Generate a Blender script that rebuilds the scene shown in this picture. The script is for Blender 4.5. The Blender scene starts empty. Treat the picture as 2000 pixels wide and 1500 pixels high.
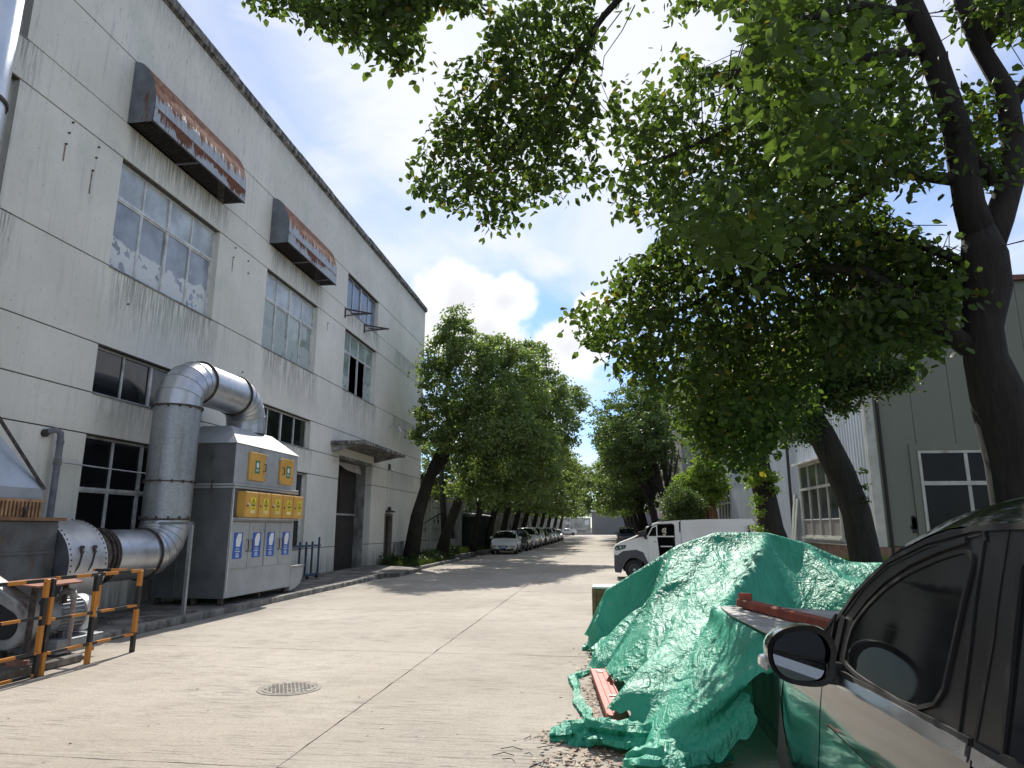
import bpy, bmesh, math, random
import numpy as np
from mathutils import Matrix, Vector
random.seed(7); rng = np.random.default_rng(7)
R = math.radians
SC = bpy.context.scene
COL = SC.collection
# ---------------- camera, sky, sun, exposure ----------------
EYE = Vector((0.0, 0.0, 1.7)); FOC = 1318.9
YAW, PIT, ROL = 0.135465552, 0.209172339, 0.002115
_f = Vector((-math.sin(YAW)*math.cos(PIT), math.cos(YAW)*math.cos(PIT), math.sin(PIT)))
_r = Vector((math.cos(YAW), math.sin(YAW), 0.0)); _u = _r.cross(_f)
_r2 = math.cos(ROL)*_r + math.sin(ROL)*_u; _u2 = -math.sin(ROL)*_r + math.cos(ROL)*_u
cam = bpy.data.cameras.new('camera'); camo = bpy.data.objects.new('camera', cam); COL.objects.link(camo)
cam.sensor_width = 36; cam.lens = FOC/2000*36; cam.clip_start = .05; cam.clip_end = 6000
mw = Matrix.Identity(4)
for i in range(3):
    mw[i][0] = _r2[i]; mw[i][1] = _u2[i]; mw[i][2] = -_f[i]; mw[i][3] = EYE[i]
camo.matrix_world = mw; SC.camera = camo
def at(px, py, Y):
    """world point at road distance Y that the survey of the photograph gives for a picture position"""
    d = _r2*((px-1000)/FOC) - _u2*((py-750)/FOC) + _f
    return EYE + d*(Y/d.y)

SUN_EL, SUN_AZ = R(43), R(-8)      # azimuth from +Y towards +X
wd = bpy.data.worlds.new('World'); SC.world = wd; wd.use_nodes = True
nt = wd.node_tree; nt.nodes.clear()
def W(t, **k):
    n = nt.nodes.new(t)
    for a, b in k.items(): setattr(n, a, b)
    return n
def wl(a, b): nt.links.new(a, b)
def wmath(op, a, b=None, c=None, clamp=False):
    n = W('ShaderNodeMath', operation=op, use_clamp=clamp)
    for i, v in enumerate((a, b, c)):
        if v is None: continue
        if isinstance(v, (int, float)): n.inputs[i].default_value = v
        else: wl(v, n.inputs[i])
    return n.outputs[0]
sky = W('ShaderNodeTexSky', sky_type='NISHITA'); sky.sun_disc = False
sky.sun_elevation = SUN_EL; sky.sun_rotation = SUN_AZ; sky.air_density = 1.0; sky.dust_density = .25; sky.ozone_density = 1.3
tc = W('ShaderNodeTexCoord'); sp = W('ShaderNodeSeparateXYZ'); wl(tc.outputs['Generated'], sp.inputs[0])
zc = wmath('ADD', wmath('MAXIMUM', sp.outputs[2], 0.0), .12)
cb = W('ShaderNodeCombineXYZ'); wl(wmath('DIVIDE', sp.outputs[0], zc), cb.inputs[0]); wl(wmath('DIVIDE', sp.outputs[1], zc), cb.inputs[1])
# thin high cloud, streaky
mp = W('ShaderNodeMapping'); mp.inputs['Location'].default_value = (3.1, 1.4, 0); mp.inputs['Rotation'].default_value = (0, 0, R(35)); mp.inputs['Scale'].default_value = (1.0, .55, 1)
wl(cb.outputs[0], mp.inputs[0])
n1 = W('ShaderNodeTexNoise'); n1.inputs['Scale'].default_value = 1.1; n1.inputs['Detail'].default_value = 9; n1.inputs['Roughness'].default_value = .55; n1.inputs['Distortion'].default_value = .35
wl(mp.outputs[0], n1.inputs['Vector'])
r1 = W('ShaderNodeMapRange', interpolation_type='SMOOTHSTEP'); r1.inputs[1].default_value = .36; r1.inputs[2].default_value = .64; wl(n1.outputs[0], r1.inputs[0])
# veil round the sun
sdir = Vector((math.sin(SUN_AZ)*math.cos(SUN_EL), math.cos(SUN_AZ)*math.cos(SUN_EL), math.sin(SUN_EL)))
dt = W('ShaderNodeVectorMath', operation='DOT_PRODUCT'); wl(tc.outputs['Generated'], dt.inputs[0]); dt.inputs[1].default_value = sdir
rv = W('ShaderNodeMapRange', interpolation_type='SMOOTHSTEP'); rv.inputs[1].default_value = .90; rv.inputs[2].default_value = .998; wl(dt.outputs['Value'], rv.inputs[0])
cir = wmath('MULTIPLY', r1.outputs[0], .8)
veil = None
for px, py, rad, sq, k in [(860, 190, .34, 1.3, 1.0), (1250, 120, .36, 1, 1.0), (640, 380, .20, 1.4, .8), (940, 470, .16, 2.6, .85), (1080, 520, .12, 2.2, .8), (-300, 700, .35, 1.5, .8), (2600, 500, .4, 1.4, .8)]:
    d = (at(px, py, 10)-EYE).normalized()
    s = W('ShaderNodeVectorMath', operation='SUBTRACT'); wl(tc.outputs['Generated'], s.inputs[0]); s.inputs[1].default_value = d
    m = W('ShaderNodeVectorMath', operation='MULTIPLY'); wl(s.outputs[0], m.inputs[0]); m.inputs[1].default_value = (1, 1, sq)
    l = W('ShaderNodeVectorMath', operation='LENGTH'); wl(m.outputs[0], l.inputs[0])
    v = wmath('MULTIPLY', wmath('SUBTRACT', 1.0, wmath('DIVIDE', l.outputs['Value'], rad)), k)
    veil = v if veil is None else wmath('MAXIMUM', veil, v)
n3 = W('ShaderNodeTexNoise'); n3.inputs['Scale'].default_value = 3.6; n3.inputs['Detail'].default_value = 9; n3.inputs['Roughness'].default_value = .58; n3.inputs['Distortion'].default_value = .4
mp3 = W('ShaderNodeMapping'); mp3.inputs['Rotation'].default_value = (0, R(25), 0); mp3.inputs['Scale'].default_value = (.8, .8, 1.7); wl(tc.outputs['Generated'], mp3.inputs[0]); wl(mp3.outputs[0], n3.inputs['Vector'])
vn = wmath('ADD', veil, wmath('MULTIPLY', wmath('SUBTRACT', n3.outputs[0], .5), 2.0))
rvn = W('ShaderNodeMapRange', interpolation_type='SMOOTHSTEP'); rvn.inputs[1].default_value = .02; rvn.inputs[2].default_value = .95; wl(vn, rvn.inputs[0])
cir = wmath('MAXIMUM', cir, wmath('MULTIPLY', rvn.outputs[0], .93))
cir = wmath('MAXIMUM', cir, wmath('MULTIPLY', rv.outputs[0], wmath('ADD', wmath('MULTIPLY', n1.outputs[0], .9), .45)), clamp=True)
hz = W('ShaderNodeMapRange'); hz.inputs[1].default_value = -.01; hz.inputs[2].default_value = .08; wl(sp.outputs[2], hz.inputs[0]); cir = wmath('MULTIPLY', cir, hz.outputs[0])
# heaped clouds low over the trees
n2 = W('ShaderNodeTexNoise'); n2.inputs['Scale'].default_value = 11; n2.inputs['Detail'].default_value = 8; n2.inputs['Roughness'].default_value = .55
wl(tc.outputs['Generated'], n2.inputs['Vector'])
n2b = W('ShaderNodeTexVoronoi', feature='SMOOTH_F1'); n2b.inputs['Scale'].default_value = 30; n2b.inputs['Smoothness'].default_value = .7
wl(tc.outputs['Generated'], n2b.inputs['Vector'])
heap = None
def heap_cloud(px, py, rad, sq):
    global heap
    d = (at(px, py, 10)-EYE).normalized()
    s = W('ShaderNodeVectorMath', operation='SUBTRACT'); wl(tc.outputs['Generated'], s.inputs[0]); s.inputs[1].default_value = d
    m = W('ShaderNodeVectorMath', operation='MULTIPLY'); wl(s.outputs[0], m.inputs[0]); m.inputs[1].default_value = (1, 1, sq)
    l = W('ShaderNodeVectorMath', operation='LENGTH'); wl(m.outputs[0], l.inputs[0])
    v = wmath('SUBTRACT', 1.0, wmath('DIVIDE', l.outputs['Value'], rad))
    heap = v if heap is None else wmath('MAXIMUM', heap, v)
for a in [(905, 590, .085, 1.15), (985, 590, .06, 1.2), (860, 640, .06, 1), (1110, 680, .07, 1.25), (1160, 600, .035, 1.3), (1075, 700, .05, 1.5), (940, 650, .09, 1.3),
          (300, 820, .2, 1.6), (2500, 760, .25, 1.8), (1500, 860, .2, 2.4), (-900, 700, .22, 1.6)]: heap_cloud(*a)
for az, el, rd in [(95, 22, .3), (140, 30, .33), (185, 20, .3), (215, 34, .3), (255, 24, .33), (300, 28, .26)]:
    d = Vector((math.sin(R(az))*math.cos(R(el)), math.cos(R(az))*math.cos(R(el)), math.sin(R(el))))
    s = W('ShaderNodeVectorMath', operation='SUBTRACT'); wl(tc.outputs['Generated'], s.inputs[0]); s.inputs[1].default_value = d
    m = W('ShaderNodeVectorMath', operation='MULTIPLY'); wl(s.outputs[0], m.inputs[0]); m.inputs[1].default_value = (1, 1, 1.9)
    l = W('ShaderNodeVectorMath', operation='LENGTH'); wl(m.outputs[0], l.inputs[0])
    heap = wmath('MAXIMUM', heap, wmath('SUBTRACT', 1.0, wmath('DIVIDE', l.outputs['Value'], rd)))
hn = wmath('ADD', heap, wmath('MULTIPLY', wmath('SUBTRACT', n2.outputs[0], .5), 1.7))
hn = wmath('ADD', hn, wmath('MULTIPLY', wmath('SUBTRACT', .45, n2b.outputs['Distance']), .16))
rh = W('ShaderNodeMapRange', interpolation_type='SMOOTHSTEP'); rh.inputs[1].default_value = .06; rh.inputs[2].default_value = .42; wl(hn, rh.inputs[0])
rsh = W('ShaderNodeMapRange', interpolation_type='SMOOTHSTEP'); rsh.inputs[1].default_value = .25; rsh.inputs[2].default_value = 1.05; rsh.inputs[3].default_value = 1.0; rsh.inputs[4].default_value = .78; wl(hn, rsh.inputs[0])
CLOUD = 4.5
hc = W('ShaderNodeMix', data_type='RGBA', blend_type='MULTIPLY'); hc.inputs[0].default_value = 1; hc.inputs[6].default_value = (CLOUD*1.12, CLOUD*1.14, CLOUD*1.2, 1); wl(rsh.outputs[0], hc.inputs[7])
skt = W('ShaderNodeMix', data_type='RGBA', blend_type='MULTIPLY'); skt.inputs[0].default_value = 1; wl(sky.outputs[0], skt.inputs[6]); skt.inputs[7].default_value = (.47, .575, .73, 1)
m1 = W('ShaderNodeMix', data_type='RGBA'); wl(cir, m1.inputs[0]); wl(skt.outputs[2], m1.inputs[6]); m1.inputs[7].default_value = (CLOUD*.98, CLOUD, CLOUD*1.05, 1)
m2 = W('ShaderNodeMix', data_type='RGBA'); wl(rh.outputs[0], m2.inputs[0]); wl(m1.outputs[2], m2.inputs[6]); wl(hc.outputs[2], m2.inputs[7])
bg = W('ShaderNodeBackground'); bg.inputs['Strength'].default_value = .075; wl(m2.outputs[2], bg.inputs['Color'])
wo = W('ShaderNodeOutputWorld'); wl(bg.outputs[0], wo.inputs['Surface'])

sl = bpy.data.lights.new('sun', 'SUN'); sl.energy = 2.08; sl.angle = R(.55); sl.color = (1, .95, .87)
so = bpy.data.objects.new('sun', sl); COL.objects.link(so); so.location = (0, 0, 40)
so.rotation_euler = (-sdir).to_track_quat('-Z', 'Y').to_euler()
SC.view_settings.view_transform = 'Standard'; SC.view_settings.look = 'None'; SC.view_settings.gamma = 1
SC.view_settings.exposure = 1.6; SC.view_settings.use_curve_mapping = False
SC.cycles.max_bounces = 6; SC.cycles.transparent_max_bounces = 6; SC.cycles.caustics_reflective = False; SC.cycles.caustics_refractive = False

# ---------------- helpers ----------------
def tag(o, label=None, cat=None, group=None, kind=None):
    if label: o['label'] = label
    if cat: o['category'] = cat
    if group: o['group'] = group
    if kind: o['kind'] = kind
    return o
def thing(name, label, cat, loc=(0, 0, 0), group=None, rz=0):
    o = bpy.data.objects.new(name, None); COL.objects.link(o); o.location = loc; o.rotation_euler = (0, 0, rz); o.empty_display_size = .2
    return tag(o, label, cat, group)
def org(o):
    v = Vector((0, 0, 0))
    while o is not None: v += Vector(o.location); o = o.parent
    return v
def link(name, me, mats, parent=None, smooth=False):
    for m in (mats if isinstance(mats, (list, tuple)) else [mats]): me.materials.append(m)
    o = bpy.data.objects.new(name, me); COL.objects.link(o)
    if parent: o.parent = parent
    if smooth is True: me.polygons.foreach_set('use_smooth', [True]*len(me.polygons))
    elif smooth:
        me.polygons.foreach_set('use_smooth', [True]*len(me.polygons)); me.set_sharp_from_angle(angle=R(smooth))
    return o
class MB:
    """collects shapes given in world coordinates; build() links them as one mesh under parent"""
    def __init__(s): s.v = []; s.f = []; s.m = []
    def add(s, vs, fs, m=0):
        b = len(s.v); s.v += [tuple(x) for x in vs]; s.f += [tuple(b+i for i in f) for f in fs]; s.m += [m]*len(fs); return s
    def box(s, x0, x1, y0, y1, z0, z1, m=0):
        return s.add([(x0,y0,z0),(x1,y0,z0),(x1,y1,z0),(x0,y1,z0),(x0,y0,z1),(x1,y0,z1),(x1,y1,z1),(x0,y1,z1)],
                     [(0,3,2,1),(4,5,6,7),(0,1,5,4),(1,2,6,5),(2,3,7,6),(3,0,4,7)], m)
    def bar(s, a, b, w, h, m=0, up=(0,0,1)):
        a = Vector(a); b = Vector(b); d = (b-a).normalized(); up = Vector(up)
        if abs(d.dot(up)) > .98: up = Vector((1, 0, 0))
        x = d.cross(up).normalized()*w/2; y = x.cross(d).normalized()*h/2
        p = [a-x-y, a+x-y, a+x+y, a-x+y, b-x-y, b+x-y, b+x+y, b-x+y]
        return s.add(p, [(0,3,2,1),(4,5,6,7),(0,1,5,4),(1,2,6,5),(2,3,7,6),(3,0,4,7)], m)
    def tube(s, pts, rad, n=8, caps=True, m=0):
        pts = [Vector(p) for p in pts]; k = len(pts)
        if not isinstance(rad, (list, tuple)): rad = [rad]*k
        t0 = (pts[1]-pts[0]).normalized(); u = t0.cross(Vector((0, 0, 1)))
        if u.length < .05: u = t0.cross(Vector((1, 0, 0)))
        u.normalize(); vs = []
        for i in range(k):
            t = (pts[min(i+1, k-1)]-pts[max(i-1, 0)]).normalized()
            u = (u - t*u.dot(t)).normalized(); w = t.cross(u)
            for j in range(n):
                a = 2*math.pi*j/n; vs.append(pts[i]+(u*math.cos(a)+w*math.sin(a))*rad[i])
        fs = [(i*n+j, i*n+(j+1) % n, (i+1)*n+(j+1) % n, (i+1)*n+j) for i in range(k-1) for j in range(n)]
        if caps: fs += [tuple(range(n-1, -1, -1)), tuple(range((k-1)*n, k*n))]
        return s.add(vs, fs, m)
    def cyl(s, a, b, r, n=16, m=0, r2=None): return s.tube([a, b], [r, r if r2 is None else r2], n, True, m)
    def prism(s, poly, fn, d0, d1, m=0):
        """poly: 2d outline; fn(u, v, d) -> world point; swept from d0 to d1"""
        n = len(poly); vs = [fn(u, v, d0) for u, v in poly]+[fn(u, v, d1) for u, v in poly]
        return s.add(vs, [tuple(range(n))[::-1], tuple(range(n, 2*n))]+[(i, (i+1) % n, n+(i+1) % n, n+i) for i in range(n)], m)
    def ball(s, c, r, n=8, m=0):
        c = Vector(c); rr = r if isinstance(r, (tuple, list)) else (r, r, r); vs = []; k = n//2+1
        for i in range(k+1):
            t = math.pi*i/k
            for j in range(n):
                a = 2*math.pi*j/n; vs.append((c.x+rr[0]*math.sin(t)*math.cos(a), c.y+rr[1]*math.sin(t)*math.sin(a), c.z+rr[2]*math.cos(t)))
        return s.add(vs, [(i*n+j, (i+1)*n+j, (i+1)*n+(j+1) % n, i*n+(j+1) % n) for i in range(k) for j in range(n)], m)
    def build(s, name, mats, parent=None, smooth=False, bevel=0, seg=1):
        o0 = org(parent) if parent else Vector((0, 0, 0))
        me = bpy.data.meshes.new(name); me.from_pydata([(x-o0.x, y-o0.y, z-o0.z) for x, y, z in s.v], [], s.f)
        me.polygons.foreach_set('material_index', s.m)
        bm = bmesh.new(); bm.from_mesh(me); bmesh.ops.recalc_face_normals(bm, faces=bm.faces)
        if bevel: bmesh.ops.bevel(bm, geom=[e for e in bm.edges if len(e.link_faces) == 2 and e.calc_face_angle(0) > .5], offset=bevel, segments=seg, affect='EDGES', clamp_overlap=True)
        bm.to_mesh(me); bm.free()
        return link(name, me, mats, parent, smooth)
def npmesh(name, V, F):
    me = bpy.data.meshes.new(name); V = np.asarray(V, np.float32); F = np.asarray(F, np.int32); k = F.shape[1]
    me.vertices.add(len(V)); me.vertices.foreach_set('co', V.ravel())
    me.loops.add(F.size); me.loops.foreach_set('vertex_index', F.ravel())
    me.polygons.add(len(F)); me.polygons.foreach_set('loop_start', np.arange(0, F.size, k, dtype=np.int32))
    me.update(calc_edges=True); return me
def copy_tree(o, parent=None):
    c = o.copy(); COL.objects.link(c); c.parent = parent
    for ch in list(o.children): copy_tree(ch, c)
    return c

# ---------------- materials ----------------
class Mt:
    def __init__(s, name):
        s.mat = bpy.data.materials.new(name); s.mat.use_nodes = True; s.t = s.mat.node_tree; s.b = s.t.nodes['Principled BSDF']; s.out = s.t.nodes['Material Output']
        s.geo = s.t.nodes.new('ShaderNodeNewGeometry'); s.tc = s.t.nodes.new('ShaderNodeTexCoord')
    def n(s, t, **k):
        x = s.t.nodes.new(t)
        for a, b in k.items(): setattr(x, a, b)
        return x
    def l(s, a, b): s.t.links.new(a, b)
    def set(s, i, v):
        if isinstance(v, (int, float)): i.default_value = v
        elif isinstance(v, (tuple, list)): i.default_value = tuple(v)+((1,) if len(v) == 3 and len(i.default_value) == 4 else ())
        else: s.l(v, i)
    def math(s, op, a, b=0.0, clamp=False):
        x = s.n('ShaderNodeMath', operation=op, use_clamp=clamp); s.set(x.inputs[0], a); s.set(x.inputs[1], b); return x.outputs[0]
    def vec(s, scale=(1, 1, 1), world=True, loc=(0, 0, 0)):
        x = s.n('ShaderNodeMapping'); s.l(s.geo.outputs['Position'] if world else s.tc.outputs['Object'], x.inputs[0]); x.inputs['Scale'].default_value = scale; x.inputs['Location'].default_value = loc; return x.outputs[0]
    def noise(s, sc, det=4, ro=.55, scale=(1, 1, 1), world=True, loc=(0, 0, 0), dist=0):
        x = s.n('ShaderNodeTexNoise'); x.inputs['Scale'].default_value = sc; x.inputs['Detail'].default_value = det; x.inputs['Roughness'].default_value = ro; x.inputs['Distortion'].default_value = dist
        s.l(s.vec(scale, world, loc), x.inputs['Vector']); return x.outputs[0]
    def rng(s, v, a, b, c=0.0, d=1.0, smooth=True):
        x = s.n('ShaderNodeMapRange', interpolation_type='SMOOTHSTEP' if smooth else 'LINEAR'); s.l(v, x.inputs[0])
        for i, q in zip((1, 2, 3, 4), (a, b, c, d)): x.inputs[i].default_value = q
        return x.outputs[0]
    def mix(s, f, a, b, mode='MIX'):
        x = s.n('ShaderNodeMix', data_type='RGBA', blend_type=mode); s.set(x.inputs[0], f); s.set(x.inputs[6], a); s.set(x.inputs[7], b); return x.outputs[2]
    def sep(s, world=True):
        x = s.n('ShaderNodeSeparateXYZ'); s.l(s.geo.outputs['Position'] if world else s.tc.outputs['Object'], x.inputs[0]); return x.outputs
    def col(s, c): s.set(s.b.inputs['Base Color'], c)
    def rough(s, v): s.set(s.b.inputs['Roughness'], v)
    def bump(s, h, st=.3, d=.01, nrm=None):
        x = s.n('ShaderNodeBump'); x.inputs['Strength'].default_value = st; x.inputs['Distance'].default_value = d; s.l(h, x.inputs['Height'])
        if nrm: s.l(nrm, x.inputs['Normal'])
        s.l(x.outputs[0], s.b.inputs['Normal']); return x.outputs[0]
def simple(name, c, rough=.6, metal=0, var=.25, sc=4, bump=0, bsc=60, world=False, coat=0, dirt=None, stretch=(1, 1, 1), spec=None):
    m = Mt(name)
    a = m.noise(sc, 6, .6, stretch, world)
    dk = tuple(x*(1-var) for x in c); lt = tuple(min(1, x*(1+var)) for x in c)
    cc = m.mix(m.rng(a, .3, .7), dk, lt)
    if dirt:
        dc, dsc, lo, hi = dirt; cc = m.mix(m.rng(m.noise(dsc, 8, .65, (1, 1, .35), world, (5, 3, 2)), lo, hi), cc, dc)
    m.col(cc); m.rough(m.rng(a, .2, .8, max(0, rough-.08), min(1, rough+.08))); m.b.inputs['Metallic'].default_value = metal
    if coat: m.b.inputs['Coat Weight'].default_value = coat; m.b.inputs['Coat Roughness'].default_value = .04
    if spec is not None: m.b.inputs['Specular IOR Level'].default_value = spec
    if bump: m.bump(m.noise(bsc, 5, .6, stretch, world), bump, .01)
    return m.mat
# facade render: pale grey-white paint on concrete, weather streaks, damp below sills
def facade_mat():
    m = Mt('weathered painted concrete'); s = m.sep()
    big = m.noise(.45, 5, .6); fine = m.noise(9, 8, .7)
    st = m.noise(1, 6, .65, (9, 9, .55)); st2 = m.noise(1, 5, .6, (26, 26, 1.5), loc=(4, 2, 1))
    c = m.mix(m.rng(big, .3, .7), (.70, .68, .61), (.81, .79, .715))
    c = m.mix(m.math('MULTIPLY', m.rng(st, .52, .74), .5), c, (.46, .48, .47))
    # damp streaks below the big sills and below the hoods (bays repeat every 6.285 m)
    ym = m.math('MODULO', m.math('ADD', s[1], 31.7-12.03), 6.285)
    iny = m.math('MULTIPLY', m.rng(ym, .0, .25), m.rng(ym, 4.15, 3.8))
    def band(top, low): return m.math('MULTIPLY', m.math('LESS_THAN', s[2], top), m.rng(s[2], low, top))
    damp = m.math('ADD', m.math('MAXIMUM', band(6.93, 5.2), band(10.14, 8.9)), m.math('MULTIPLY', band(4.28, 3.2), .6))
    damp = m.math('MULTIPLY', m.math('MULTIPLY', damp, iny), m.rng(st2, .38, .62))
    c = m.mix(m.math('MULTIPLY', damp, .72, True), c, (.19, .195, .185))
    # upper parapet: peeling dark spots drawn down
    up = m.math('MULTIPLY', m.rng(s[2], 11.5, 12.0), m.rng(m.noise(1, 7, .75, (15, 15, 3.2), loc=(9, 0, 0)), .57, .68))
    c = m.mix(m.math('MULTIPLY', up, .55), c, (.17, .175, .165))
    top = m.math('MULTIPLY', m.rng(s[2], 12.9, 13.75), m.rng(st2, .35, .65))
    c = m.mix(m.math('MULTIPLY', top, .5), c, (.2, .2, .19))
    # ground splash and pits
    low = m.math('MULTIPLY', m.rng(s[2], 1.1, .1), m.rng(st, .3, .6)); c = m.mix(m.math('MULTIPLY', low, .7), c, (.16, .155, .14))
    pit = m.rng(m.noise(20, 4, .55, (1, 1, .5)), .66, .70); c = m.mix(m.math('MULTIPLY', pit, .6), c, (.2, .2, .19))
    grn = m.math('MULTIPLY', m.rng(m.noise(.6, 4, .6, loc=(7, 7, 7)), .55, .72), .35); c = m.mix(grn, c, (.5, .56, .48))
    m.col(c); m.rough(.93); m.b.inputs['Specular IOR Level'].default_value = .2
    blot = m.rng(m.noise(2.3, 8, .75, loc=(1, 8, 3)), .56, .72); c = m.mix(m.math('MULTIPLY', blot, .3), c, (.42, .42, .39)); m.col(c)
    h = m.math('ADD', m.math('MULTIPLY', fine, .5), m.math('MULTIPLY', m.noise(2.2, 5, .6), 1.0)); m.bump(h, .45, .03)
    return m.mat
def rust_hood_mat(name, zt, zb):
    m = Mt(name); s = m.sep()
    d = m.noise(1, 5, .7, (2, 9, .6)); d2 = m.noise(1, 4, .6, (1, 22, .5), loc=(3, 3, 3)); big = m.noise(1.1, 4, .6)
    grey = m.mix(m.rng(d2, .3, .7), (.30, .33, .36), (.42, .45, .48))
    rust = m.mix(m.rng(m.noise(6, 6, .7), .35, .7), (.16, .06, .03), (.42, .21, .13)); dark = m.mix(m.rng(m.noise(14, 5, .7), .4, .6), (.20, .06, .02), (.09, .035, .02))
    e = m.math('ADD', m.math('SUBTRACT', s[2], zt), m.math('MULTIPLY', m.math('SUBTRACT', d, .5), 1.2)); a = m.rng(e, -.02, .03)
    a = m.math('MULTIPLY', a, m.math('GREATER_THAN', s[2], zb))
    f = m.math('ADD', m.math('SUBTRACT', s[2], zb-.26), m.math('MULTIPLY', m.math('SUBTRACT', d2, .5), .9)); f = m.math('ADD', f, m.math('MULTIPLY', m.math('SUBTRACT', big, .5), 1.6))
    b = m.math('MULTIPLY', m.rng(f, -.01, .03), m.math('LESS_THAN', s[2], zb))
    c = m.mix(a, grey, rust); c = m.mix(b, c, dark); m.col(c)
    m.rough(m.mix(m.math('MAXIMUM', a, b), (.5,)*3, (.85,)*3)); m.bump(m.math('ADD', m.noise(30, 5, .6), m.math('MULTIPLY', m.math('SUBTRACT', 1, a), .8)), .35, .006)
    return m.mat
def glass_mat(name, c=(.02, .024, .028), film=None, rough=.06):
    m = Mt(name); s = m.sep()
    nz = m.noise(1.2, 4, .6); base = m.mix(m.rng(nz, .3, .7), c, tuple(x*1.8 for x in c))
    if film:
        col, z0, z1 = film
        e = m.math('ADD', m.math('SUBTRACT', (z0+z1)/2, s[2]), m.math('MULTIPLY', m.math('SUBTRACT', m.noise(1.3, 3, .5), .5), .8))
        fm = m.rng(e, 0, .06); hole = m.rng(m.noise(4.5, 4, .5, loc=(2, 2, 8)), .60, .62); fm = m.math('MULTIPLY', fm, m.math('SUBTRACT', 1, hole))
        base = m.mix(fm, base, col); m.rough(m.mix(fm, (rough,)*3, (.6,)*3))
    else: m.rough(m.rng(m.noise(3, 6, .7, loc=(1, 5, 1)), .3, .75, rough, rough+.12))
    m.col(base); m.b.inputs['Specular IOR Level'].default_value = .5; m.b.inputs['IOR'].default_value = 1.5
    m.bump(m.noise(1.7, 2, .4), .06, .05)
    return m.mat
def road_mat():
    m = Mt('worn broomed concrete'); s = m.sep()
    big = m.noise(.28, 5, .6); mid = m.noise(2.2, 7, .7); grit = m.noise(36, 6, .85)
    tine = m.noise(1, 3, .7, (2.2, 38, 1)); tine2 = m.noise(1, 4, .7, (.9, 11, 1), loc=(2, 5, 0)); worn = m.rng(m.noise(.7, 4, .6, loc=(5, 1, 0)), .42, .62)
    c = m.mix(m.rng(big, .3, .72), (.38, .335, .275), (.52, .47, .40))
    c = m.mix(m.math('MULTIPLY', m.rng(mid, .48, .72), .5), c, (.27, .24, .205))
    c = m.mix(m.math('MULTIPLY', m.rng(grit, .47, .66), .72), c, (.19, .172, .152))
    oi = m.n('ShaderNodeObjectInfo'); c = m.mix(m.math('MULTIPLY', oi.outputs['Random'], .22), c, (.33, .305, .27)); tl = m.math('MULTIPLY', m.rng(tine, .50, .66), m.math('ADD', m.math('MULTIPLY', worn, .65), .25)); c = m.mix(m.math('MULTIPLY', tl, 1.0, True), c, (.15, .135, .12)); c = m.mix(m.math('MULTIPLY', m.rng(m.noise(7, 7, .75, loc=(9, 9, 1)), .5, .7), .35), c, (.26, .235, .205))
    c = m.mix(m.math('MULTIPLY', m.rng(tine2, .5, .7), .22), c, (.5, .46, .41))
    edge = m.math('MULTIPLY', m.rng(s[0], -6.4, -7.6), m.rng(m.noise(1.5, 4, .6), .3, .6)); c = m.mix(m.math('MULTIPLY', edge, .6), c, (.2, .185, .16))
    st = m.rng(m.noise(.9, 6, .65, loc=(11, 3, 0)), .58, .70); c = m.mix(m.math('MULTIPLY', st, .3), c, (.17, .155, .14))
    m.col(c); m.rough(.9); m.b.inputs['Specular IOR Level'].default_value = .25
    m.bump(m.math('ADD', m.math('MULTIPLY', grit, .5), m.math('MULTIPLY', tine, m.math('ADD', m.math('MULTIPLY', worn, 1.2), .2))), .5, .012)
    return m.mat
MF = facade_mat(); MROAD = road_mat()
MJ = simple('joint dirt', (.15, .135, .12), .95, var=.4, sc=8, world=True)
MJD = simple('panel joint dirt', (.085, .083, .078), .95, var=.3, sc=6, world=True)
MKERB = simple('old kerb concrete', (.24, .23, .21), .92, var=.35, sc=3, bump=.5, bsc=30, world=True, dirt=((.09, .085, .075), 4, .48, .66))
MAPRON = simple('dirty apron concrete', (.2, .185, .165), .95, var=.4, sc=2, bump=.6, bsc=25, world=True, dirt=((.08, .07, .06), 1.5, .45, .62))
MSOIL = simple('soil', (.075, .06, .042), .98, var=.5, sc=6, bump=1, bsc=20, world=True)
MALU = simple('aged aluminium', (.55, .56, .58), .42, .6, var=.2, sc=6, world=True)
MPVC = simple('off-white window frame', (.62, .63, .62), .5, var=.2, sc=5, world=True, dirt=((.3, .29, .27), 3, .55, .7))
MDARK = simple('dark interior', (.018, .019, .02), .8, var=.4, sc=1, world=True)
MREV = simple('window reveal plaster', (.27, .27, .255), .92, var=.3, sc=3, bump=.3, world=True, dirt=((.13, .125, .115), 3, .45, .65))
MCOP = simple('weathered coping', (.23, .22, .20), .95, var=.55, sc=5, bump=.8, bsc=18, world=True, dirt=((.06, .06, .055), 6, .45, .6))
MIRON = simple('rusty black iron', (.05, .04, .036), .75, var=.5, sc=9, bump=.4)
MGALV = None
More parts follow.
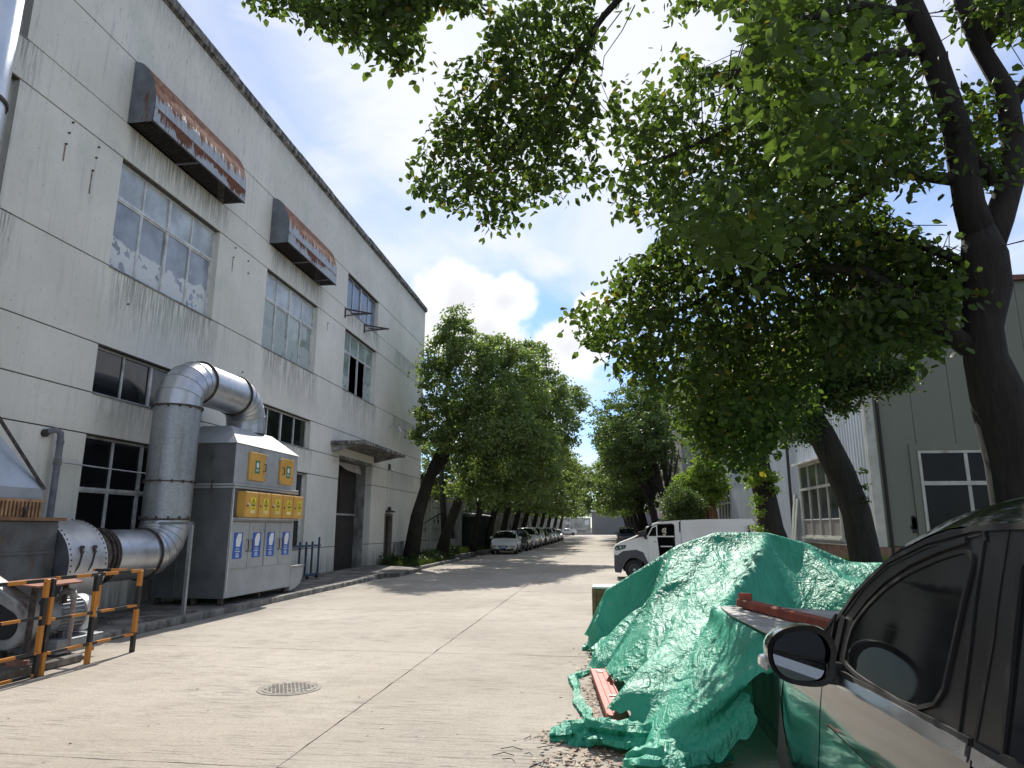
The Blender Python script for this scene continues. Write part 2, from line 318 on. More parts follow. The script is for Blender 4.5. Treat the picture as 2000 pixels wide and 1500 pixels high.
# ---------------- ground, road ----------------
def struct(o, kind='structure'): return tag(o, kind=kind)
gr = MB().add([(-3000, -2000, -.12), (3000, -2000, -.12), (3000, 4000, -.12), (-3000, 4000, -.12)], [(0, 1, 2, 3)]).build('ground', MSOIL); struct(gr)
road = MB().box(-7.55, 8.2, -12, 200, -.11, -.018).build('road', MJ); struct(road)
SL = 4.62; XR = [-7.54, -2.4, 3.4]
def slab_mesh(x0, x1, y0, y1, seed):
    """one cast slab: top sheet with slightly ragged arrises"""
    r = random.Random(seed); g = .004; n = 26; P = []; ph = r.uniform(0, 6)
    def jit(): return g+abs(r.gauss(0, .0028))+(r.uniform(.004, .014) if r.random() < .10 else 0)
    for i in range(n): P.append((x0+(x1-x0)*i/n, y0+jit()))
    for i in range(n): P.append((x1-jit(), y0+(y1-y0)*i/n))
    for i in range(n): P.append((x1-(x1-x0)*i/n, y1-jit()))
    for i in range(n): P.append((x0+jit(), y1-(y1-y0)*i/n))
    return P
k = 0
for iy in range(-3, 20):
    for ix in range(2):
        y0 = 5.06+(iy)*SL; y0 -= SL if False else 0
        if y0 > 88: continue
        P = slab_mesh(XR[ix], XR[ix+1], y0, y0+SL, k); k += 1
        tl = random.uniform(-.0015, .0015)
        MB().prism(P, lambda u, v, d: (u, v, d), -.1, tl).build('concrete_slab', MROAD, road)
far = MB().box(-7.54, 3.4, 5.06+18*SL+SL+.01, 200, -.1, 0).build('far_carriageway', MROAD, road)
yard = MB().box(3.42, 8.0, 19.4, 27.6, -.1, .002).build('side_drive', MROAD, road)
# manhole cover
mh = thing('manhole_cover', 'round cast iron manhole cover set in the concrete road left of the long joint', 'manhole cover', (-3.42, 7.4, 0))
MCI = simple('cast iron', (.30, .275, .24), .85, .1, var=.4, sc=12, bump=.6, dirt=((.28, .25, .22), 5, .45, .6))
ring = [(math.cos(a)*.335, math.sin(a)*.335) for a in np.linspace(0, 2*math.pi, 41)[:-1]]; inn = [(x*.87, y*.87) for x, y in ring]
b = MB(); b.add([(-3.42+x, 7.4+y, .004) for x, y in ring]+[(-3.42+x, 7.4+y, .004) for x, y in inn], [(i, (i+1) % 40, 40+(i+1) % 40, 40+i) for i in range(40)]); b.build('frame_ring', MCI, mh)
b = MB().cyl((-3.42, 7.4, .0), (-3.42, 7.4, .006), .281, 36)
for i in range(-5, 6):
    for j in range(-5, 6):
        x, y = i*.045+(.022 if j % 2 else 0), j*.045
        if x*x+y*y < .062: b.box(-3.42+x-.013, -3.42+x+.013, 7.4+y-.008, 7.4+y+.008, .006, .011)
b.build('lid', MCI, mh)
b = MB()
for x in (-3.6, -3.24): b.box(x-.025, x+.025, 7.375, 7.43, .0062, .0066)
b.build('lifting_slot', MDARK, mh)

# left kerb and apron
kerb = struct(MB().box(-9.9, -7.72, -6, 23.2, -.1, .115).build('pavement', MAPRON))
y = -6
while y < 21.6:
    ln = .98
    MB().box(-7.72, -7.56+random.uniform(-.006, .006), y+.008, y+ln-.008, -.1, .12+random.uniform(-.006, .006)).build('kerb_stone', MKERB, kerb, bevel=.012); y += ln
step = tag(MB().prism([(-9.88, 23.25), (-7.45, 23.25), (-7.2, 23.6), (-7.2, 26.6), (-9.88, 28.6)], lambda u, v, d: (u, v, d), -.1, .14).build('door_step', MAPRON, bevel=.02), 'low concrete door step with chamfered corner before the dark factory doorway', 'step')
bed = struct(MB().prism([(-9.88, 28.62), (-7.74, 27.7), (-7.74, 35.2), (-8.6, 36.4), (-8.75, 140), (-10.8, 140), (-10.8, 28.62)], lambda u, v, d: (u, v, d), -.1, .07).build('planting_bed', MSOIL))
y = 27.7
for i in range(8):
    MB().box(-7.73, -7.57, y+.01, y+.97, -.1, .13+random.uniform(-.01, .01)).build('kerb_stone', MKERB, bed, bevel=.015); y += .98
for i in range(3):
    a, c = (-7.65-.35*i, 35.55+.42*i), (-7.98-.35*i, 35.95+.42*i); MB().bar((a[0], a[1], .02), (c[0], c[1], .02), .16, .24).build('kerb_stone', MKERB, bed, bevel=.015)
y = 36.9
for i in range(60):
    MB().box(-8.74, -8.58, y+.01, y+.97, -.1, .12).build('kerb_stone', MKERB, bed); y += .98
rb = struct(MB().box(3.58, 8.0, 6, 19.4, -.1, .09).build('planting_bed', MSOIL))
for y in np.arange(4, 19.2, .98): MB().box(3.42, 3.57, y+.01, y+.97, -.1, .12).build('kerb_stone', MKERB, rb, bevel=.012)
rb2 = struct(MB().box(3.58, 14, 27.6, 180, -.1, .07).build('planting_bed', MSOIL))
for y in np.arange(27.6, 92, .98): MB().box(3.42, 3.57, y+.01, y+.97, -.1, .12).build('kerb_stone', MKERB, rb2)

# ---------------- factory on the left ----------------
fac = thing('factory_building', 'long weathered grey-white factory with recessed panel joints, big windows and rusty hoods', 'building', (-9.9, 12, 0))
FX = -9.9; T = .28; BY = 11.74; PER = 6.285; WW = 3.7; GZ = .026
bays = [BY+PER*i for i in range(-2, 3)]          # window bays start here (y)
BANDS = [0, 1.0, 3.46, 4.27, 5.26, 6.91, 9.33, 10.13, 11.64, 13.72]
Y0, Y1 = -3.5, 35.9
def wallseg(y0, y1, z0, z1, jl=False, jr=False):
    MB().box(FX-T, FX+random.uniform(-.003, .003), y0+(.006 if jl else 0), y1-(.006 if jr else 0), z0+GZ/2, z1-GZ/2).build('wall_panel', MF, fac)
openings = {}
for i, y in enumerate(bays):
    o = [(4, 5)]
    last = (i == 4)
    if not last: o += [(3, 4), (1, 2)]
    for (za, zb) in ((BANDS[5], BANDS[6]), (BANDS[7], BANDS[8])): openings.setdefault((za, zb), []).append((y, y+WW))
    if not last:
        openings.setdefault((BANDS[3], BANDS[4]), []).append((y, y+WW)); openings.setdefault((BANDS[1], BANDS[2]), []).append((y, y+WW))
DY0, DY1 = 24.4, 28.1
openings.setdefault((BANDS[0], BANDS[1]), []).append((DY0, DY1)); openings.setdefault((BANDS[1], BANDS[2]), []).append((DY0, DY1))
openings.setdefault((BANDS[2], BANDS[3]), []).append((DY0, DY1))
SD0, SD1 = 30.05, 31.15
openings[(BANDS[0], BANDS[1])].append((SD0, SD1)); 
for a, bnd in enumerate(zip(BANDS[:-1], BANDS[1:])):
    ops = sorted(openings.get(bnd, []))
    y = Y0
    for (p, q) in ops:
        wallseg(y, p, bnd[0], bnd[1]); y = q
    if bnd[0] == 1.0:   # side door reaches into this band
        wallseg(y, SD0, 1.0, 3.46); wallseg(SD0, SD1, 2.3, 3.46); y = SD1
    if bnd[0] in (BANDS[4],):
        for yy in (22, 28.05): wallseg(y, yy, *bnd, jr=True); y = yy
    wallseg(y, Y1, bnd[0], bnd[1])
# recessed joint backing, core walls, roof
b = MB()
for z in BANDS[1:-1]:
    segs = [(Y0, Y1)]
    def cut(segs, p, q): return [s for a, c in segs for s in ((a, min(c, p)), (max(a, q), c)) if s[1]-s[0] > .01]
    if z in (1.0, 3.46): segs = cut(segs, DY0, DY1)
    if z == 1.0: segs = cut(segs, SD0, SD1)
    for a, c in segs: b.box(FX-.2, FX-.03, a, c, z-GZ/2-.001, z+GZ/2+.001)
b.build('panel_joint', MJD, fac)
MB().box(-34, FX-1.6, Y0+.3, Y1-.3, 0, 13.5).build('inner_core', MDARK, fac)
MB().box(-34, FX-T, Y1-.28, Y1, 0, 13.72).build('gable_wall', MF, fac); MB().box(-34, FX-T, Y0, Y0+.28, 0, 13.72).build('gable_wall', MF, fac)
b = MB()
for z in (5.9, 9.75): b.box(FX-1.59, FX-T-.001, Y0+.3, Y1-.3, z-.1, z+.1)
b.build('floor_slab', MDARK, fac)
MB().box(-34, FX-T-.02, Y0, Y1, 13.5, 13.7).build('roof', MCOP, fac)
b = MB(); y = Y0-.1
while y < Y1+.1:
    y2 = min(y+random.uniform(2.5, 4.5), Y1+.12); b2 = MB().box(FX-.4, FX+.1+random.uniform(-.012, .012), y, y2-.012, 13.74, 13.98+random.uniform(-.01, .01)); b2.build('coping_slab', MCOP, fac, bevel=.02); y = y2
MB().box(FX-.02, FX+.05, Y0, Y1+.02, 13.69, 13.735).build('coping_drip', MCOP, fac)

GU = glass_mat('upper glass', (.10, .12, .15), rough=.05); GF = glass_mat('filmed glass', (.20, .225, .26), ((.66, .69, .69), 7.0, 8.3), .08)
GM = glass_mat('milky glass', (.34, .375, .40), rough=.3); GD = glass_mat('dark glass', (.006, .0075, .009), rough=.05)
GDK = simple('dark reflection glass', (.006, .007, .008), .12, 0, var=.4, sc=1, spec=.15, world=True)  # specular cut to stand in for dark surroundings mirrored in the panes
GTR = glass_mat('greenish old glass', (.2, .25, .24), ((.42, .47, .45), 6.8, 8.6), .05)
def window(y0, y1, z0, z1, cols, tr, glass, fm, parent, skip=(), fw=.055, dep=.17, split=None, gl2=None, shift=.0):
    """cols panes wide, transom at height tr; each window is frame, mullion, panes"""
    x = FX-dep
    w = MB(); w.box(x-.03, x+.03, y0, y0+fw, z0, z1); w.box(x-.03, x+.03, y1-fw, y1, z0, z1); w.box(x-.03, x+.03, y0+fw, y1-fw, z1-fw, z1); w.box(x-.03, x+.035, y0+fw, y1-fw, z0, z0+fw)
    wo = w.build('window', fm, parent)
    rows = [(z0+fw, tr-.03, 0), (tr+.03, z1-fw, 1)] if tr else [(z0+fw, z1-fw, 0)]
    if tr: MB().box(x-.032, x+.038, y0+fw, y1-fw, tr-.03, tr+.03).build('transom', fm, wo)
    cw = (y1-y0-2*fw)/cols
    for c in range(1, cols):
        yy = y0+fw+cw*c; t = .035 if c == cols//2 else .02
        for r in rows:
            sh = (shift if (r[2] == 0 and c != cols//2) else 0)
            MB().box(x-.028, x+.032, yy-t+sh, yy+t+sh, r[0], r[1]).build('mullion', fm, wo)
    for r in rows:
        for c in range(cols):
            if (r[2], c) in skip: continue
            ya, yb = y0+fw+cw*c+.02, y0+fw+cw*(c+1)-.02
            xx = x-(.012 if c % 2 else 0)
            g = (gl2 if (r[2] and gl2) else glass); tl = random.uniform(-.004, .004)
            MB().add([(xx+tl, ya-.015, r[0]), (xx-tl, yb+.015, r[0]), (xx-tl, yb+.015, r[1]), (xx+tl, ya-.015, r[1])], [(0, 1, 2, 3)]).build('pane', g, wo)
            if r[2] == 0 and tr:
                s_ = MB()
                for (p, q) in ((ya-.02, ya+.022), (yb-.022, yb+.02)): s_.box(xx+.002, xx+.024, p, q, r[0], r[1])
                s_.box(xx+.002, xx+.024, ya+.022, yb-.022, r[1]-.04, r[1]); s_.box(xx+.002, xx+.024, ya+.022, yb-.022, r[0], r[0]+.04)
                s_.build('sash', fm, wo)
    MB().box(FX-T, FX-dep-.031, y0, y1, z0-.002, z0+.02).build('inner_sill', MREV, wo)
    MB().box(FX-dep+.036, FX+.018, y0+.002, y1-.002, z0-.028, z0+.006).build('sill', MREV, wo)
for i, y in enumerate(bays):
    big = dict(glass=GF, gl2=GM) if i == 2 else dict(glass=GTR, gl2=GM) if i == 3 else dict(glass=GTR, gl2=GTR) if i == 4 else dict(glass=GU, gl2=GU)
    window(y, y+WW, 6.91, 9.33, 4, 8.52, fm=MPVC, parent=fac, skip=((0, 1), (0, 2)) if i == 4 else (), **big, shift=0)
    if i not in (2, 3): window(y, y+WW, 10.13, 11.64, 4, None, GU, MALU, fac)
    else: MB().box(FX-T, FX-.2, y, y+WW, 10.13, 11.64).build('louvre_backing', MDARK, fac)
    if i < 4:
        window(y, y+WW, 4.27, 5.26, 4, None, GD, MPVC, fac)
        window(y, y+WW, 1.0, 3.46, 4 if i != 2 else 4, 2.42, GD, MPVC, fac)
# ---- rusty hoods ----
MHR = rust_hood_mat('rusted galvanised hood', 10.76, 10.49); MHE = simple('hood end sheet', (.17, .185, .21), .6, .3, var=.25, sc=3, world=True, dirt=((.16, .06, .03), 3, .6, .72))
for i in (2, 3):
    y0, y1 = bays[i]-.02, bays[i]+WW+.02
    h = thing('ventilation_hood', ['long curved rusty hood above the nearest tall window', 'shorter-looking curved rusty hood above the middle tall window'][i-2], 'hood', (FX, (y0+y1)/2, 10.1), 'curved metal hoods on the factory wall')
    px, pz = FX+.0, 10.49; A, B = .60, 1.12
    arc = [(FX+.004+A*math.cos(t), pz+B*math.sin(t)) for t in np.linspace(0, math.pi/2, 14)]
    b = MB(); n = len(arc); ys = np.linspace(y0, y1, 9)
    vs = [(x, yy, z) for yy in ys for x, z in arc]; b.add(vs, [(a*n+j, a*n+j+1, (a+1)*n+j+1, (a+1)*n+j) for a in range(8) for j in range(n-1)]); b.build('curved_top', MHR, h, True)
    MB().box(FX+.585, FX+.603, y0, y1, 10.13, 10.485).build('fascia', MHR, h)
    MB().box(FX+.58, FX+.612, y0-.004, y1+.004, 10.105, 10.14).build('lower_lip', MIRON, h)
    for yy in (y0, y1-.012):
        MB().prism([(FX+.002, 10.13)]+[(FX+.598, 10.13)]+arc, lambda u, v, d: (u, d, v), yy, yy+.012).build('end_sheet', MHE, h)
    b = MB(); st = .075; m_ = int((y1-y0)/st)
    for q in range(-4, m_+1):
        for sg in (1, -1):
            ya = y0+q*st; yb = ya+.3
            if sg < 0: ya, yb = yb, ya
            if min(ya, yb) < y0-.01 or max(ya, yb) > y1+.01: continue
            b.bar((FX+.02, ya, 10.16), (FX+.58, yb, 10.16), .014, .008)
    tag(b.build('grille', MIRON, h), kind='stuff')
    for fr in (.42, .85) if i == 3 else (.45,): yy = y0+(y1-y0)*fr; MB().bar((FX+.01, yy, 10.13), (FX+.58, yy, 10.13), .06, .04).build('cross_bar', MHE, h)
for (yy, zz, ln) in ((10.35, 9.25, .0), (10.3, 9.0, 0), (10.27, 8.75, .35), (11.05, 9.15, 0), (11.02, 8.9, 0), (10.98, 8.6, .5), (16.2, 9.2, 0), (16.15, 8.9, .4), (16.9, 9.1, 0), (16.95, 8.75, 0), (22.6, 9.0, .3), (12.4, 6.3, 0), (17.1, 5.9, 0)):
    MB().cyl((FX-.01, yy, zz), (FX+.035, yy, zz), .018, 8).build('wall_fixing', MIRON, fac)
    if ln: MB().box(FX+.0035, FX+.0045, yy-.018, yy+.016, zz-ln, zz-.01).build('rust_streak', simple('rust streak', (.30, .22, .17), .95, var=.4, sc=14, world=True) if 'rust streak' not in bpy.data.materials else bpy.data.materials['rust streak'], fac)
# ---- two iron brackets below the top window of the far bay ----
for j, yy in enumerate((24.15, 26.3)):
    t = thing('iron_bracket', ['left rusty iron bracket under the far top window', 'right rusty iron bracket under the far top window'][j], 'bracket', (FX, yy, 10.0), 'iron brackets for an air conditioner')
    MB().bar((FX+.0, yy, 10.06), (FX+.85, yy+.75, 10.06), .05, .05).build('arm', MIRON, t); MB().bar((FX+.0, yy, 9.78), (FX+.75, yy+.66, 10.03), .04, .04).build('brace', MIRON, t)
    MB().bar((FX+.02, yy, 9.7), (FX+.02, yy, 10.1), .05, .05).build('wall_plate', MIRON, t); MB().bar((FX+.0, yy+.6, 10.06), (FX+.84, yy+.76, 10.06), .04, .04).build('arm', MIRON, t)
# ---- canopy, door, side door ----
cn = thing('door_canopy', 'thin stained concrete canopy slab over the dark factory doorway', 'canopy', (FX, 25.9, 4.7))
MB().box(FX+.002, FX+1.32, 23.5, 28.6, 4.66, 4.80).build('slab', MCOP, cn, bevel=.015)
MB().prism([(FX+.002, 4.66), (FX+1.1, 4.66), (FX+.002, 4.42)], lambda u, v, d: (u, d, v), 23.62, 23.78).build('haunch', MREV, cn); MB().prism([(FX+.002, 4.66), (FX+1.1, 4.66), (FX+.002, 4.42)], lambda u, v, d: (u, d, v), 28.3, 28.46).build('haunch', MREV, cn)
MB().cyl((FX+.8, 26.4, 4.66), (FX+.8, 26.4, 4.6), .09, 12).build('lamp_rose', MREV, cn)
MDOOR = simple('dark brown door', (.035, .03, .028), .7, var=.3, sc=3, world=True); MDG = simple('door inner leaf', (.055, .05, .046), .7, var=.3, sc=3, world=True)
dr = MB().box(FX-.75, FX-.70, DY0+.0, DY1, 0, 4.25).build('factory_door', MDOOR, fac)
MB().box(FX-.699, FX-.66, DY0+.02, DY1-.02, 2.16, 2.24).build('rail', MALU, dr)
MB().box(FX-.699, FX-.67, DY0+.15, DY0+1.55, .14, 1.98).build('leaf', MDG, dr)
MB().box(FX-.699, FX-.655, DY0+1.55, DY0+1.62, .14, 2.0).build('leaf_frame', MREV, dr); MB().box(FX-.699, FX-.655, DY0+.1, DY0+1.62, 1.985, 2.04).build('leaf_frame', MREV, dr)
MB().box(FX-.69, FX-.66, DY0+1.9, DY0+1.96, 2.24, 4.2).build('mullion', MDG, dr)
MB().box(FX-.76, FX-T, DY1, DY1+.25, 0, 4.27).build('door_reveal', MREV, fac); MB().box(FX-.76, FX-T, DY0-.25, DY0, 0, 4.27).build('door_reveal', MREV, fac)
MB().box(FX-.76, FX-.001, DY0, DY1, 4.25, 4.36).build('door_lintel', MREV, fac)
b = MB(); cl = [(FX-.3, DY0+.1, 4.2), (FX-.3, DY1-.7, 4.2), (FX-.28, DY1-.5, 3.85), (FX-.3, DY0+1.6, 3.93)]; b.add(cl+[(x-.01, y, z) for x, y, z in cl], [(0, 1, 2, 3), (7, 6, 5, 4)]); 
tag(b.build('torn_cloth', simple('dirty white cloth', (.4, .38, .34), .9, var=.2, world=True)), 'torn off-white cloth sagging across the top of the dark doorway', 'cloth')
sd = MB().box(FX-.2, FX-.14, SD0+.09, SD1-.09, 0.07, 2.2).build('side_door', MDOOR, fac)
MDF = simple('worn wooden frame', (.16, .13, .11), .85, var=.3, sc=5, world=True)
b = MB(); b.box(FX-.25, FX+.03, SD0, SD0+.09, 0, 2.3); b.box(FX-.25, FX+.03, SD1-.09, SD1, 0, 2.3); b.box(FX-.25, FX+.03, SD0+.09, SD1-.09, 2.2, 2.3); b.build('door_frame', MDF, sd)
wp = MB().prism([(31.2, .07), (32.6, .07), (32.6, 1.05), (31.4, 1.0)], lambda u, v, d: (d, u, v), FX+.12, FX+.2).build('leaning_board', MREV); tag(wp, 'grey board leaning on the wall right of the small side door', 'board')
# ---- small things on the wall ----
cmr = thing('security_camera', 'small white security camera on a thin conduit above the side door', 'camera', (FX, 30.4, 4.3))
MWH = simple('white plastic', (.7, .7, .68), .5, var=.15)
MB().tube([(FX+.03, 30.35, 2.4), (FX+.03, 30.35, 4.4)], .018, 6).build('conduit', MWH, cmr); MB().box(FX+.0, FX+.3, 30.42, 30.52, 4.28, 4.38).build('camera_body', MWH, cmr); MB().box(FX+.0, FX+.08, 30.28, 30.42, 4.3, 4.55).build('mount', MIRON, cmr)
lp = thing('wall_lamp', 'small grey lamp head standing off the wall above the side door', 'lamp', (FX, 30.3, 6.2)); MB().tube([(FX, 30.1, 6.25), (FX+.3, 30.1, 6.3), (FX+.42, 30.3, 6.25)], .03, 6).build('arm', MALU, lp); MB().tube([(FX+.42, 30.3, 6.3), (FX+.48, 30.4, 6.1)], [.05, .12], 10).build('shade', MALU, lp)
jb = thing('door_alarm', 'black bell box on the frame top of the small side door', 'alarm', (FX, 30.5, 2.4)); MB().box(FX+.0, FX+.25, 30.15, 30.75, 2.36, 2.44).build('shelf', MIRON, jb); MB().ball((FX+.12, 30.35, 2.52), .1).build('bell', MIRON, jb)
dp = thing('down_pipe', 'grey plastic down pipe on the wall left of the ground floor windows', 'pipe', (FX, 10.97, 0))
MPG = simple('grey pvc', (.17, .18, .21), .55, var=.25, sc=4, world=True)
MB().tube([(FX+.02, 10.8, 3.36), (FX+.12, 10.86, 3.40), (FX+.15, 10.95, 3.36), (FX+.15, 10.97, 3.2), (FX+.15, 10.97, .12)], .055, 10).build('pipe', MPG, dp, 40); MB().cyl((FX+.15, 10.97, 2.78), (FX+.15, 10.97, 2.9), .068, 12).build('collar', MREV, dp); MB().cyl((FX+.15, 10.97, 3.16), (FX+.15, 10.97, 3.22), .065, 12).build('collar', MPG, dp); MB().cyl((FX-.01, 10.74, 3.33), (FX+.06, 10.74, 3.33), .07, 12).build('wall_stub', MIRON, dp)
tag(MB().tube([(FX+.16, 10.97, 2.84), (FX+.07, 12.2, 2.83), (FX+.06, 14.0, 2.82), (FX+.06, 15.6, 2.8)], .016, 6).build('cable', MALU), 'thin grey conduit running from the down pipe across the lower window', 'cable')
# ---------------- dust collector and its ducts ----------------
def galv(name, base=(.50, .52, .55), rough=.33, dirt=.4):
    m = Mt(name); v = m.n('ShaderNodeTexVoronoi'); v.inputs['Scale'].default_value = 26; m.l(m.vec((1, 1, 1)), v.inputs['Vector'])
    big = m.noise(1.4, 5, .6); c = m.mix(m.rng(big, .3, .7), tuple(x*.8 for x in base), base); sv = m.n('ShaderNodeSeparateColor'); m.l(v.outputs['Color'], sv.inputs[0]); c = m.mix(m.math('MULTIPLY', sv.outputs[0], .16), c, (.75, .78, .8))
    dr = m.rng(m.noise(1, 6, .7, (8, 8, .8)), .52, .72); c = m.mix(m.math('MULTIPLY', dr, dirt), c, (.2, .19, .17)); m.col(c)
    m.b.inputs['Metallic'].default_value = .85; m.rough(m.rng(big, .25, .75, rough-.06, rough+.12)); m.bump(m.noise(2.6, 3, .5), .25, .03); return m.mat
MGA = galv('galvanised sheet'); MGD = galv('dull galvanised sheet', (.34, .36, .38), .48, .5)
MFL = simple('rusty flange', (.075, .06, .055), .7, .4, var=.6, sc=15, bump=.3, world=True)
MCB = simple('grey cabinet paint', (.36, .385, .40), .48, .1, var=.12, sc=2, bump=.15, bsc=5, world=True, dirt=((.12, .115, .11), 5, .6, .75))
MCS = simple('shaded cabinet grey', (.12, .13, .135), .6, .1, var=.2, sc=2, world=True, dirt=((.06, .058, .055), 3, .58, .75))  # shade on the end away from the sun, put into the colour
MYE = simple('ochre enamel', (.60, .34, .07), .42, 0, var=.1, sc=3, world=True, dirt=((.25, .13, .04), 8, .62, .78))
MBK = simple('black plastic', (.015, .015, .016), .45, var=.2)
MBL = simple('blue sticker', (.02, .10, .42), .5, var=.06); MWS = simple('white print', (.72, .74, .75), .5, var=.04); MGN = simple('green sticker', (.0, .17, .11), .5, var=.05); MYS = simple('yellow sticker', (.75, .62, .04), .5, var=.05); MKP = simple('black print', (.02, .02, .02), .6)
MPK = simple('faded yellow print', (.72, .62, .35), .6)
cab = thing('dust_collector', 'tall grey dust collector cabinet with ochre doors and blue stickers by the factory wall', 'dust collector', (-8.6, 15, .12))
CX, CB, C0, C1 = -7.76, -9.4, 13.46, 16.42
MB().box(CB, CX, C0, C1, .26, 2.5).build('lower_body', [MCB], cab, bevel=.012)
MB().box(CB, CX, C0, C1, 2.6, 3.46).build('upper_body', [MCB], cab, bevel=.012)
MB().box(CB-.04, CX+.05, C0-.04, C1+.04, 2.5, 2.545).build('flange', MCB, cab, bevel=.006); MB().box(CB-.04, CX+.05, C0-.04, C1+.04, 2.555, 2.6).build('flange', MCB, cab, bevel=.006)
for x in (CB+.1, CX-.15, -8.5):
    for y in (C0+.02, C1-.15, 15): MB().box(x, x+.09, y, y+.09, .11, .26).build('foot', MFL, cab)
tp = [(CB+.45, C0+.55), (CX-.5, C0+.55), (CX-.5, C1-.5), (CB+.45, C1-.5)]; bt = [(CB-.03, C0-.03), (CX+.03, C0-.03), (CX+.03, C1+.03), (CB-.03, C1+.03)]
MHT = simple('hip top sheet', (.36, .38, .39), .6, .1, var=.12, sc=2, bump=.15, bsc=5, world=True, dirt=((.26, .12, .05), 9, .66, .74))
b = MB(); b.add([(x, y, 3.46) for x, y in bt]+[(x, y, 3.92) for x, y in tp], [(0, 1, 5, 4), (1, 2, 6, 5), (2, 3, 7, 6), (3, 0, 4, 7), (4, 5, 6, 7), (3, 2, 1, 0)]); b.build('hip_top', MHT, cab, bevel=.006)
b = MB(); 
for s_ in (-9.1, -8.2): b.tube([(s_, C0-.045, 2.66), (s_, C0-.09, 2.66), (s_, C0-.09, 2.40)], .016, 6)
b.build('clamp_bolt', MFL, cab)
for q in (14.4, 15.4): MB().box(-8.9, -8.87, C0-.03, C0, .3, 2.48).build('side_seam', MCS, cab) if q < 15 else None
MB().box(CB+.01, CX-.012, C0-.006, C0-.001, .27, 2.495).build('shaded_side_sheet', MCS, cab); MB().box(CB+.01, CX-.012, C0-.006, C0-.001, 2.605, 3.45).build('shaded_side_sheet', MCS, cab)  # darker sheets laid on to paint this end in shade
MB().tube([(CX+.02, C0+.01, 2.5), (CX+.03, C0+.01, 1.2), (CX+.02, C0+.01, .4)], .014, 6).build('cable', MALU, cab)
def handle(y, z0, z1, x, par, flip=1):
    MB().tube([(x, y, z0), (x+.05, y, z0), (x+.05, y, z1), (x, y, z1)], .011, 6).build('handle', MBK, par)
def sticker(par, y0, y1, z0, z1, x, kind):
    t = {'b': MBL, 'g': MGN, 'y': MYS}[kind]
    s_ = MB().box(x, x+.002, y0, y1, z0, z1).build('sticker', t, par); w, h = y1-y0, z1-z0
    if kind == 'b':
        pl = [(.30, .46), (.26, .72), (.36, .88), (.48, .965), (.84, .965), (.86, .74), (.78, .58), (.72, .45)]
        b = MB(); b.add([(x+.0035, y0+w*u, z0+h*v) for u, v in pl], [tuple(range(8))])
        for (u0, u1, v) in ((.3, .7, .37), (.22, .8, .28), (.36, .66, .2), (.3, .72, .135), (.32, .72, .075)): 
            n = 4 if u1-u0 < .45 else 6
            for q in range(n):
                a = u0+(u1-u0)*q/n; b.add([(x+.0035, y0+w*a, z0+h*(v-.018)), (x+.0035, y0+w*(a+(u1-u0)/n*.78), z0+h*(v-.018)), (x+.0035, y0+w*(a+(u1-u0)/n*.78), z0+h*(v+.018)), (x+.0035, y0+w*a, z0+h*(v+.018))], [(0, 1, 2, 3)])
        b.build('print', MWS, par)
    if kind == 'g':
        b = MB(); b.add([(x+.0035, y0+w*(.5+.3*math.cos(a)*(1 if abs(math.sin(a)) < .9 else .8)), z0+h*(.65+.25*math.sin(a))) for a in np.linspace(0, 2*math.pi, 9)[:-1]], [tuple(range(8))])
        for q in range(6): b.add([(x+.0035, y0+w*(.14+.12*q), z0+h*.22), (x+.0035, y0+w*(.24+.12*q), z0+h*.22), (x+.0035, y0+w*(.24+.12*q), z0+h*.30), (x+.0035, y0+w*(.14+.12*q), z0+h*.30)], [(0, 1, 2, 3)])
        b.add([(x+.0035, y0+w*.15, z0+h*.13), (x+.0035, y0+w*.85, z0+h*.13), (x+.0035, y0+w*.85, z0+h*.15), (x+.0035, y0+w*.15, z0+h*.15)], [(0, 1, 2, 3)])
        b.build('print', MWS, par)
    if kind == 'y':
        def P(u, v): return (x+.0035, y0+w*u, z0+h*v)
        b = MB(); tri = [(.5, .95), (.1, .6), (.9, .6)]; ti = [(.5, .88), (.2, .625), (.8, .625)]
        b.add([P(*q) for q in tri+ti], [(0, 1, 4, 3), (1, 2, 5, 4), (2, 0, 3, 5)])
        b.add([P(.47, .82), P(.6, .82), (P(.5, .75)), P(.6, .75), P(.44, .66), P(.38, .75)], [(0, 1, 3, 2), (2, 3, 4, 5)])
        b.add([P(.12, .48), P(.88, .48), P(.88, .56), P(.12, .56)], [(0, 1, 2, 3)])
        for (u0, u1, v) in ((.3, .7, .41), (.22, .8, .34), (.18, .84, .28)): b.add([P(u0, v-.012), P(u1, v-.012), P(u1, v+.012), P(u0, v+.012)], [(0, 1, 2, 3)])
        b.build('print', MKP, par)
        b = MB(); b.add([P(.04, .03), P(.96, .03), P(.96, .19), P(.04, .19)], [(0, 1, 2, 3)]); b.build('print', MPK, par)
for j, (ya, yb) in enumerate(((13.98, 14.68), (15.42, 16.12))):
    d = MB().box(CX+.002, CX+.05, ya, yb, 2.71, 3.33).build('yellow_door', MYE, cab, bevel=.008)
    hy = yb-.08 if j == 0 else ya+.1
    handle(hy, 2.93, 3.1, CX+.05, d); m_ = ya+.33 if j == 0 else ya+.40
    sticker(d, m_-.10, m_+.10, 2.87, 3.15, CX+.0515, 'g')
    for z in (2.75, 3.28): MB().cyl((CX+.01, hy+(.09 if j == 0 else -.12), z), (CX+.085, hy+(.09 if j == 0 else -.12), z), .025, 8).build('latch', MALU, d)
MB().box(CX-.001, CX+.012, C0+.02, C1-.02, 1.86, 2.49).build('recess_sheet', MCS, cab)
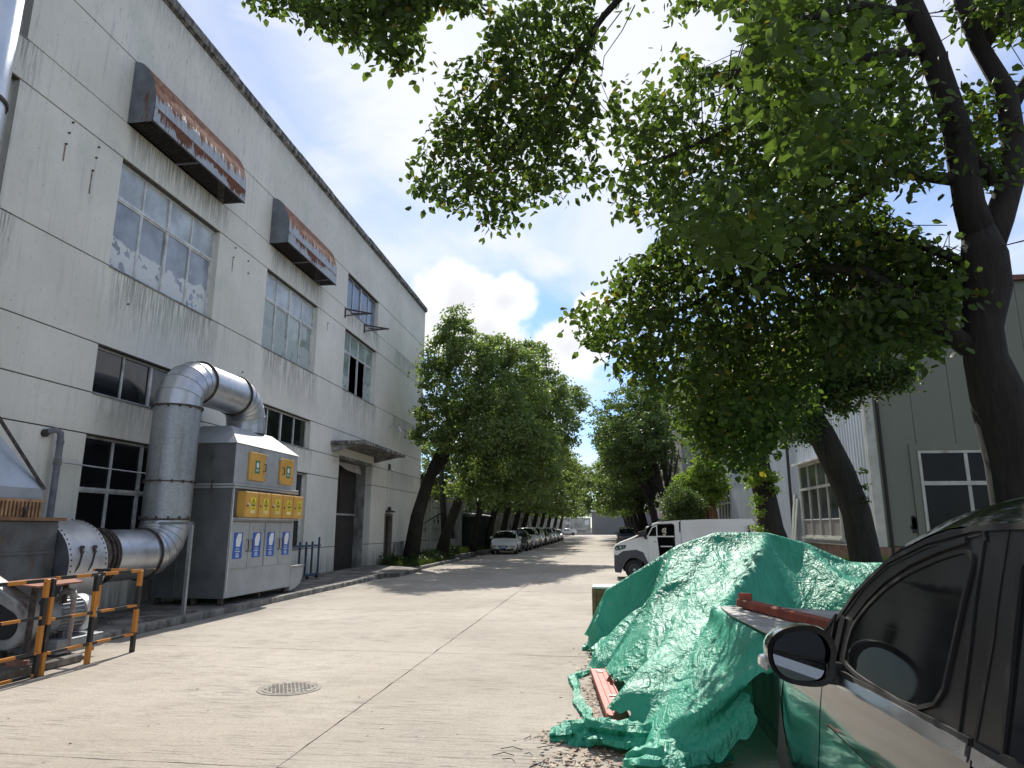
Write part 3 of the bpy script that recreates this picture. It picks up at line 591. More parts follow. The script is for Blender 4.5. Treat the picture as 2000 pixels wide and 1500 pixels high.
for j in range(5):
    ya = 13.62+.565*j; yb = ya+.53
    d = MB().box(CX+.014, CX+.21, ya, yb, 1.90, 2.44+random.uniform(-.004, .004)).build('electric_box', MYE, cab, bevel=.006)
    MB().box(CX+.211, CX+.222, ya+.012, yb-.012, 1.912, 2.425).build('box_door', MYE, d, bevel=.003)
    sticker(d, ya+.2, ya+.42, 1.98, 2.32, CX+.223, 'y')
    MB().cyl((CX+.22, ya+.07, 2.14), (CX+.24, ya+.07, 2.14), .018, 8).build('lock', MFL, d)
    if j in (0, 2): MB().bar((CX+.23, ya+.07, 2.20), (CX+.26, ya+.14, 2.14), .014, .014).build('key_tag', MWS, d)
MB().box(CX+.0, CX+.17, C0+.02, C1, 1.855, 1.89).build('box_shelf', MALU, cab)
for j, (ya, yb) in enumerate(((13.5, 14.2), (14.22, 14.9), (14.95, 15.63), (15.65, 16.3))):
    d = MB().box(CX+.002, CX+.03, ya, yb, .84, 1.80).build('access_door', MCB, cab, bevel=.006)
    m_ = (ya+yb)/2+(-.06 if j % 2 == 0 else .02); sticker(d, m_-.20, m_+.17, 1.04, 1.58, CX+.0305, 'b')
    handle((yb-.07) if j % 2 == 0 else (ya+.07), 1.18, 1.42, CX+.03, d)
    for z in (.88, 1.77): MB().cyl((CX+.01, yb if j % 2 == 0 else ya, z-.03), (CX+.01, yb if j % 2 == 0 else ya, z+.03), .014, 6).build('hinge', MFL, d)
# ducts
duct = thing('exhaust_duct', 'fat galvanised duct looping from the blower up over the grey cabinet', 'duct', (-8.6, 12.55, 0)); DX = -8.6; DR = .445; NS = 40
def ringpts(c, t, r, n=NS):
    c = Vector(c); t = Vector(t).normalized(); u = Vector((1, 0, 0)); w = t.cross(u).normalized()
    return [c+(u*math.cos(2*math.pi*k/n)+w*math.sin(2*math.pi*k/n))*r for k in range(n)]
def section(name, rings, mat):
    b = MB(); n = NS
    for r in rings: b.v += [tuple(p) for p in r]
    for i in range(len(rings)-1):
        for k in range(n): b.f.append((i*n+k, i*n+(k+1) % n, (i+1)*n+(k+1) % n, (i+1)*n+k)); b.m.append(0)
    return b.build(name, mat, duct, True)
def flange(c, t, r=DR+.035, w=.03):
    c = Vector(c); t = Vector(t).normalized(); b = MB().tube([c-t*w/2, c+t*w/2], r, 40); b.build('flange', MFL, duct)
def straight(a, c, name, mat, seams=()):
    a = Vector(a); c = Vector(c); t = c-a; section(name, [ringpts(a, t, DR), ringpts(c, t, DR)], mat)
    for s_ in seams: flange(a+t*s_, t, DR+.012, .025)
def elbow(c, a0, a1, rad, n=5, mat=None):
    """gored elbow in the Y-Z plane about c"""
    for k in range(n):
        t0, t1 = a0+(a1-a0)*k/n, a0+(a1-a0)*(k+1)/n
        def pos(t): return Vector((DX, c[0]+rad*math.cos(t), c[1]+rad*math.sin(t)))
        sg = 1 if a1 > a0 else -1
        def tan(t): return Vector((0, -math.sin(t)*sg, math.cos(t)*sg))
        ch = (pos(t1)-pos(t0)).normalized()
        rr = []
        for t in (t0, t1):
            tt = tan(t); u = Vector((1, 0, 0)); w = tt.cross(u).normalized(); rr.append([pos(t)+(u*math.cos(2*math.pi*q/NS)+w*math.sin(2*math.pi*q/NS))*DR for q in range(NS)])
        section('elbow_gore', rr, mat or MGA)
        if k: b = MB().tube([pos(t0)-tan(t0)*.008, pos(t0)+tan(t0)*.008], DR+.006, 40); b.build('gore_seam', MGD, duct)
straight((DX, 10.75, 1.2), (DX, 11.93, 1.2), 'horizontal_pipe', MGA); flange((DX, 10.78, 1.2), (0, 1, 0)); flange((DX, 11.9, 1.2), (0, 1, 0))
elbow((11.93, 1.82), -math.pi/2, 0, .62, 5); flange((DX, 12.55, 1.84), (0, 0, 1))
straight((DX, 12.55, 1.82), (DX, 12.55, 4.1), 'riser_pipe', MGD, (.33,)); flange((DX, 12.55, 4.08), (0, 0, 1))
elbow((13.17, 4.1), math.pi, math.pi/2, .62, 5); flange((DX, 13.15, 4.72), (0, 1, 0))
straight((DX, 13.17, 4.72), (DX, 14.62, 4.72), 'top_pipe', MGA, ()); flange((DX, 14.6, 4.72), (0, 1, 0))
elbow((14.62, 4.1), math.pi/2, 0, .62, 5); straight((DX, 15.24, 4.1), (DX, 15.24, 3.9), 'neck_pipe', MGA)
b = MB()
for z in (1.87, 4.06, 2.57):
    for k in range(14): a = 2*math.pi*k/14; b.box(DX+math.cos(a)*(DR+.03)-.012, DX+math.cos(a)*(DR+.03)+.012, 12.55+math.sin(a)*(DR+.03)-.012, 12.55+math.sin(a)*(DR+.03)+.012, z-.03, z+.03)
tag(b.build('flange_bolts', MFL, duct), kind='stuff')
MB().box(-7.76, -7.70, 12.04, 12.10, .11, 1.78).build('support_leg', MGD, duct); MB().box(-8.4, -7.7, 12.05, 12.09, 1.74, 1.79).build('bracket', MGD, duct)
# end trough beside the cabinet
tr = thing('steel_trough', 'grey rounded steel trough against the right end of the dust collector', 'trough', (-7.9, 16.9, .12))
pf = [(0, .72), (.55, .72), (.55, .45), (.45, .3), (.25, .2), (0, .16)]
MB().prism([(16.46+u*1.25, v) for u, v in pf], lambda u, v, d: (d, u, v), -8.4, -7.78).build('trough_body', MCB, tr, 30); MB().box(-8.43, -7.75, 16.46, 17.2, .72, .75).build('rim', MGA, tr)
# ---------------- blower ----------------
bl = thing('blower', 'dark grey centrifugal blower with riveted rounded casing behind the striped railing', 'blower', (-8.8, 9.4, .1))
MBC = simple('blower paint', (.10, .107, .115), .45, .25, var=.3, sc=3, bump=.2, world=True, dirt=((.13, .06, .03), 4, .58, .7))
MBT = simple('lit riveted sheet', (.46, .46, .46), .42, .5, var=.2, sc=3, bump=.2, bsc=4, world=True, dirt=((.22, .17, .09), 3, .6, .75))  # rim coloured lighter than the casing sides for the light on it
bc, bz, br = -8.8, 1.1, .71
prof_ = [(bc+br*math.cos(a), bz+br*math.sin(a)) for a in np.linspace(math.pi/2, -math.pi/2*.95, 26)]
out = [(bc-.2, bz+br)]+prof_+[(bc-.55, .36), (bc-.75, .6), (bc-.75, bz+br)]
for yy in (9.6, 10.42): MB().add([(x, yy, z) for x, z in out], [tuple(range(len(out)))]).build('casing_side', MBC, bl)
n = len(out); b = MB(); b.add([(x, 9.595, z) for x, z in out]+[(x, 10.425, z) for x, z in out], [(i, (i+1) % n, n+(i+1) % n, n+i) for i in range(n)]); b.build('casing_rim', MBT, bl, 35)
b = MB()
for yy in (9.64, 10.38):
    for k in range(22): a = math.pi/2-k*.12; b.ball((bc+(br+.002)*math.cos(a), yy, bz+(br+.002)*math.sin(a)), .014, 6)
tag(b.build('rivets', MFL, bl), kind='stuff')
for k in range(2):
    yy = 9.86+.27*k; a = .35; p = Vector((bc+(br+.01)*math.cos(a), yy, bz+(br+.01)*math.sin(a)))
    lt = MB().box(p.x-.02, p.x+.03, yy-.03, yy+.03, p.z-.06, p.z+.06).build('toggle_latch', MFL, bl, bevel=.01); MB().bar((p.x+.03, yy, p.z), (p.x+.1, yy+.02, p.z-.05), .018, .018).build('latch_bar', MALU, lt); MB().tube([(p.x+.02, yy, p.z-.05), (p.x+.05, yy-.08, p.z-.25), (p.x-.01, yy-.16, p.z-.42)], .012, 6).build('strap', MBK, lt)
MB().cyl((DX, 10.43, 1.2), (DX, 10.78, 1.2), DR-.02, 32).build('flexible_collar', simple('flexible collar', (.10, .085, .07), .85, var=.5, sc=6, world=True), bl)
for yy in (10.46, 10.62, 10.72): MB().cyl((DX, yy, 1.2), (DX, yy+.03, 1.2), DR+.03, 32).build('collar_ring', MFL, bl)
MB().box(-9.5, -8.34, 8.45, 9.585, .55, 1.78).build('outlet_box', MBC, bl, bevel=.015); MB().box(-9.56, -8.28, 8.38, 9.66, 1.78, 1.83).build('outlet_flange', simple('rusty edge', (.2, .11, .06), .8, var=.4, sc=8, world=True), bl)
MB().box(-8.335, -8.32, 8.5, 9.55, 1.30, 1.34).build('stiffener', MBC, bl)
MB().tube([(-8.32+.07*math.cos(a), 8.85, 1.9+.07*math.sin(a)) for a in np.linspace(0, 2*math.pi, 15)], .022, 8, False).build('lifting_eye', MFL, bl)
MTR = simple('pale blue-grey sheet', (.33, .37, .42), .4, .4, var=.15, sc=2, world=True, dirt=((.26, .18, .11), 3, .6, .75)); MRB = simple('rusty ribbed band', (.34, .21, .12), .7, .3, var=.35, sc=9, world=True)
b = MB(); zs = np.linspace(0, 1, 12)
for k in range(12): b.box(-8.36+.0, -8.3-.0, 8.42+k*.065, 8.42+k*.065+.03, 1.83, 2.05)
b.box(-9.5, -8.36, 8.4, 9.2, 1.83, 2.05); b.build('flexible_joint', MRB, bl)
MB().box(-9.54, -8.30, 8.36, 9.22, 2.05, 2.09).build('joint_flange', MRB, bl)
b = MB(); q = [(-9.52, 8.38), (-8.33, 8.38), (-8.33, 9.18), (-9.52, 9.18)]
b.add([(x, y, 2.09) for x, y in q]+[(x, y, 2.25) for x, y in q], [(0, 1, 5, 4), (1, 2, 6, 5), (2, 3, 7, 6), (3, 0, 4, 7)])
cc = [(-9.25, 7.9)]*1; ctr = (-9.43, 7.95); ang = [(-3*math.pi/4), (-math.pi/4), math.pi/4, 3*math.pi/4]
tpz = 3.7; top = []
for k in range(4):
    for j in range(6): a = ang[k]+(math.pi/2)*j/6; top.append((ctr[0]+.45*math.cos(a), ctr[1]+.45*math.sin(a), tpz))
base = len(b.v); b.v += [(x, y, 2.25) for x, y in q]+top; 
for k in range(4):
    for j in range(6): b.f.append((base+4+k*6+j, base+4+(k*6+j+1) % 24, base+(k+1) % 4 if False else base+[0, 1, 2, 3][k])); b.m.append(0)
    b.f.append((base+[0, 1, 2, 3][k], base+4+k*6, base+[3, 0, 1, 2][k])); b.m.append(0)
b.build('transition', MTR, bl)
MB().bar((-8.32, 9.19, 2.24), (-8.83, 8.3, 3.7), .04, .04).build('edge_angle', MFL, bl)
st = thing('exhaust_stack', 'pale round metal exhaust stack rising at the far left of the facade', 'stack', (ctr[0], ctr[1], 3.7))
MST = galv('bright galvanised pipe', (.66, .68, .70), .38, .15)
for k, (z0, z1) in enumerate(((3.7, 5.6), (5.6, 8.1), (8.1, 10.6), (10.6, 14.5))):
    MB().cyl((*ctr, z0), (*ctr, z1), .45, 36).build('pipe_section', MST, st, 40); MB().cyl((*ctr, z1-.025), (*ctr, z1+.025), .485, 36).build('flange', MFL, st)
mo = thing('electric_motor', 'grey finned electric motor with pale fan cover on a steel base behind the railing', 'motor', (-7.1, 8.5, .1)); mx, mz = -7.14, .56
MMO = simple('motor grey', (.26, .28, .30), .45, .2, var=.25, sc=6, world=True)
MB().cyl((mx, 8.2, mz), (mx, 8.62, mz), .215, 24).build('motor_body', MMO, mo, 40)
for k in range(26):
    a = 2*math.pi*k/26; MB().bar((mx+.225*math.cos(a), 8.22, mz+.225*math.sin(a)), (mx+.225*math.cos(a), 8.6, mz+.225*math.sin(a)), .012, .035, up=(math.cos(a), 0, math.sin(a))).build('fin', MMO, mo)
MB().tube([(mx, 8.62, mz), (mx, 8.8, mz), (mx, 8.86, mz)], [.245, .245, .17], 24).build('fan_cover', simple('pale cover', (.5, .51, .52), .4, var=.15, world=True), mo, 35)
MB().tube([(mx, 8.12, mz), (mx, 8.2, mz)], [.16, .22], 20).build('end_bell', MMO, mo, 35); MB().box(mx-.08, mx+.12, 8.32, 8.5, mz-.3, mz-.18).build('terminal_box', MMO, mo, bevel=.01)
MB().box(mx-.3, mx+.3, 8.1, 8.9, .12, .3).build('motor_base', MMO, mo, bevel=.01)
bg_ = thing('belt_guard', 'worn grey rounded belt guard sloping down beside the motor', 'guard', (-7.6, 7.9, .2))
def capsule(p, q, r, n=14):
    p = Vector(p); q = Vector(q); a0 = math.atan2(q.y-p.y, q.x-p.x)
    return [(p.x+r*1.25*math.cos(a), p.y+r*1.25*math.sin(a)) for a in np.linspace(a0+math.pi/2, a0+3*math.pi/2, n)]+[(q.x+r*math.cos(a), q.y+r*math.sin(a)) for a in np.linspace(a0-math.pi/2, a0+math.pi/2, n)]
MGU = simple('worn guard paint', (.34, .34, .33), .6, .2, var=.25, sc=5, world=True, dirt=((.12, .1, .085), 4, .5, .66))
cp = capsule((-8.35, 1.0), (-7.28, .52), .3)
MB().prism(cp, lambda u, v, d: (u, d, v), 7.75, 8.02).build('guard_body', MGU, bg_, 35, bevel=.02); cp2 = capsule((-8.35, 1.0), (-7.28, .52), .17)
MB().prism(cp2, lambda u, v, d: (u, d, v), 7.73, 7.76).build('guard_mesh', MDARK, bg_); MB().cyl((-7.28, 8.02, .55), (-7.28, 8.13, .55), .1, 16).build('shaft', MMO, bg_)
for x in (-8.2, -7.4): MB().box(x-.03, x+.03, 7.85, 7.93, .11, .5).build('stand', MFL, bg_)
tb = thing('steel_table', 'rusty red-brown steel plate table top above the motor', 'table', (-7.3, 8.2, .1)); MRT = simple('rusty plate', (.30, .13, .085), .75, .1, var=.3, sc=5, bump=.3, world=True, dirt=((.13, .06, .04), 5, .55, .7))
MB().prism([(-7.66, 7.95), (-6.74, 7.55), (-6.8, 8.35), (-7.85, 9.25)], lambda u, v, d: (u, v, d), .98, 1.0).build('plate', MRT, tb)
for x, y in ((-7.6, 8.05), (-6.95, 7.75), (-7.0, 8.3)): MB().box(x-.025, x+.025, y-.025, y+.025, .1, .98).build('leg', MFL, tb)
sp_ = thing('standing_pipe', 'rusty grey pipe with a bent top standing in front of the motor', 'pipe', (-6.86, 8.3, .1)); MSP = simple('pipe', (.26, .22, .2), .7, var=.3, sc=8, world=True)
MB().tube([(-7.05, 8.3, .83), (-6.98, 8.3, .88), (-6.88, 8.3, .86), (-6.86, 8.3, .78)], .045, 10).build('bend', MGU, sp_, True); MB().cyl((-6.86, 8.3, .06), (-6.86, 8.3, .8), .032, 12).build('pipe', MSP, sp_, 40); MB().cyl((-6.86, 8.3, .07), (-6.86, 8.3, .12), .05, 10).build('foot', MFL, sp_)
tag(MB().box(-8.6, -6.72, 5, 8.42, .0, .1).build('concrete_pad', MAPRON, bevel=.015), 'low concrete pad edging the road under the striped railing', 'concrete pad')
MBR = simple('broken brick', (.24, .12, .085), .9, var=.3, sc=9, bump=.6, world=True)
bs = random.Random(3)
for k in range(9):
    x, y = -7.25+bs.uniform(-.45, .4), 6.9+bs.uniform(-.8, .9); a = bs.uniform(0, 3); s_ = bs.uniform(.6, 1)
    MB().bar((x-.11*math.cos(a), y-.11*math.sin(a), .1+.028*s_+.0), (x+.11*math.cos(a), y+.11*math.sin(a), .1+.028*s_+bs.uniform(0, .03)), .11, .055).build('brick', MBR, None, bevel=.006)
for o in [o for o in bpy.data.objects if o.name.startswith('brick') and o.parent is None]: tag(o, 'broken red brick lying on the pad behind the left railing panel', 'brick', 'loose bricks behind the railing')
# ---------------- striped railing ----------------
def stripe(name, ax, per, off=0.0):
    m = Mt(name); s = m.sep(); v = m.math('ADD', m.math('DIVIDE', s[ax], per), off+50); f = m.math('GREATER_THAN', m.math('FRACT', v), .5)
    wob = m.noise(20, 3, .5); c = m.mix(f, (.50, .19, .025), (.014, .014, .015)); rs = m.rng(m.noise(9, 6, .7), .62, .70); c = m.mix(rs, c, (.16, .08, .05)); m.col(c); m.rough(.5); m.bump(wob, .15, .004); return m.mat
SZ = stripe('striped post paint', 2, .62, .08); SY = stripe('striped rail paint', 1, .5, .2); SZ2 = stripe('striped post paint two', 2, .62, .58); SXs = stripe('striped return paint', 0, .5, 0)
rl = thing('barrier_railing', 'orange and black striped steel railing around the blower', 'railing', (-6.55, 8.2, 0))
for k, (y, w, mt) in enumerate(((7.47, .052, SZ2), (7.56, .052, SZ), (8.28, .055, SZ), (9.12, .055, SZ2), (5.6, .055, SZ))):
    MB().box(-6.55-w/2, -6.55+w/2, y-w/2, y+w/2, 0, 1.09).build('post', mt, rl, bevel=.004)
for (z, y0, y1) in ((1.075, 4.0, 7.44), (.66, 4.0, 7.44), (.27, 4.0, 7.44), (.03, 4.0, 7.44), (1.09, 7.6, 9.18), (.62, 7.6, 9.1), (.24, 7.6, 9.1)):
    h = .02 if z > 1 else .016; MB().box(-6.57, -6.53, y0, y1, z-h, z+h).build('rail', SY, rl)
MB().box(-7.28, -6.58, 9.10, 9.14, 1.075, 1.11).build('rail', SXs, rl); MB().box(-7.24, -7.19, 9.15, 9.2, .0, 1.07).build('post', SZ, rl); MB().box(-6.57, -6.53, 9.18, 9.42, 1.08, 1.10).build('rail', SY, rl)
# blue gate
gt = thing('blue_gate', 'small blue barred steel gate leaning by the factory wall right of the dust collector', 'gate', (-9.2, 20.7, .12)); MBG = simple('blue gate paint', (.045, .085, .14), .5, .2, var=.3, sc=6, world=True)
for y in (20.0, 20.45, 20.9, 21.4): MB().box(-9.23, -9.18, y-.025, y+.025, .2, 1.25 if y < 21.3 else 1.38).build('bar', MBG, gt)
for z in (.24, 1.12): MB().box(-9.25, -9.16, 19.3, 21.45, z-.03, z+.03).build('rail', MBG, gt)
MB().cyl((-9.22, 20.6, .17), (-9.16, 20.6, .17), .055, 12).build('wheel', MBK, gt); MB().cyl((-9.22, 21.3, .17), (-9.16, 21.3, .17), .055, 12).build('wheel', MBK, gt)
# ---------------- vehicles ----------------
def paint(name, c, rough=.3, coat=.8, metal=0):
    m = Mt(name); n = m.noise(3, 6, .6, world=False); d = m.rng(m.noise(1.5, 5, .7, world=False, loc=(3, 1, 2)), .5, .75)
    m.col(m.mix(m.math('MULTIPLY', d, .25), c, tuple(min(1, x*.5+.06) for x in c))); m.rough(m.rng(n, .3, .7, rough, rough+.15)); m.b.inputs['Coat Weight'].default_value = coat; m.b.inputs['Coat Roughness'].default_value = .06; m.b.inputs['Metallic'].default_value = metal; return m.mat
MTY = simple('tyre rubber', (.018, .018, .018), .85, var=.3, sc=20); MRIM = simple('alloy rim', (.35, .36, .37), .35, .8, var=.1); MCG = simple('car glass', (.008, .009, .010), .04, 0, var=.4, sc=1, spec=.32); MTRM = simple('black trim', (.02, .02, .022), .55, var=.2); MLENS = simple('headlamp lens', (.35, .37, .4), .08, .3, var=.5, sc=18, coat=1); MRED = simple('red lens', (.3, .01, .01), .15, coat=1); MPLB = simple('blue plate', (.02, .09, .4), .5); MCH = simple('chrome', (.85, .85, .86), .26, 1, var=.05)
def wheel(par, x, y, r, w, side):
    h = MB().cyl((x, y, r), (x+side*w, y, r), r, 24).build('wheel', MTY, par, 40)
    MB().cyl((x+side*(w-.02), y, r), (x+side*(w+.006), y, r), r*.64, 20).build('rim', MRIM, h, 40)
    b = MB()
    for k in range(5): a = 2*math.pi*k/5; b.add([(x+side*(w+.0075), y+r*.2*math.cos(a+.5), r+r*.2*math.sin(a+.5)), (x+side*(w+.0075), y+r*.55*math.cos(a+.25), r+r*.55*math.sin(a+.25)), (x+side*(w+.0075), y+r*.55*math.cos(a+.85), r+r*.55*math.sin(a+.85))], [(0, 1, 2)])
    b.build('rim_gap', MTRM, h)
def car(label, cat_name, L, Wd, H, prof, mat, loc, rz, kind='sedan', group=None, hw=.30, details='front', plate=MPLB):
    """prof: list of (y fraction from rear 0..1, shoulder z, roof z or None)"""
    t = thing(cat_name, label, 'car', (0, 0, 0), group); w = Wd/2; hy = L/2
    ys = [p[0]*L-hy for p in prof]
    b = MB(); rows = []
    for (f, zs, zr), y in zip(prof, ys):
        e = min(1, .80+.20*min(1, min(f, 1-f)/.12)**.6); ww = w*e; zb = .22 if .04 < f < .96 else .30; zr_ = zr if zr else zs+.015; up = zr is not None
        wr = ww*.70 if up else ww*.8
        row = [(ww*.85, zb), (ww*.97, zb+.1), (ww, (zb+zs)*.52), (ww*.985, zs-.1), (ww*.94, zs), (wr+.03*up, zr_-.05*up), (wr*.9, zr_), (0, zr_+.025)]
        rows.append([(x, y, z) for x, z in row]+[(-x, y, z) for x, z in row[::-1][1:]])
    n = len(rows[0]); b.v = [p for r in rows for p in r]
    for i in range(len(rows)-1):
        for j in range(n-1): b.f.append((i*n+j, i*n+j+1, (i+1)*n+j+1, (i+1)*n+j)); b.m.append(0)
        b.f.append((i*n+n-1, i*n, (i+1)*n, (i+1)*n+n-1)); b.m.append(0)
    b.f += [tuple(range(n)), tuple(range((len(rows)-1)*n, len(rows)*n))]; b.m += [0, 0]
    b.build('body', mat, t, 38)
    def srf(y, s):
        i = max(0, min(len(ys)-2, sum(1 for q in ys if q <= y)-1)); f = (y-ys[i])/(ys[i+1]-ys[i]); a, c = rows[i], rows[i+1]
        p = Vector(a[4]).lerp(Vector(c[4]), f); q = Vector(a[5]).lerp(Vector(c[5]), f); return p.lerp(q, s)
    ups = [i for i, p in enumerate(prof) if p[2]]
    ya, yb = ys[ups[0]], ys[ups[-1]]; ga, gb = ys[ups[0]-1], ys[ups[-1]+1]
    for sd in (1, -1):
        spans = [(ya+.1, ya+(yb-ya)*.34), (ya+(yb-ya)*.37, ya+(yb-ya)*.67), (ya+(yb-ya)*.70, yb+.02)]
        for k, (p, q) in enumerate(spans):
            pts = []
            lo0, lo1 = p-(.25 if k == 0 else 0), q+(.32 if k == 2 else 0)
            for yy, s in ((lo0, .1), (lo1, .1), (q, .88), (p, .88)):
                v = srf(max(ga+.1, min(gb-.1, yy)), s); pts.append((sd*(v.x+.008), v.y, v.z))
            MB().add(pts, [(0, 1, 2, 3)]).build('side_window', MCG, t)
        for wy in (hy-.86, -hy+.82):
            wheel(t, sd*(w-.24), wy, hw, .23, sd)
            a_ = [(sd*(w*.99+.006), wy+(hw+.075)*math.cos(q), max(.2, hw+(hw+.075)*math.sin(q))) for q in np.linspace(-.1, math.pi+.1, 16)]; i_ = [(x, wy+(y-wy)*.2, hw+(z-hw)*.2) for x, y, z in a_]
            MB().add(a_+i_, [(j, j+1, 17+j, 16+j) for j in range(15)]).build('wheel_arch', MTRM, t)
        m_ = MB().box(sd*(w-.02)-.0, sd*(w+.17), yb+.25, yb+.35, prof[ups[-1]][1]+.0, prof[ups[-1]][1]+.15).build('wing_mirror', mat if kind != 'pickup' else MTRM, t, bevel=.03)
        MB().box(sd*(w*.99), sd*(w*.99)+sd*.012, -hy+.6, hy-.6, .24, .36).build('sill', MTRM, t)
    def glassq(i0, i1, nm):
        a, c = rows[i0], rows[i1]; P = []
        for r, s in ((a, .12), (c, .9)): pass
        zlo, zhi = (a, c)
        L0, L1 = Vector(a[6]), Vector(c[6]); A0 = Vector(a[5]).lerp(Vector(a[4]), .3)
        pl = [Vector(a[4]).lerp(Vector(c[5]), .10), Vector(a[4]).lerp(Vector(c[5]), .90)]
        out = Vector((0, (1 if a[4][1] > c[4][1] else -1)*.02, .02))
        q = [Vector((pl[0].x*.93, pl[0].y, pl[0].z))+out, Vector((pl[1].x*.97, pl[1].y, pl[1].z))+out]
        top = Vector((0, c[7][1], c[7][2])); bot = Vector((0, a[7][1], a[7][2])); m0 = bot.lerp(top, .10)+out; m1 = bot.lerp(top, .90)+out
        MB().add([q[0], m0, (-q[0].x, q[0].y, q[0].z), (-q[1].x, q[1].y, q[1].z), m1, q[1]], [(0, 1, 4, 5), (1, 2, 3, 4)]).build(nm, MCG, t)
    glassq(ups[-1]+1, ups[-1], 'windshield'); glassq(ups[0]-1, ups[0], 'rear_window')
    zf = prof[-1][1]; e_ = w*.80
    for sd in (1, -1):
        MB().prism([(sd*e_*.55, zf-.13), (sd*e_*1.0, zf-.19), (sd*e_*1.12, zf-.06), (sd*e_*.62, zf-.05)], lambda u, v, d: (u, d, v), hy-.11, hy+.012).build('headlight', MLENS, t, bevel=.01)
        MB().box(sd*e_*.7, sd*e_*.98, hy-.05, hy+.012, .30, .40).build('fog_lamp', MTRM, t)
        MB().prism([(sd*e_*.6, prof[0][1]-.16), (sd*e_*1.04, prof[0][1]-.2), (sd*e_*1.08, prof[0][1]-.04), (sd*e_*.62, prof[0][1]-.04)], lambda u, v, d: (u, d, v), -hy-.012, -hy+.1).build('tail_lamp', MRED, t)
    if kind == 'pickup':
        MB().box(-e_*.62, e_*.62, hy-.02, hy+.016, zf-.34, zf-.05).build('grille', MTRM, t)
        for q in range(5): MB().box(-e_*.5+q*e_*.22, -e_*.5+q*e_*.22+.05, hy+.016, hy+.026, zf-.32, zf-.07).build('grille_slot', mat, t)
    else:
        MB().prism([(-e_*.55, zf-.07), (-e_*.28, zf-.30), (e_*.28, zf-.30), (e_*.55, zf-.07)], lambda u, v, d: (u, d, v), hy-.02, hy+.016).build('grille', MTRM, t)
        for sd in (1, -1): MB().bar((sd*e_*.52, hy+.02, zf-.07), (sd*e_*.24, hy+.02, zf-.29), .03, .03).build('grille_chrome', MCH, t)
        MB().tube([(.06*math.cos(q), hy+.022, zf-.16+.045*math.sin(q)) for q in np.linspace(0, 2*math.pi, 13)], .008, 5, False).build('badge', MCH, t)
    MB().box(-e_*.7, e_*.7, hy-.02, hy+.012, .26, .36).build('lower_intake', MTRM, t)
    pl_ = MB().box(-.22, .22, hy+.018, hy+.026, .40, .53).build('number_plate', plate, t)
    b = MB()
    for q in range(7): b.box(-.185+q*.055, -.15+q*.055, hy+.0262, hy+.0272, .43, .50)
    b.build('print', MWS, pl_)
    MB().box(-.22, .22, -hy-.02, -hy+.02, prof[0][1]-.32, prof[0][1]-.19).build('number_plate', plate, t)
    t.location = loc; t.rotation_euler = (0, 0, rz); return t
SEDAN = [(0, .82, None), (.04, 1.0, None), (.17, 1.04, None), (.33, .98, 1.40), (.45, .97, 1.47), (.56, .96, 1.45), (.74, .93, None), (.92, .80, None), (.985, .70, None), (1, .62, None)]
SUV = [(0, .9, None), (.025, 1.1, None), (.05, 1.12, None), (.14, 1.1, 1.58), (.35, 1.08, 1.68), (.55, 1.06, 1.64), (.72, 1.04, None), (.92, .95, None), (.985, .86, None), (1, .7, None)]
MPVP = [(0, .9, None), (.02, 1.1, None), (.03, 1.12, None), (.10, 1.1, 1.62), (.35, 1.08, 1.74), (.64, 1.05, 1.70), (.80, 1.02, None), (.94, .92, None), (.985, .8, None), (1, .66, None)]
WHT = paint('white car paint', (.70, .70, .69)); GRY = paint('dark grey car paint', (.05, .053, .058), .25); BLK = paint('black car paint', (.012, .013, .016), .2); SIL = paint('silver car paint', (.42, .43, .44), .28, metal=.5); BLU = paint('deep blue car paint', (.02, .03, .06), .25)
GL = 'cars parked nose to the camera along the left kerb'
rowc = [('white saloon with blue number plate, first in the left row of parked cars', 'parked_car', 4.63, 1.76, 1.5, SEDAN, WHT, 'sedan'),
 ('dark grey saloon parked right behind the first white saloon', 'parked_car', 4.6, 1.76, 1.5, SEDAN, GRY, 'sedan'),
 ('white off-roader with slotted grille, third in the left row', 'parked_car', 4.7, 1.86, 1.75, SUV, WHT, 'pickup'),
 ('white people carrier, fourth in the left row of parked cars', 'parked_car', 4.7, 1.8, 1.7, MPVP, WHT, 'mpv'),
 ('black saloon, fifth in the left row between two white cars', 'parked_car', 4.6, 1.78, 1.5, SEDAN, BLK, 'sedan'),
 ('white off-roader, sixth in the left row of parked cars', 'parked_car', 4.6, 1.85, 1.7, SUV, WHT, 'mpv'),
 ('silver off-roader, seventh in the left row of parked cars', 'parked_car', 4.6, 1.8, 1.5, SUV, SIL, 'sedan'),
 ('dark saloon, eighth in the left row near its far end', 'parked_car', 4.6, 1.8, 1.5, SEDAN, GRY, 'sedan'),
 ('white saloon at the far end of the left row', 'parked_car', 4.6, 1.8, 1.5, SEDAN, WHT, 'sedan')]
yy = 46.0
for k, (lb, nm, L, w_, h_, pf_, mt, kd) in enumerate(rowc):
    car(lb, nm, L, w_, h_, pf_, mt, (-6.62+.05*random.uniform(-1, 1), yy, 0), math.pi+random.uniform(-.02, .02)+(.03 if k == 0 else 0), kd, GL); yy += 5.6+random.uniform(0, .6)
car('black off-roader seen from behind, nearer of two on the right kerb', 'parked_car', 4.6, 1.88, 1.7, SUV, BLU, (2.05, 71, 0), 0, 'mpv', 'dark cars on the right kerb', plate=MBK)
car('black people carrier, farther of two dark cars on the right kerb', 'parked_car', 4.7, 1.85, 1.75, MPVP, BLK, (2.1, 79, 0), 0, 'mpv', 'dark cars on the right kerb')
car('distant white car standing across the road end', 'parked_car', 4.6, 1.8, 1.5, SEDAN, WHT, (-8.5, 150, 0), math.pi/2, 'sedan')
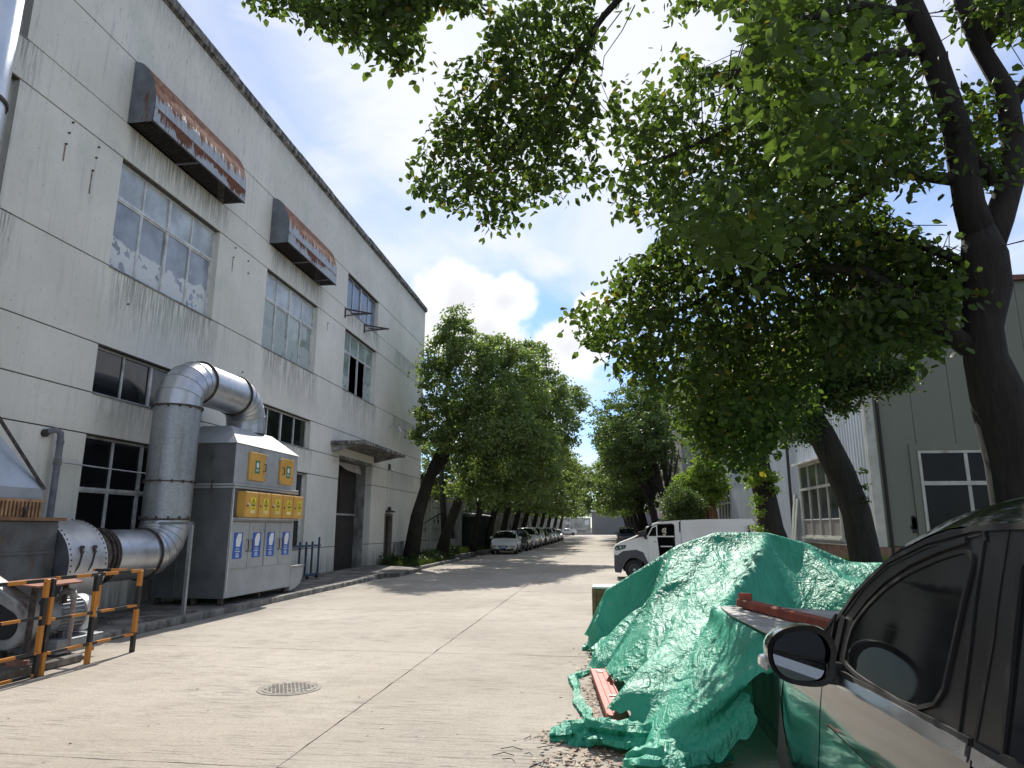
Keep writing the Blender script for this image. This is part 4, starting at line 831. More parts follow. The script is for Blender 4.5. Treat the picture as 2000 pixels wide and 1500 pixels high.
# ---- white electric delivery van, side on ----
van = thing('delivery_van', 'white compact delivery van side on behind the green tarpaulin', 'van', (2.8, 24.6, 0)); VY = 23.92; VW = 1.5; VX0 = .26
VWH = paint('white van paint', (.66, .665, .66), .35, .5); CLD = simple('grey plastic cladding', (.06, .065, .075), .6, var=.15, sc=5, world=True)
body = [(.02, .52), (0, .62), (.0, 1.0), (.06, 1.10), (.25, 1.2), (.62, 1.34), (.80, 1.42)]
def yo(z): return .07*max(0, z-1.0)/1.0    # tumblehome of the side
def vside(poly, y=0, th=.02):
    b = MB()
    b.add([(VX0+u, VY+yo(v)+y, v) for u, v in poly]+[(VX0+u, VY+yo(v)+y+th, v) for u, v in poly], [tuple(range(len(poly)))]+[tuple(range(len(poly), 2*len(poly)))]+[(i, (i+1) % len(poly), len(poly)+(i+1) % len(poly), len(poly)+i) for i in range(len(poly))]); return b
front = [(.02, .62), (.0, 1.0), (.06, 1.08), (.30, 1.19), (.62, 1.31), (.86, 1.36), (.86, .55), (.80, .72), (.66, .88), (.36, .9), (.18, .72)]
arch = lambda cx, r, a0, a1, n=12: [(cx+r*math.cos(a), .31+r*math.sin(a)) for a in np.linspace(a0, a1, n)]
vside([(.0, .80), (.0, 1.0), (.06, 1.10), (.30, 1.20), (.62, 1.32), (.98, 1.40), (1.14, 1.40), (1.14, .52), (1.10, .60), (.98, .88), (.74, .97), (.30, .92), (.1, .78)][::-1]).build('front_wing', VWH, van)
vside([(.02, .22), (-.01, .34), (.0, .80), (.1, .78), (.30, .92), (.74, .97), (.98, .88), (1.10, .60), (1.18, .3)]+arch(.66, .40, .0, math.pi)+[(.22, .2)], -.006, .03).build('lower_cladding', CLD, van)
vside([(1.145, .30), (1.145, 1.40), (1.46, 1.40), (1.50, .9), (1.52, .3)], -.002).build('front_door', VWH, van)
vside([(1.02, 1.40), (1.10, 1.55), (1.12, 1.40)], 0).build('mirror_corner', MTRM, van)
fr = MB()
def strip(a, c, w=.035, y=-.004):
    fr.bar((VX0+a[0], VY+yo(a[1])+y, a[1]), (VX0+c[0], VY+yo(c[1])+y, c[1]), .03, w)
strip((1.13, 1.40), (1.30, 1.70)); strip((1.30, 1.70), (1.47, 1.78)); strip((1.455, 1.40), (1.455, 1.80)); strip((1.13, 1.40), (1.46, 1.40)); fr.build('window_frame', VWH, van)
vside([(1.15, 1.42), (1.31, 1.69), (1.44, 1.74), (1.44, 1.42)], .006, .006).build('door_window', MCG, van)
MB().box(VX0+1.47, VX0+2.03, VY-.0, VY+.03, 1.39, 1.43).build('open_door_rail', VWH, van)
roofp = [(.80, 1.42), (.98, 1.55), (1.2, 1.74), (1.35, 1.83), (1.6, 1.90), (2.1, 1.94), (3.0, 1.98), (4.6, 2.0), (4.68, 1.9)]
vside([(1.28, 1.78), (1.36, 1.83), (1.6, 1.9), (2.1, 1.94), (2.1, 1.80), (2.04, 1.80), (1.98, 1.84), (1.47, 1.82), (1.30, 1.74)], 0).build('roof_side', VWH, van)
vside([(2.05, .3), (2.05, 1.80), (2.1, 1.94), (2.25, 1.945), (2.25, .3)], 0).build('pillar', VWH, van)
vside([(2.265, .3), (2.265, 1.945), (3.0, 1.98), (4.6, 2.0), (4.68, 1.9), (4.70, .4)]+arch(3.75, .40, 0, math.pi)[:1]+arch(3.75, .40, 0, math.pi)+[(3.2, .3)], 0).build('cargo_side', VWH, van)
for zz in (1.72, 1.05, .8): MB().box(VX0+2.3, VX0+4.6, VY+yo(zz)-.004, VY+yo(zz)+.01, zz-.012, zz+.012).build('body_crease', VWH, van)
b = MB(); rp = body+roofp[1:]+[(4.70, .4)]; Y1_ = VY+VW
vv = []
for u, v in rp: vv.append((VX0+u, VY+yo(v)+.015, v))
for u, v in rp: vv.append((VX0+u, Y1_-yo(v), v))
n = len(rp); b.add(vv, [(i, i+1, n+i+1, n+i) for i in range(n-1)]); b.build('roof_and_bonnet', VWH, van, 40)
MB().add([(VX0+u, Y1_-yo(v), v) for u, v in rp+[(4.7, .25), (.05, .25)]], [tuple(range(n+2))]).build('far_side', VWH, van)
MB().add([(VX0+.83, VY+.12, 1.455), (VX0+.83, Y1_-.12, 1.455), (VX0+1.33, Y1_-.16, 1.835), (VX0+1.33, VY+.16, 1.835)], [(0, 1, 2, 3)]).build('windshield', MCG, van)
MB().box(VX0+1.2, VX0+2.3, Y1_-.12, Y1_-.09, .3, 1.8).build('inner_lining', MDARK, van); MB().box(VX0+2.2, VX0+2.24, VY+.05, Y1_-.1, .3, 1.9).build('bulkhead', MDARK, van); MB().box(VX0+.3, VX0+4.6, VY+.06, Y1_-.06, .26, .34).build('floor_pan', MDARK, van); MB().box(VX0+1.0, VX0+1.12, VY+.05, Y1_-.1, .34, 1.38).build('dashboard', MDARK, van)
MB().box(VX0+1.75, VX0+2.15, VY+.2, VY+.65, .34, .78).build('seat', MTRM, van, bevel=.05); MB().box(VX0+2.0, VX0+2.16, VY+.2, VY+.62, .78, 1.42).build('seat_back', MTRM, van, bevel=.05)
MB().box(VX0+1.56, VX0+1.95, VY+.02, VY+.04, 1.06, 1.1).build('door_trim', MALU, van); MB().box(VX0+1.66, VX0+1.85, VY+.02, VY+.04, .74, .765).build('step_plate', MALU, van)
hl = vside([(.03, 1.0), (.04, 1.07), (.12, 1.10), (.40, 1.12), (.41, 1.07), (.36, 1.0), (.18, .95), (.06, .94)], -.012, .03).build('headlight', MTRM, van)
for u, v, r in ((.1, 1.0, .035), (.22, 1.04, .045)): MB().cyl((VX0+u, VY-.02, v), (VX0+u, VY-.012, v), r, 12).build('lamp', MLENS, hl)
MB().bar((VX0+.3, VY-.02, 1.01), (VX0+.34, VY-.02, 1.1), .02, .02).build('lamp', MLENS, hl)
mr = MB().prism([(.80, 1.55), (1.0, 1.60), (1.04, 1.46), (.86, 1.42)], lambda u, v, d: (VX0+u, d, v), VY-.2, VY-.08).build('wing_mirror', MTRM, van, bevel=.02); MB().bar((VX0+.98, VY-.1, 1.46), (VX0+1.1, VY+.0, 1.33), .07, .05).build('mirror_arm', MTRM, mr)
MB().box(VX0+1.36, VX0+1.43, VY-.02, VY-.003, 1.16, 1.18).build('door_handle', MCH, van); MB().box(VX0+1.34, VX0+1.42, VY-.016, VY-.003, 1.22, 1.235).build('door_handle', MTRM, van)
for cx in (.66, 3.75):
    for yy_, sd in ((VY+.2, -1), (Y1_-.2, 1)):
        wl_ = MB().cyl((VX0+cx, yy_, .31), (VX0+cx, yy_+sd*.17, .31), .31, 28).build('wheel', MTY, van, 40)
        MB().cyl((VX0+cx, yy_+sd*.12, .31), (VX0+cx, yy_+sd*.172, .31), .2, 24).build('rim', MTRM, wl_, 40); MB().cyl((VX0+cx, yy_+sd*.15, .31), (VX0+cx, yy_+sd*.2, .31), .05, 12).build('hub', MRIM, wl_, 40)
        b = MB()
        for q in range(16): a = 2*math.pi*q/16; b.bar((VX0+cx+.145*math.cos(a), yy_+sd*.174, .31+.145*math.sin(a)), (VX0+cx+.175*math.cos(a), yy_+sd*.174, .31+.175*math.sin(a)), .03, .008)
        b.build('rim_holes', MRIM, wl_); 
MB().tube([(VX0+1.5, VY+.6, 1.9), (VX0+1.7, VY+.6, 1.99)], .008, 5).build('aerial', MTRM, van)
MB().box(VX0+4.45, VX0+4.5, VY-.09, VY-.0, 1.5, 1.78).build('rear_bracket', MTRM, van)
fp = thing('flower_pot', 'tiny pot of pale flowers seen through the open van window', 'flower pot', (VX0+1.7, VY+.5, 1.39))
MB().tube([(VX0+1.7, VY+.06, 1.432), (VX0+1.7, VY+.06, 1.5)], [.04, .055], 10).build('pot', simple('yellowish pot', (.45, .43, .25), .6), fp)
for k in range(9): a = k*2.4; MB().ball((VX0+1.7+.05*math.cos(a), VY+.06+.03*math.sin(a), 1.54+.016*k), .03, 6).build('blossom', simple('blossom', (.65, .66, .55), .7) if k == 0 else bpy.data.materials['blossom'], fp)
# ---- near black people carrier ----
mpv = thing('black_people_carrier', 'glossy black people carrier cut off by the right edge of the picture', 'car', (1.87, 2.4, 0))
MCX = 1.87
def mz(z): return float(np.interp(z, [.2, .35, .6, .9, 1.05, 1.12, 1.5, 1.72, 1.80, 1.85], [.93, .985, 1, 1.0, .978, .955, .865, .80, .765, .70]))*.92
def wy(y): return 1.0 if y < 4.1 else 1-.085*((y-4.1)/.5)**1.6
def sx(y, z, off=0): return MCX-mz(z)*wy(y)-off
def mcol(name, c, ro=.12, coat=1.0, dust=.16):
    m = Mt(name); d = m.rng(m.noise(2.2, 7, .7, world=False), .35, .8); sc_ = m.rng(m.noise(1, 6, .75, (1, 5, 30), world=False), .66, .72)
    m.col(m.mix(m.math('MULTIPLY', m.math('MAXIMUM', d, sc_), dust), c, (.2, .19, .17))); m.rough(m.math('ADD', ro, m.math('MULTIPLY', d, .18))); m.b.inputs['Coat Weight'].default_value = coat; m.b.inputs['Coat Roughness'].default_value = .05; m.b.inputs['IOR'].default_value = 1.55
    m.bump(m.noise(1.3, 2, .4, world=False), .05, .03); return m.mat
NB = mcol('black near paint', (.006, .0065, .008), dust=.06); MMT = simple('satin black pillar', (.010, .0105, .012), .34, var=.2, sc=4, world=True, dirt=((.03, .03, .03), 3, .55, .8)); MRU = simple('black rubber', (.012, .012, .012), .7)
ROOF = [(-.0, 1.60), (.15, 1.78), (.5, 1.83), (1.2, 1.845), (2.0, 1.83), (2.3, 1.80), (2.6, 1.745), (2.9, 1.66), (3.2, 1.51), (3.5, 1.29), (3.8, 1.06), (4.0, 1.01), (4.4, .96), (4.8, .87), (5.0, .76), (5.18, .60)]
ry = [p[0] for p in ROOF]; rz_ = [p[1] for p in ROOF]
def roofz(y): return float(np.interp(y, ry, rz_))
def carpatch(name, mat, y0, y1, zf0, zf1, ny=24, nz=10, off=0.0, par=mpv, mirror=True):
    """skin over the side between two height curves"""
    for sd in ((1, -1) if mirror else (1,)):
        b = MB(); ys_ = np.linspace(y0, y1, ny)
        for y in ys_:
            for k in range(nz+1):
                z = zf0(y)+(zf1(y)-zf0(y))*k/nz; x = sx(y, z, off); b.v.append((x if sd == 1 else 2*MCX-x, float(y), z))
        for i in range(ny-1):
            for k in range(nz): b.f.append((i*(nz+1)+k, i*(nz+1)+k+1, (i+1)*(nz+1)+k+1, (i+1)*(nz+1)+k)); b.m.append(0)
        b.build(name, mat, par, True)
low = lambda y: .22; belt = lambda y: 1.10-.012*max(0, y-2)**2*1.0
seam1 = lambda z: 3.47+.46*max(0, (1.0-z))**1.35
top_side = lambda y: min(roofz(y)-.03, 1.80)
def skin(name, mat, za, zb, y_of0, y_of1, nz=12, ny=16, off=0.0, mirror=True):
    for sd in ((1, -1) if mirror else (1,)):
        b = MB()
        for k in range(nz+1):
            z = za+(zb-za)*k/nz; a, c = y_of0(z), y_of1(z)
            for i in range(ny+1):
                y = a+(c-a)*i/ny; x = sx(y, z, off); b.v.append((x if sd == 1 else 2*MCX-x, y, z))
        for k in range(nz):
            for i in range(ny): b.f.append((k*(ny+1)+i, k*(ny+1)+i+1, (k+1)*(ny+1)+i+1, (k+1)*(ny+1)+i)); b.m.append(0)
        b.build(name, mat, mpv, True)
nose = lambda z: 4.72-.55*max(0, z-.62)**1.5 if z > .62 else 4.72
skin('rear_door', NB, .26, 1.075, lambda z: .9, lambda z: 2.165)
skin('front_door', NB, .26, 1.075, lambda z: 2.185, lambda z: seam1(z)-.006)
skin('rear_quarter', NB, .26, 1.09, lambda z: .0, lambda z: .885)
def fend_top(y): return min(1.045, roofz(y)-.015)
for sd in (1, -1):
    b = MB(); ny, nz = 26, 14
    for i in range(ny+1):
        f = i/ny
        for k in range(nz+1):
            g = k/nz; y0_ = seam1(.26+g*.78)+.006; y = y0_+(5.14-y0_)*f; zt = fend_top(y); z = .26+(zt-.26)*g; x = sx(y, z); x += .0
            b.v.append((x if sd == 1 else 2*MCX-x, y, z))
    for i in range(ny):
        for k in range(nz): b.f.append((i*(nz+1)+k, i*(nz+1)+k+1, (i+1)*(nz+1)+k+1, (i+1)*(nz+1)+k)); b.m.append(0)
    b.build('front_wing', NB, mpv, True)
# upper side: pillars (satin black) with roof rail above
carpatch('pillar_panel', MMT, .15, 3.62, lambda y: 1.112, lambda y: max(1.115, min(roofz(y)-.075, 1.70)), 40, 8, .0)
def roofskin():
    b = MB(); ys_ = np.concatenate([np.linspace(0, 3.84, 46)]); nx = 22
    for y in ys_:
        zt = roofz(y); xs = sx(y, max(1.05, min(zt-.07, 1.705)), .002); hw_ = MCX-xs
        for k in range(nx+1):
            u = -1+2*k/nx; zz = max(1.05, min(zt-.07, 1.705)); h = zt-zz
            b.v.append((MCX+hw_*u*(1 if abs(u) < 1 else 1), float(y), zz+h*(1-abs(u)**5)**.42+.03*(1-u*u)))
    n = nx+1
    for i in range(len(ys_)-1):
        for k in range(nx): b.f.append((i*n+k, i*n+k+1, (i+1)*n+k+1, (i+1)*n+k)); b.m.append(0)
    return b
rs = roofskin(); NR = 23
fa = MB(); fb = MB()
for i, f in enumerate(rs.f):
    yk = rs.v[f[0]][1]; k = f[0] % NR
    (fb if (yk > 2.55 and 2 <= k <= 19) else fa).f.append(f)
for q, nm, mt in ((fa, 'roof', NB), (fb, 'windshield', MCG)):
    q.v = rs.v; q.m = [0]*len(q.f); q.build(nm, mt, mpv, True)
b = MB(); nx = 16
for y in np.linspace(3.84, 5.14, 14):
    zt = roofz(y); hw_ = MCX-sx(y, .95)-.02
    for k in range(nx+1): u = -1+2*k/nx; b.v.append((MCX+hw_*u, float(y), fend_top(y)-.03+(.06)*(1-abs(u)**3)))
for i in range(13):
    for k in range(nx): b.f.append((i*17+k, i*17+k+1, (i+1)*17+k+1, (i+1)*17+k)); b.m.append(0)
b.build('bonnet', NB, mpv, True)
b = MB().box(MCX-.58, MCX+.58, 4.98, 5.16, .25, .66); b.build('front_bumper', NB, mpv, bevel=.04); MB().box(MCX-.8, MCX+.8, -.02, .05, .3, 1.5).build('tailgate', NB, mpv, bevel=.03)
def strip_on(name, pts, w, mat, off=.006, th=.01, n=8, mir=True):
    for sd in ((1, -1) if mir else (1,)):
        P = []
        for (a, c) in zip(pts[:-1], pts[1:]):
            for j in range(n): f = j/n; y = a[0]+(c[0]-a[0])*f; z = a[1]+(c[1]-a[1])*f; P.append((y, z))
        P.append(pts[-1]); b = MB(); k = len(P)
        for i, (y, z) in enumerate(P):
            p0 = Vector(P[max(0, i-1)]); p1 = Vector(P[min(k-1, i+1)]); d = (p1-p0).normalized(); nn = Vector((-d.y, d.x))*w/2
            for s_, o_ in ((-1, off), (1, off), (1, off-th), (-1, off-th)):
                yy2, zz2 = y+nn.x*s_, z+nn.y*s_; x = sx(yy2, zz2, o_); b.v.append((x if sd == 1 else 2*MCX-x, yy2, zz2))
        for i in range(k-1):
            for j in range(4): b.f.append((i*4+j, i*4+(j+1) % 4, (i+1)*4+(j+1) % 4, (i+1)*4+j)); b.m.append(0)
        b.f += [(0, 1, 2, 3), ((k-1)*4, (k-1)*4+1, (k-1)*4+2, (k-1)*4+3)]; b.m += [0, 0]; b.build(name, mat, mpv, 40)
def glass_on(name, poly, mat, off):
    for sd in (1, -1):
        b = MB(); c = Vector((sum(p[0] for p in poly)/len(poly), sum(p[1] for p in poly)/len(poly))); n = len(poly); K = 5
        for k in range(K):
            for p in poly: q = c.lerp(Vector(p), (k+1)/K); x = sx(q.x, q.y, off); b.v.append((x if sd == 1 else 2*MCX-x, q.x, q.y))
        x = sx(c.x, c.y, off); b.v.append((x if sd == 1 else 2*MCX-x, c.x, c.y)); m_ = len(b.v)-1
        for i in range(n): b.f.append((i, (i+1) % n, m_)); b.m.append(0)
        for k in range(K-1):
            for i in range(n): b.f.append((k*n+i, k*n+(i+1) % n, (k+1)*n+(i+1) % n, (k+1)*n+i)); b.m.append(0)
        b.build(name, mat, mpv, True)
def smoothpoly(P, it=2, w=.25):
    for _ in range(it):
        Q = []
        for i in range(len(P)):
            a = Vector(P[i]); c = Vector(P[(i+1) % len(P)]); Q += [tuple(a.lerp(c, w)), tuple(a.lerp(c, 1-w))]
        P = Q
    return P
m = Mt('tinted side glass'); gl = m.n('ShaderNodeBsdfGlossy'); gl.inputs['Roughness'].default_value = .02; gl.inputs['Color'].default_value = (.9, .9, .9, 1); tr_ = m.n('ShaderNodeBsdfTransparent'); tr_.inputs[0].default_value = (.30, .32, .30, 1)
fr_ = m.n('ShaderNodeFresnel'); fr_.inputs[0].default_value = 1.75; ms = m.n('ShaderNodeMixShader'); m.l(fr_.outputs[0], ms.inputs[0]); m.l(tr_.outputs[0], ms.inputs[1]); m.l(gl.outputs[0], ms.inputs[2])
df = m.n('ShaderNodeBsdfDiffuse'); df.inputs[0].default_value = (.07, .068, .06, 1); ms2 = m.n('ShaderNodeMixShader'); m.l(m.math('ADD', .05, m.math('MULTIPLY', m.rng(m.noise(4, 6, .7, world=False), .4, .8), .12)), ms2.inputs[0]); m.l(ms.outputs[0], ms2.inputs[1]); m.l(df.outputs[0], ms2.inputs[2]); m.l(ms2.outputs[0], m.out.inputs['Surface']); MTG = m.mat
fwin = [(2.39, 1.115), (2.31, 1.44), (2.27, 1.615), (2.33, 1.635), (2.5, 1.60), (2.7, 1.545), (2.88, 1.475), (3.05, 1.385), (3.17, 1.30), (3.21, 1.22), (3.22, 1.12)]; fwin = smoothpoly(fwin, 2, .2)
carpatch('door_frame', MMT, 2.20, 3.40, lambda y: 1.11, lambda y: max(1.112, min(roofz(y)-.115, 1.655)), 30, 8, .004) if False else None
glass_on('front_window', fwin, MCG, .004); 
strip_on('window_seal', fwin+[fwin[0]], .014, MRU, .010, .012, 2)
strip_on('window_reveal', [(2.33, 1.665), (2.5, 1.632), (2.7, 1.578), (2.88, 1.508), (3.05, 1.418), (3.18, 1.325)], .02, MMT, .012, .012, 4)
rwin = [(.95, 1.13), (.98, 1.60), (1.05, 1.655), (1.98, 1.655), (2.03, 1.60), (2.03, 1.13)]; glass_on('rear_window_glass', rwin, MCG, .004); strip_on('window_seal', rwin+[rwin[0]], .022, MRU, .012, .012, 3)
strip_on('chrome_strip', [(3.25, 1.068), (2.8, 1.088), (2.19, 1.1)], .030, MCH, .016, .02); strip_on('chrome_strip', [(2.16, 1.1), (1.4, 1.105), (.9, 1.11)], .030, MCH, .016, .02)
strip_on('belt_rubber', [(3.3, 1.092), (2.8, 1.108), (2.19, 1.12)], .02, MRU, .012, .02); strip_on('belt_rubber', [(2.16, 1.12), (1.4, 1.125), (.9, 1.13)], .02, MRU, .012, .02)
strip_on('lower_trim', [(3.25, 1.045), (2.8, 1.064), (2.19, 1.075)], .014, MCH, .008, .012); strip_on('lower_trim', [(2.16, 1.075), (.9, 1.085)], .014, MCH, .008, .012)
strip_on('pillar_seam', [(2.12, 1.72), (2.13, 1.4), (2.175, 1.12)], .012, MRU, .003, .006); strip_on('pillar_seam', [(2.235, 1.70), (2.24, 1.4), (2.26, 1.12)], .008, MRU, .006, .006); strip_on('pillar_seam', [(2.22, 1.665), (2.25, 1.70)], .006, MRU, .008, .006)
strip_on('roof_gutter', [(.3, 1.708), (1.2, 1.712), (2.0, 1.708), (2.3, 1.70), (2.6, 1.655), (2.9, 1.575), (3.2, 1.425), (3.5, 1.205), (3.62, 1.10)], .018, MRU, .008, .014)
strip_on('frame_seam', [(2.25, 1.685), (2.6, 1.635), (2.9, 1.555), (3.1, 1.46), (3.3, 1.325), (3.38, 1.12)], .007, MRU, .004, .006)
glass_on('quarter_glass', [(3.60, 1.15), (3.39, 1.30), (3.42, 1.13)], MCG, .008); strip_on('quarter_frame', [(3.42, 1.11), (3.385, 1.31), (3.63, 1.15), (3.42, 1.11)], .018, MMT, .014, .012, 4)
strip_on('door_pillar', [(3.36, 1.09), (3.30, 1.32)], .06, MMT, .008, .01, 4)
strip_on('side_crease', [(.9, .80), (2.17, .82)], .012, NB, .004, .01); strip_on('side_crease', [(2.19, .82), (3.4, .84)], .012, NB, .004, .01)
# headlamp tip, wheels, mirror
MLH = simple('clear lamp', (.5, .52, .5), .12, .2, var=.4, sc=30, coat=1, world=True)
glass_on('headlight', [(4.22, .87), (4.30, .88), (4.50, .80), (4.52, .68), (4.36, .70)], MLH, .004) if False else glass_on('headlight', [(4.12, .93), (4.26, .94), (4.50, .86), (4.5, .70), (4.26, .78)], MLH, .006)
for sd in (1, -1):
    for y in (4.62, .75):
        x = MCX-sd*(.66 if y < 2 else .58); w = MB().cyl((x, y, .33), (x-sd*.22, y, .33), .33, 32).build('wheel', MTY, mpv, 40); MB().cyl((x-sd*.2, y, .33), (x-sd*.225, y, .33), .22, 24).build('rim', MRIM, w, 40)
        a_ = [(y+.40*math.cos(q), max(.25, .33+.40*math.sin(q))) for q in np.linspace(-.15, math.pi+.15, 24)]; b = MB()
        vs = [((sx(p, z, .003) if sd == 1 else 2*MCX-sx(p, z, .003)), p, z) for p, z in a_]; c_ = [(vv_[0], y+(vv_[1]-y)*.3, .33+(vv_[2]-.33)*.3) for vv_ in vs]
        b.add(vs+c_, [(j, j+1, 25+j, 24+j) for j in range(23)]); b.build('wheel_arch', MTRM, mpv)
MB().box(MCX-.6, MCX+.6, .1, 4.5, .28, .36).build('floor_pan', MTRM, mpv)
for sd in (1, -1):
    cxm = MCX-sd*1.04
    def mir(px, z, y): return (cxm-sd*px, y, z)
    shape = [(-.135, .00), (-.15, .05), (-.125, .13), (-.06, .165), (.02, .165), (.10, .14), (.155, .09), (.165, .02), (.15, -.05), (.10, -.105), (.0, -.125), (-.09, -.12), (-.13, -.07)]
    shape = smoothpoly([(u*.93, v*.86) for u, v in shape], 1, .25); shape = smoothpoly(shape, 1, .18); n = len(shape); b = MB(); lay = [(3.22, 1.0), (3.26, 1.02), (3.32, .98), (3.37, .82), (3.40, .5)]
    zc_ = 1.145
    for (yy3, s_) in lay: b.v += [mir(u*s_, zc_+v*s_, yy3) for u, v in shape]
    for i in range(len(lay)-1): b.f += [(i*n+j, i*n+(j+1) % n, (i+1)*n+(j+1) % n, (i+1)*n+j) for j in range(n)]
    b.f.append(tuple(range((len(lay)-1)*n, len(lay)*n))); b.m = [0]*len(b.f)
    ho = b.build('wing_mirror', mcol('mirror shell', (.01, .011, .013)) if sd == 1 else bpy.data.materials['mirror shell'], mpv, 50)
    b = MB(); b.v = [mir(u, zc_+v, 3.219) for u, v in shape]+[mir(u*.84, zc_+v*.82, 3.235) for u, v in shape]; b.f = [(j, (j+1) % n, n+(j+1) % n, n+j) for j in range(n)]; b.m = [0]*n; b.build('mirror_rim', MRU, ho)
    gm_ = simple('mirror glass', (.24, .25, .26), .02, 1, var=.02) if sd == 1 else bpy.data.materials['mirror glass']
    MB().add([mir(u*.845, zc_+v*.83, 3.241+.02*v-.13*u) for u, v in shape], [tuple(range(n))]).build('mirror_glass', gm_, ho)
    MB().prism([(-.09, -.01), (-.20, -.02), (-.20, -.11), (-.09, -.10)], lambda u, v, d: mir(u, zc_+v, d), 3.25, 3.33).build('mirror_arm', MTRM, ho, bevel=.01)
    MB().prism([(.135, .01), (.17, .0), (.175, -.04), (.14, -.06)], lambda u, v, d: mir(u, zc_+v, d), 3.27, 3.33).build('indicator', MLH, ho, bevel=.006)
# seats and lining seen through the glass
MST2 = simple('seat cloth', (.03, .03, .032), .8, var=.2)
for x in (MCX-.4, MCX+.4):
    MB().box(x-.24, x+.24, 1.75, 2.3, .4, .68).build('seat', MST2, mpv, bevel=.06); MB().box(x-.24, x+.24, 1.72, 1.9, .66, 1.25).build('seat_back', MST2, mpv, bevel=.06); MB().box(x-.13, x+.13, 1.74, 1.86, 1.28, 1.45).build('head_rest', MST2, mpv, bevel=.05)
MB().tube([(MCX-.38+.18*math.cos(a), 2.95-.04*math.sin(a), 1.02+.17*math.sin(a)) for a in np.linspace(0, 2*math.pi, 25)], .015, 8, False).build('steering_wheel', MTRM, mpv)
MB().box(MCX-.72, MCX+.72, 3.05, 3.55, .5, .98).build('dashboard', MTRM, mpv, bevel=.06)
# ---------------- corrugated workshop on the right ----------------
ws = thing('workshop_building', 'workshop with white corrugated side and shaded grey-green end wall behind the black car', 'building', (8.1, 22, 0))
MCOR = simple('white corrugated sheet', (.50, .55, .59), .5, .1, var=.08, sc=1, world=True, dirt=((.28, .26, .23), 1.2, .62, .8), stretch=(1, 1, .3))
MEND = simple('shaded grey-green end sheet', (.135, .15, .112), .55, .05, var=.07, sc=.6, bump=.1, bsc=2, world=True, dirt=((.2, .2, .16), 1.1, .66, .8))  # base colour darkened to carry the tree shade on this wall
MPLI = simple('brown plinth', (.16, .105, .075), .95, var=.35, sc=4, bump=.5, world=True, dirt=((.07, .06, .05), 2, .5, .7)); MTRIMW = simple('pale trim', (.42, .43, .38), .6, var=.15, sc=2, world=True, dirt=((.2, .17, .13), 3, .55, .7))
def corr_sheet(y0, y1, z0, z1):
    b = MB(); n = 4; p = (y1-y0)/n; xs = []
    for k in range(n):
        a = y0+k*p; xs += [(8.10, a), (8.10, a+p*.35), (8.065, a+p*.45), (8.065, a+p*.85), (8.10, a+p*.95)]
    xs.append((8.10, y1))
    b.add([(x, y, z0) for x, y in xs]+[(x, y, z1) for x, y in xs], [(i, i+1, len(xs)+i+1, len(xs)+i) for i in range(len(xs)-1)]); b.build('corrugated_sheet', MCOR, ws)
y = 22.12
while y < 56: corr_sheet(y, y+.995, 1.17, 9.3 if y < 41 else 6.5); y += 1.0
x = 8.3
while x < 24:
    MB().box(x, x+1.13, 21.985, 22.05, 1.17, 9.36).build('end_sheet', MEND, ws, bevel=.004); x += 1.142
MB().box(8.12, 24, 22.06, 41, 0, 9.3).build('hall_core', MDARK, ws); MB().box(8.13, 20, 41, 56.1, 0, 6.5).build('hall_core', MDARK, ws)
MB().box(8.0, 24, 21.93, 22.05, 0, 1.15).build('plinth', MPLI, ws); MB().box(8.02, 8.12, 22.05, 56.1, 0, 1.15).build('plinth', MPLI, ws); MB().box(7.97, 8.12, 22.05, 56.1, 1.13, 1.17).build('plinth_cap', MTRIMW, ws)
MB().box(8.03, 8.30, 21.96, 22.10, 1.15, 9.36).build('corner_trim', MTRIMW, ws); MB().cyl((8.42, 21.93, .3), (8.42, 21.93, 9.2), .045, 10).build('down_pipe', MRU, ws)
MB().cyl((7.98, 31.0, .2), (7.98, 31.0, 9.2), .06, 10).build('down_pipe', MTRM, ws); MB().box(7.9, 24, 21.86, 22.3, 9.3, 9.46).build('eave_trim', simple('rusty eave', (.16, .07, .05), .8, var=.3, world=True), ws); MB().box(7.85, 8.2, 22.3, 41.1, 9.3, 9.46).build('eave_trim', MTRIMW, ws)
MB().box(7.7, 8.4, 41.1, 56.3, 6.5, 6.66).build('eave_trim', MTRIMW, ws)
MBR2 = simple('brown opening', (.07, .05, .04), .8, var=.4, world=True); GSH = glass_mat('workshop glass', (.03, .034, .04), rough=.1); GSG = simple('grey filmed pane', (.2, .19, .175), .6, var=.1, world=True)
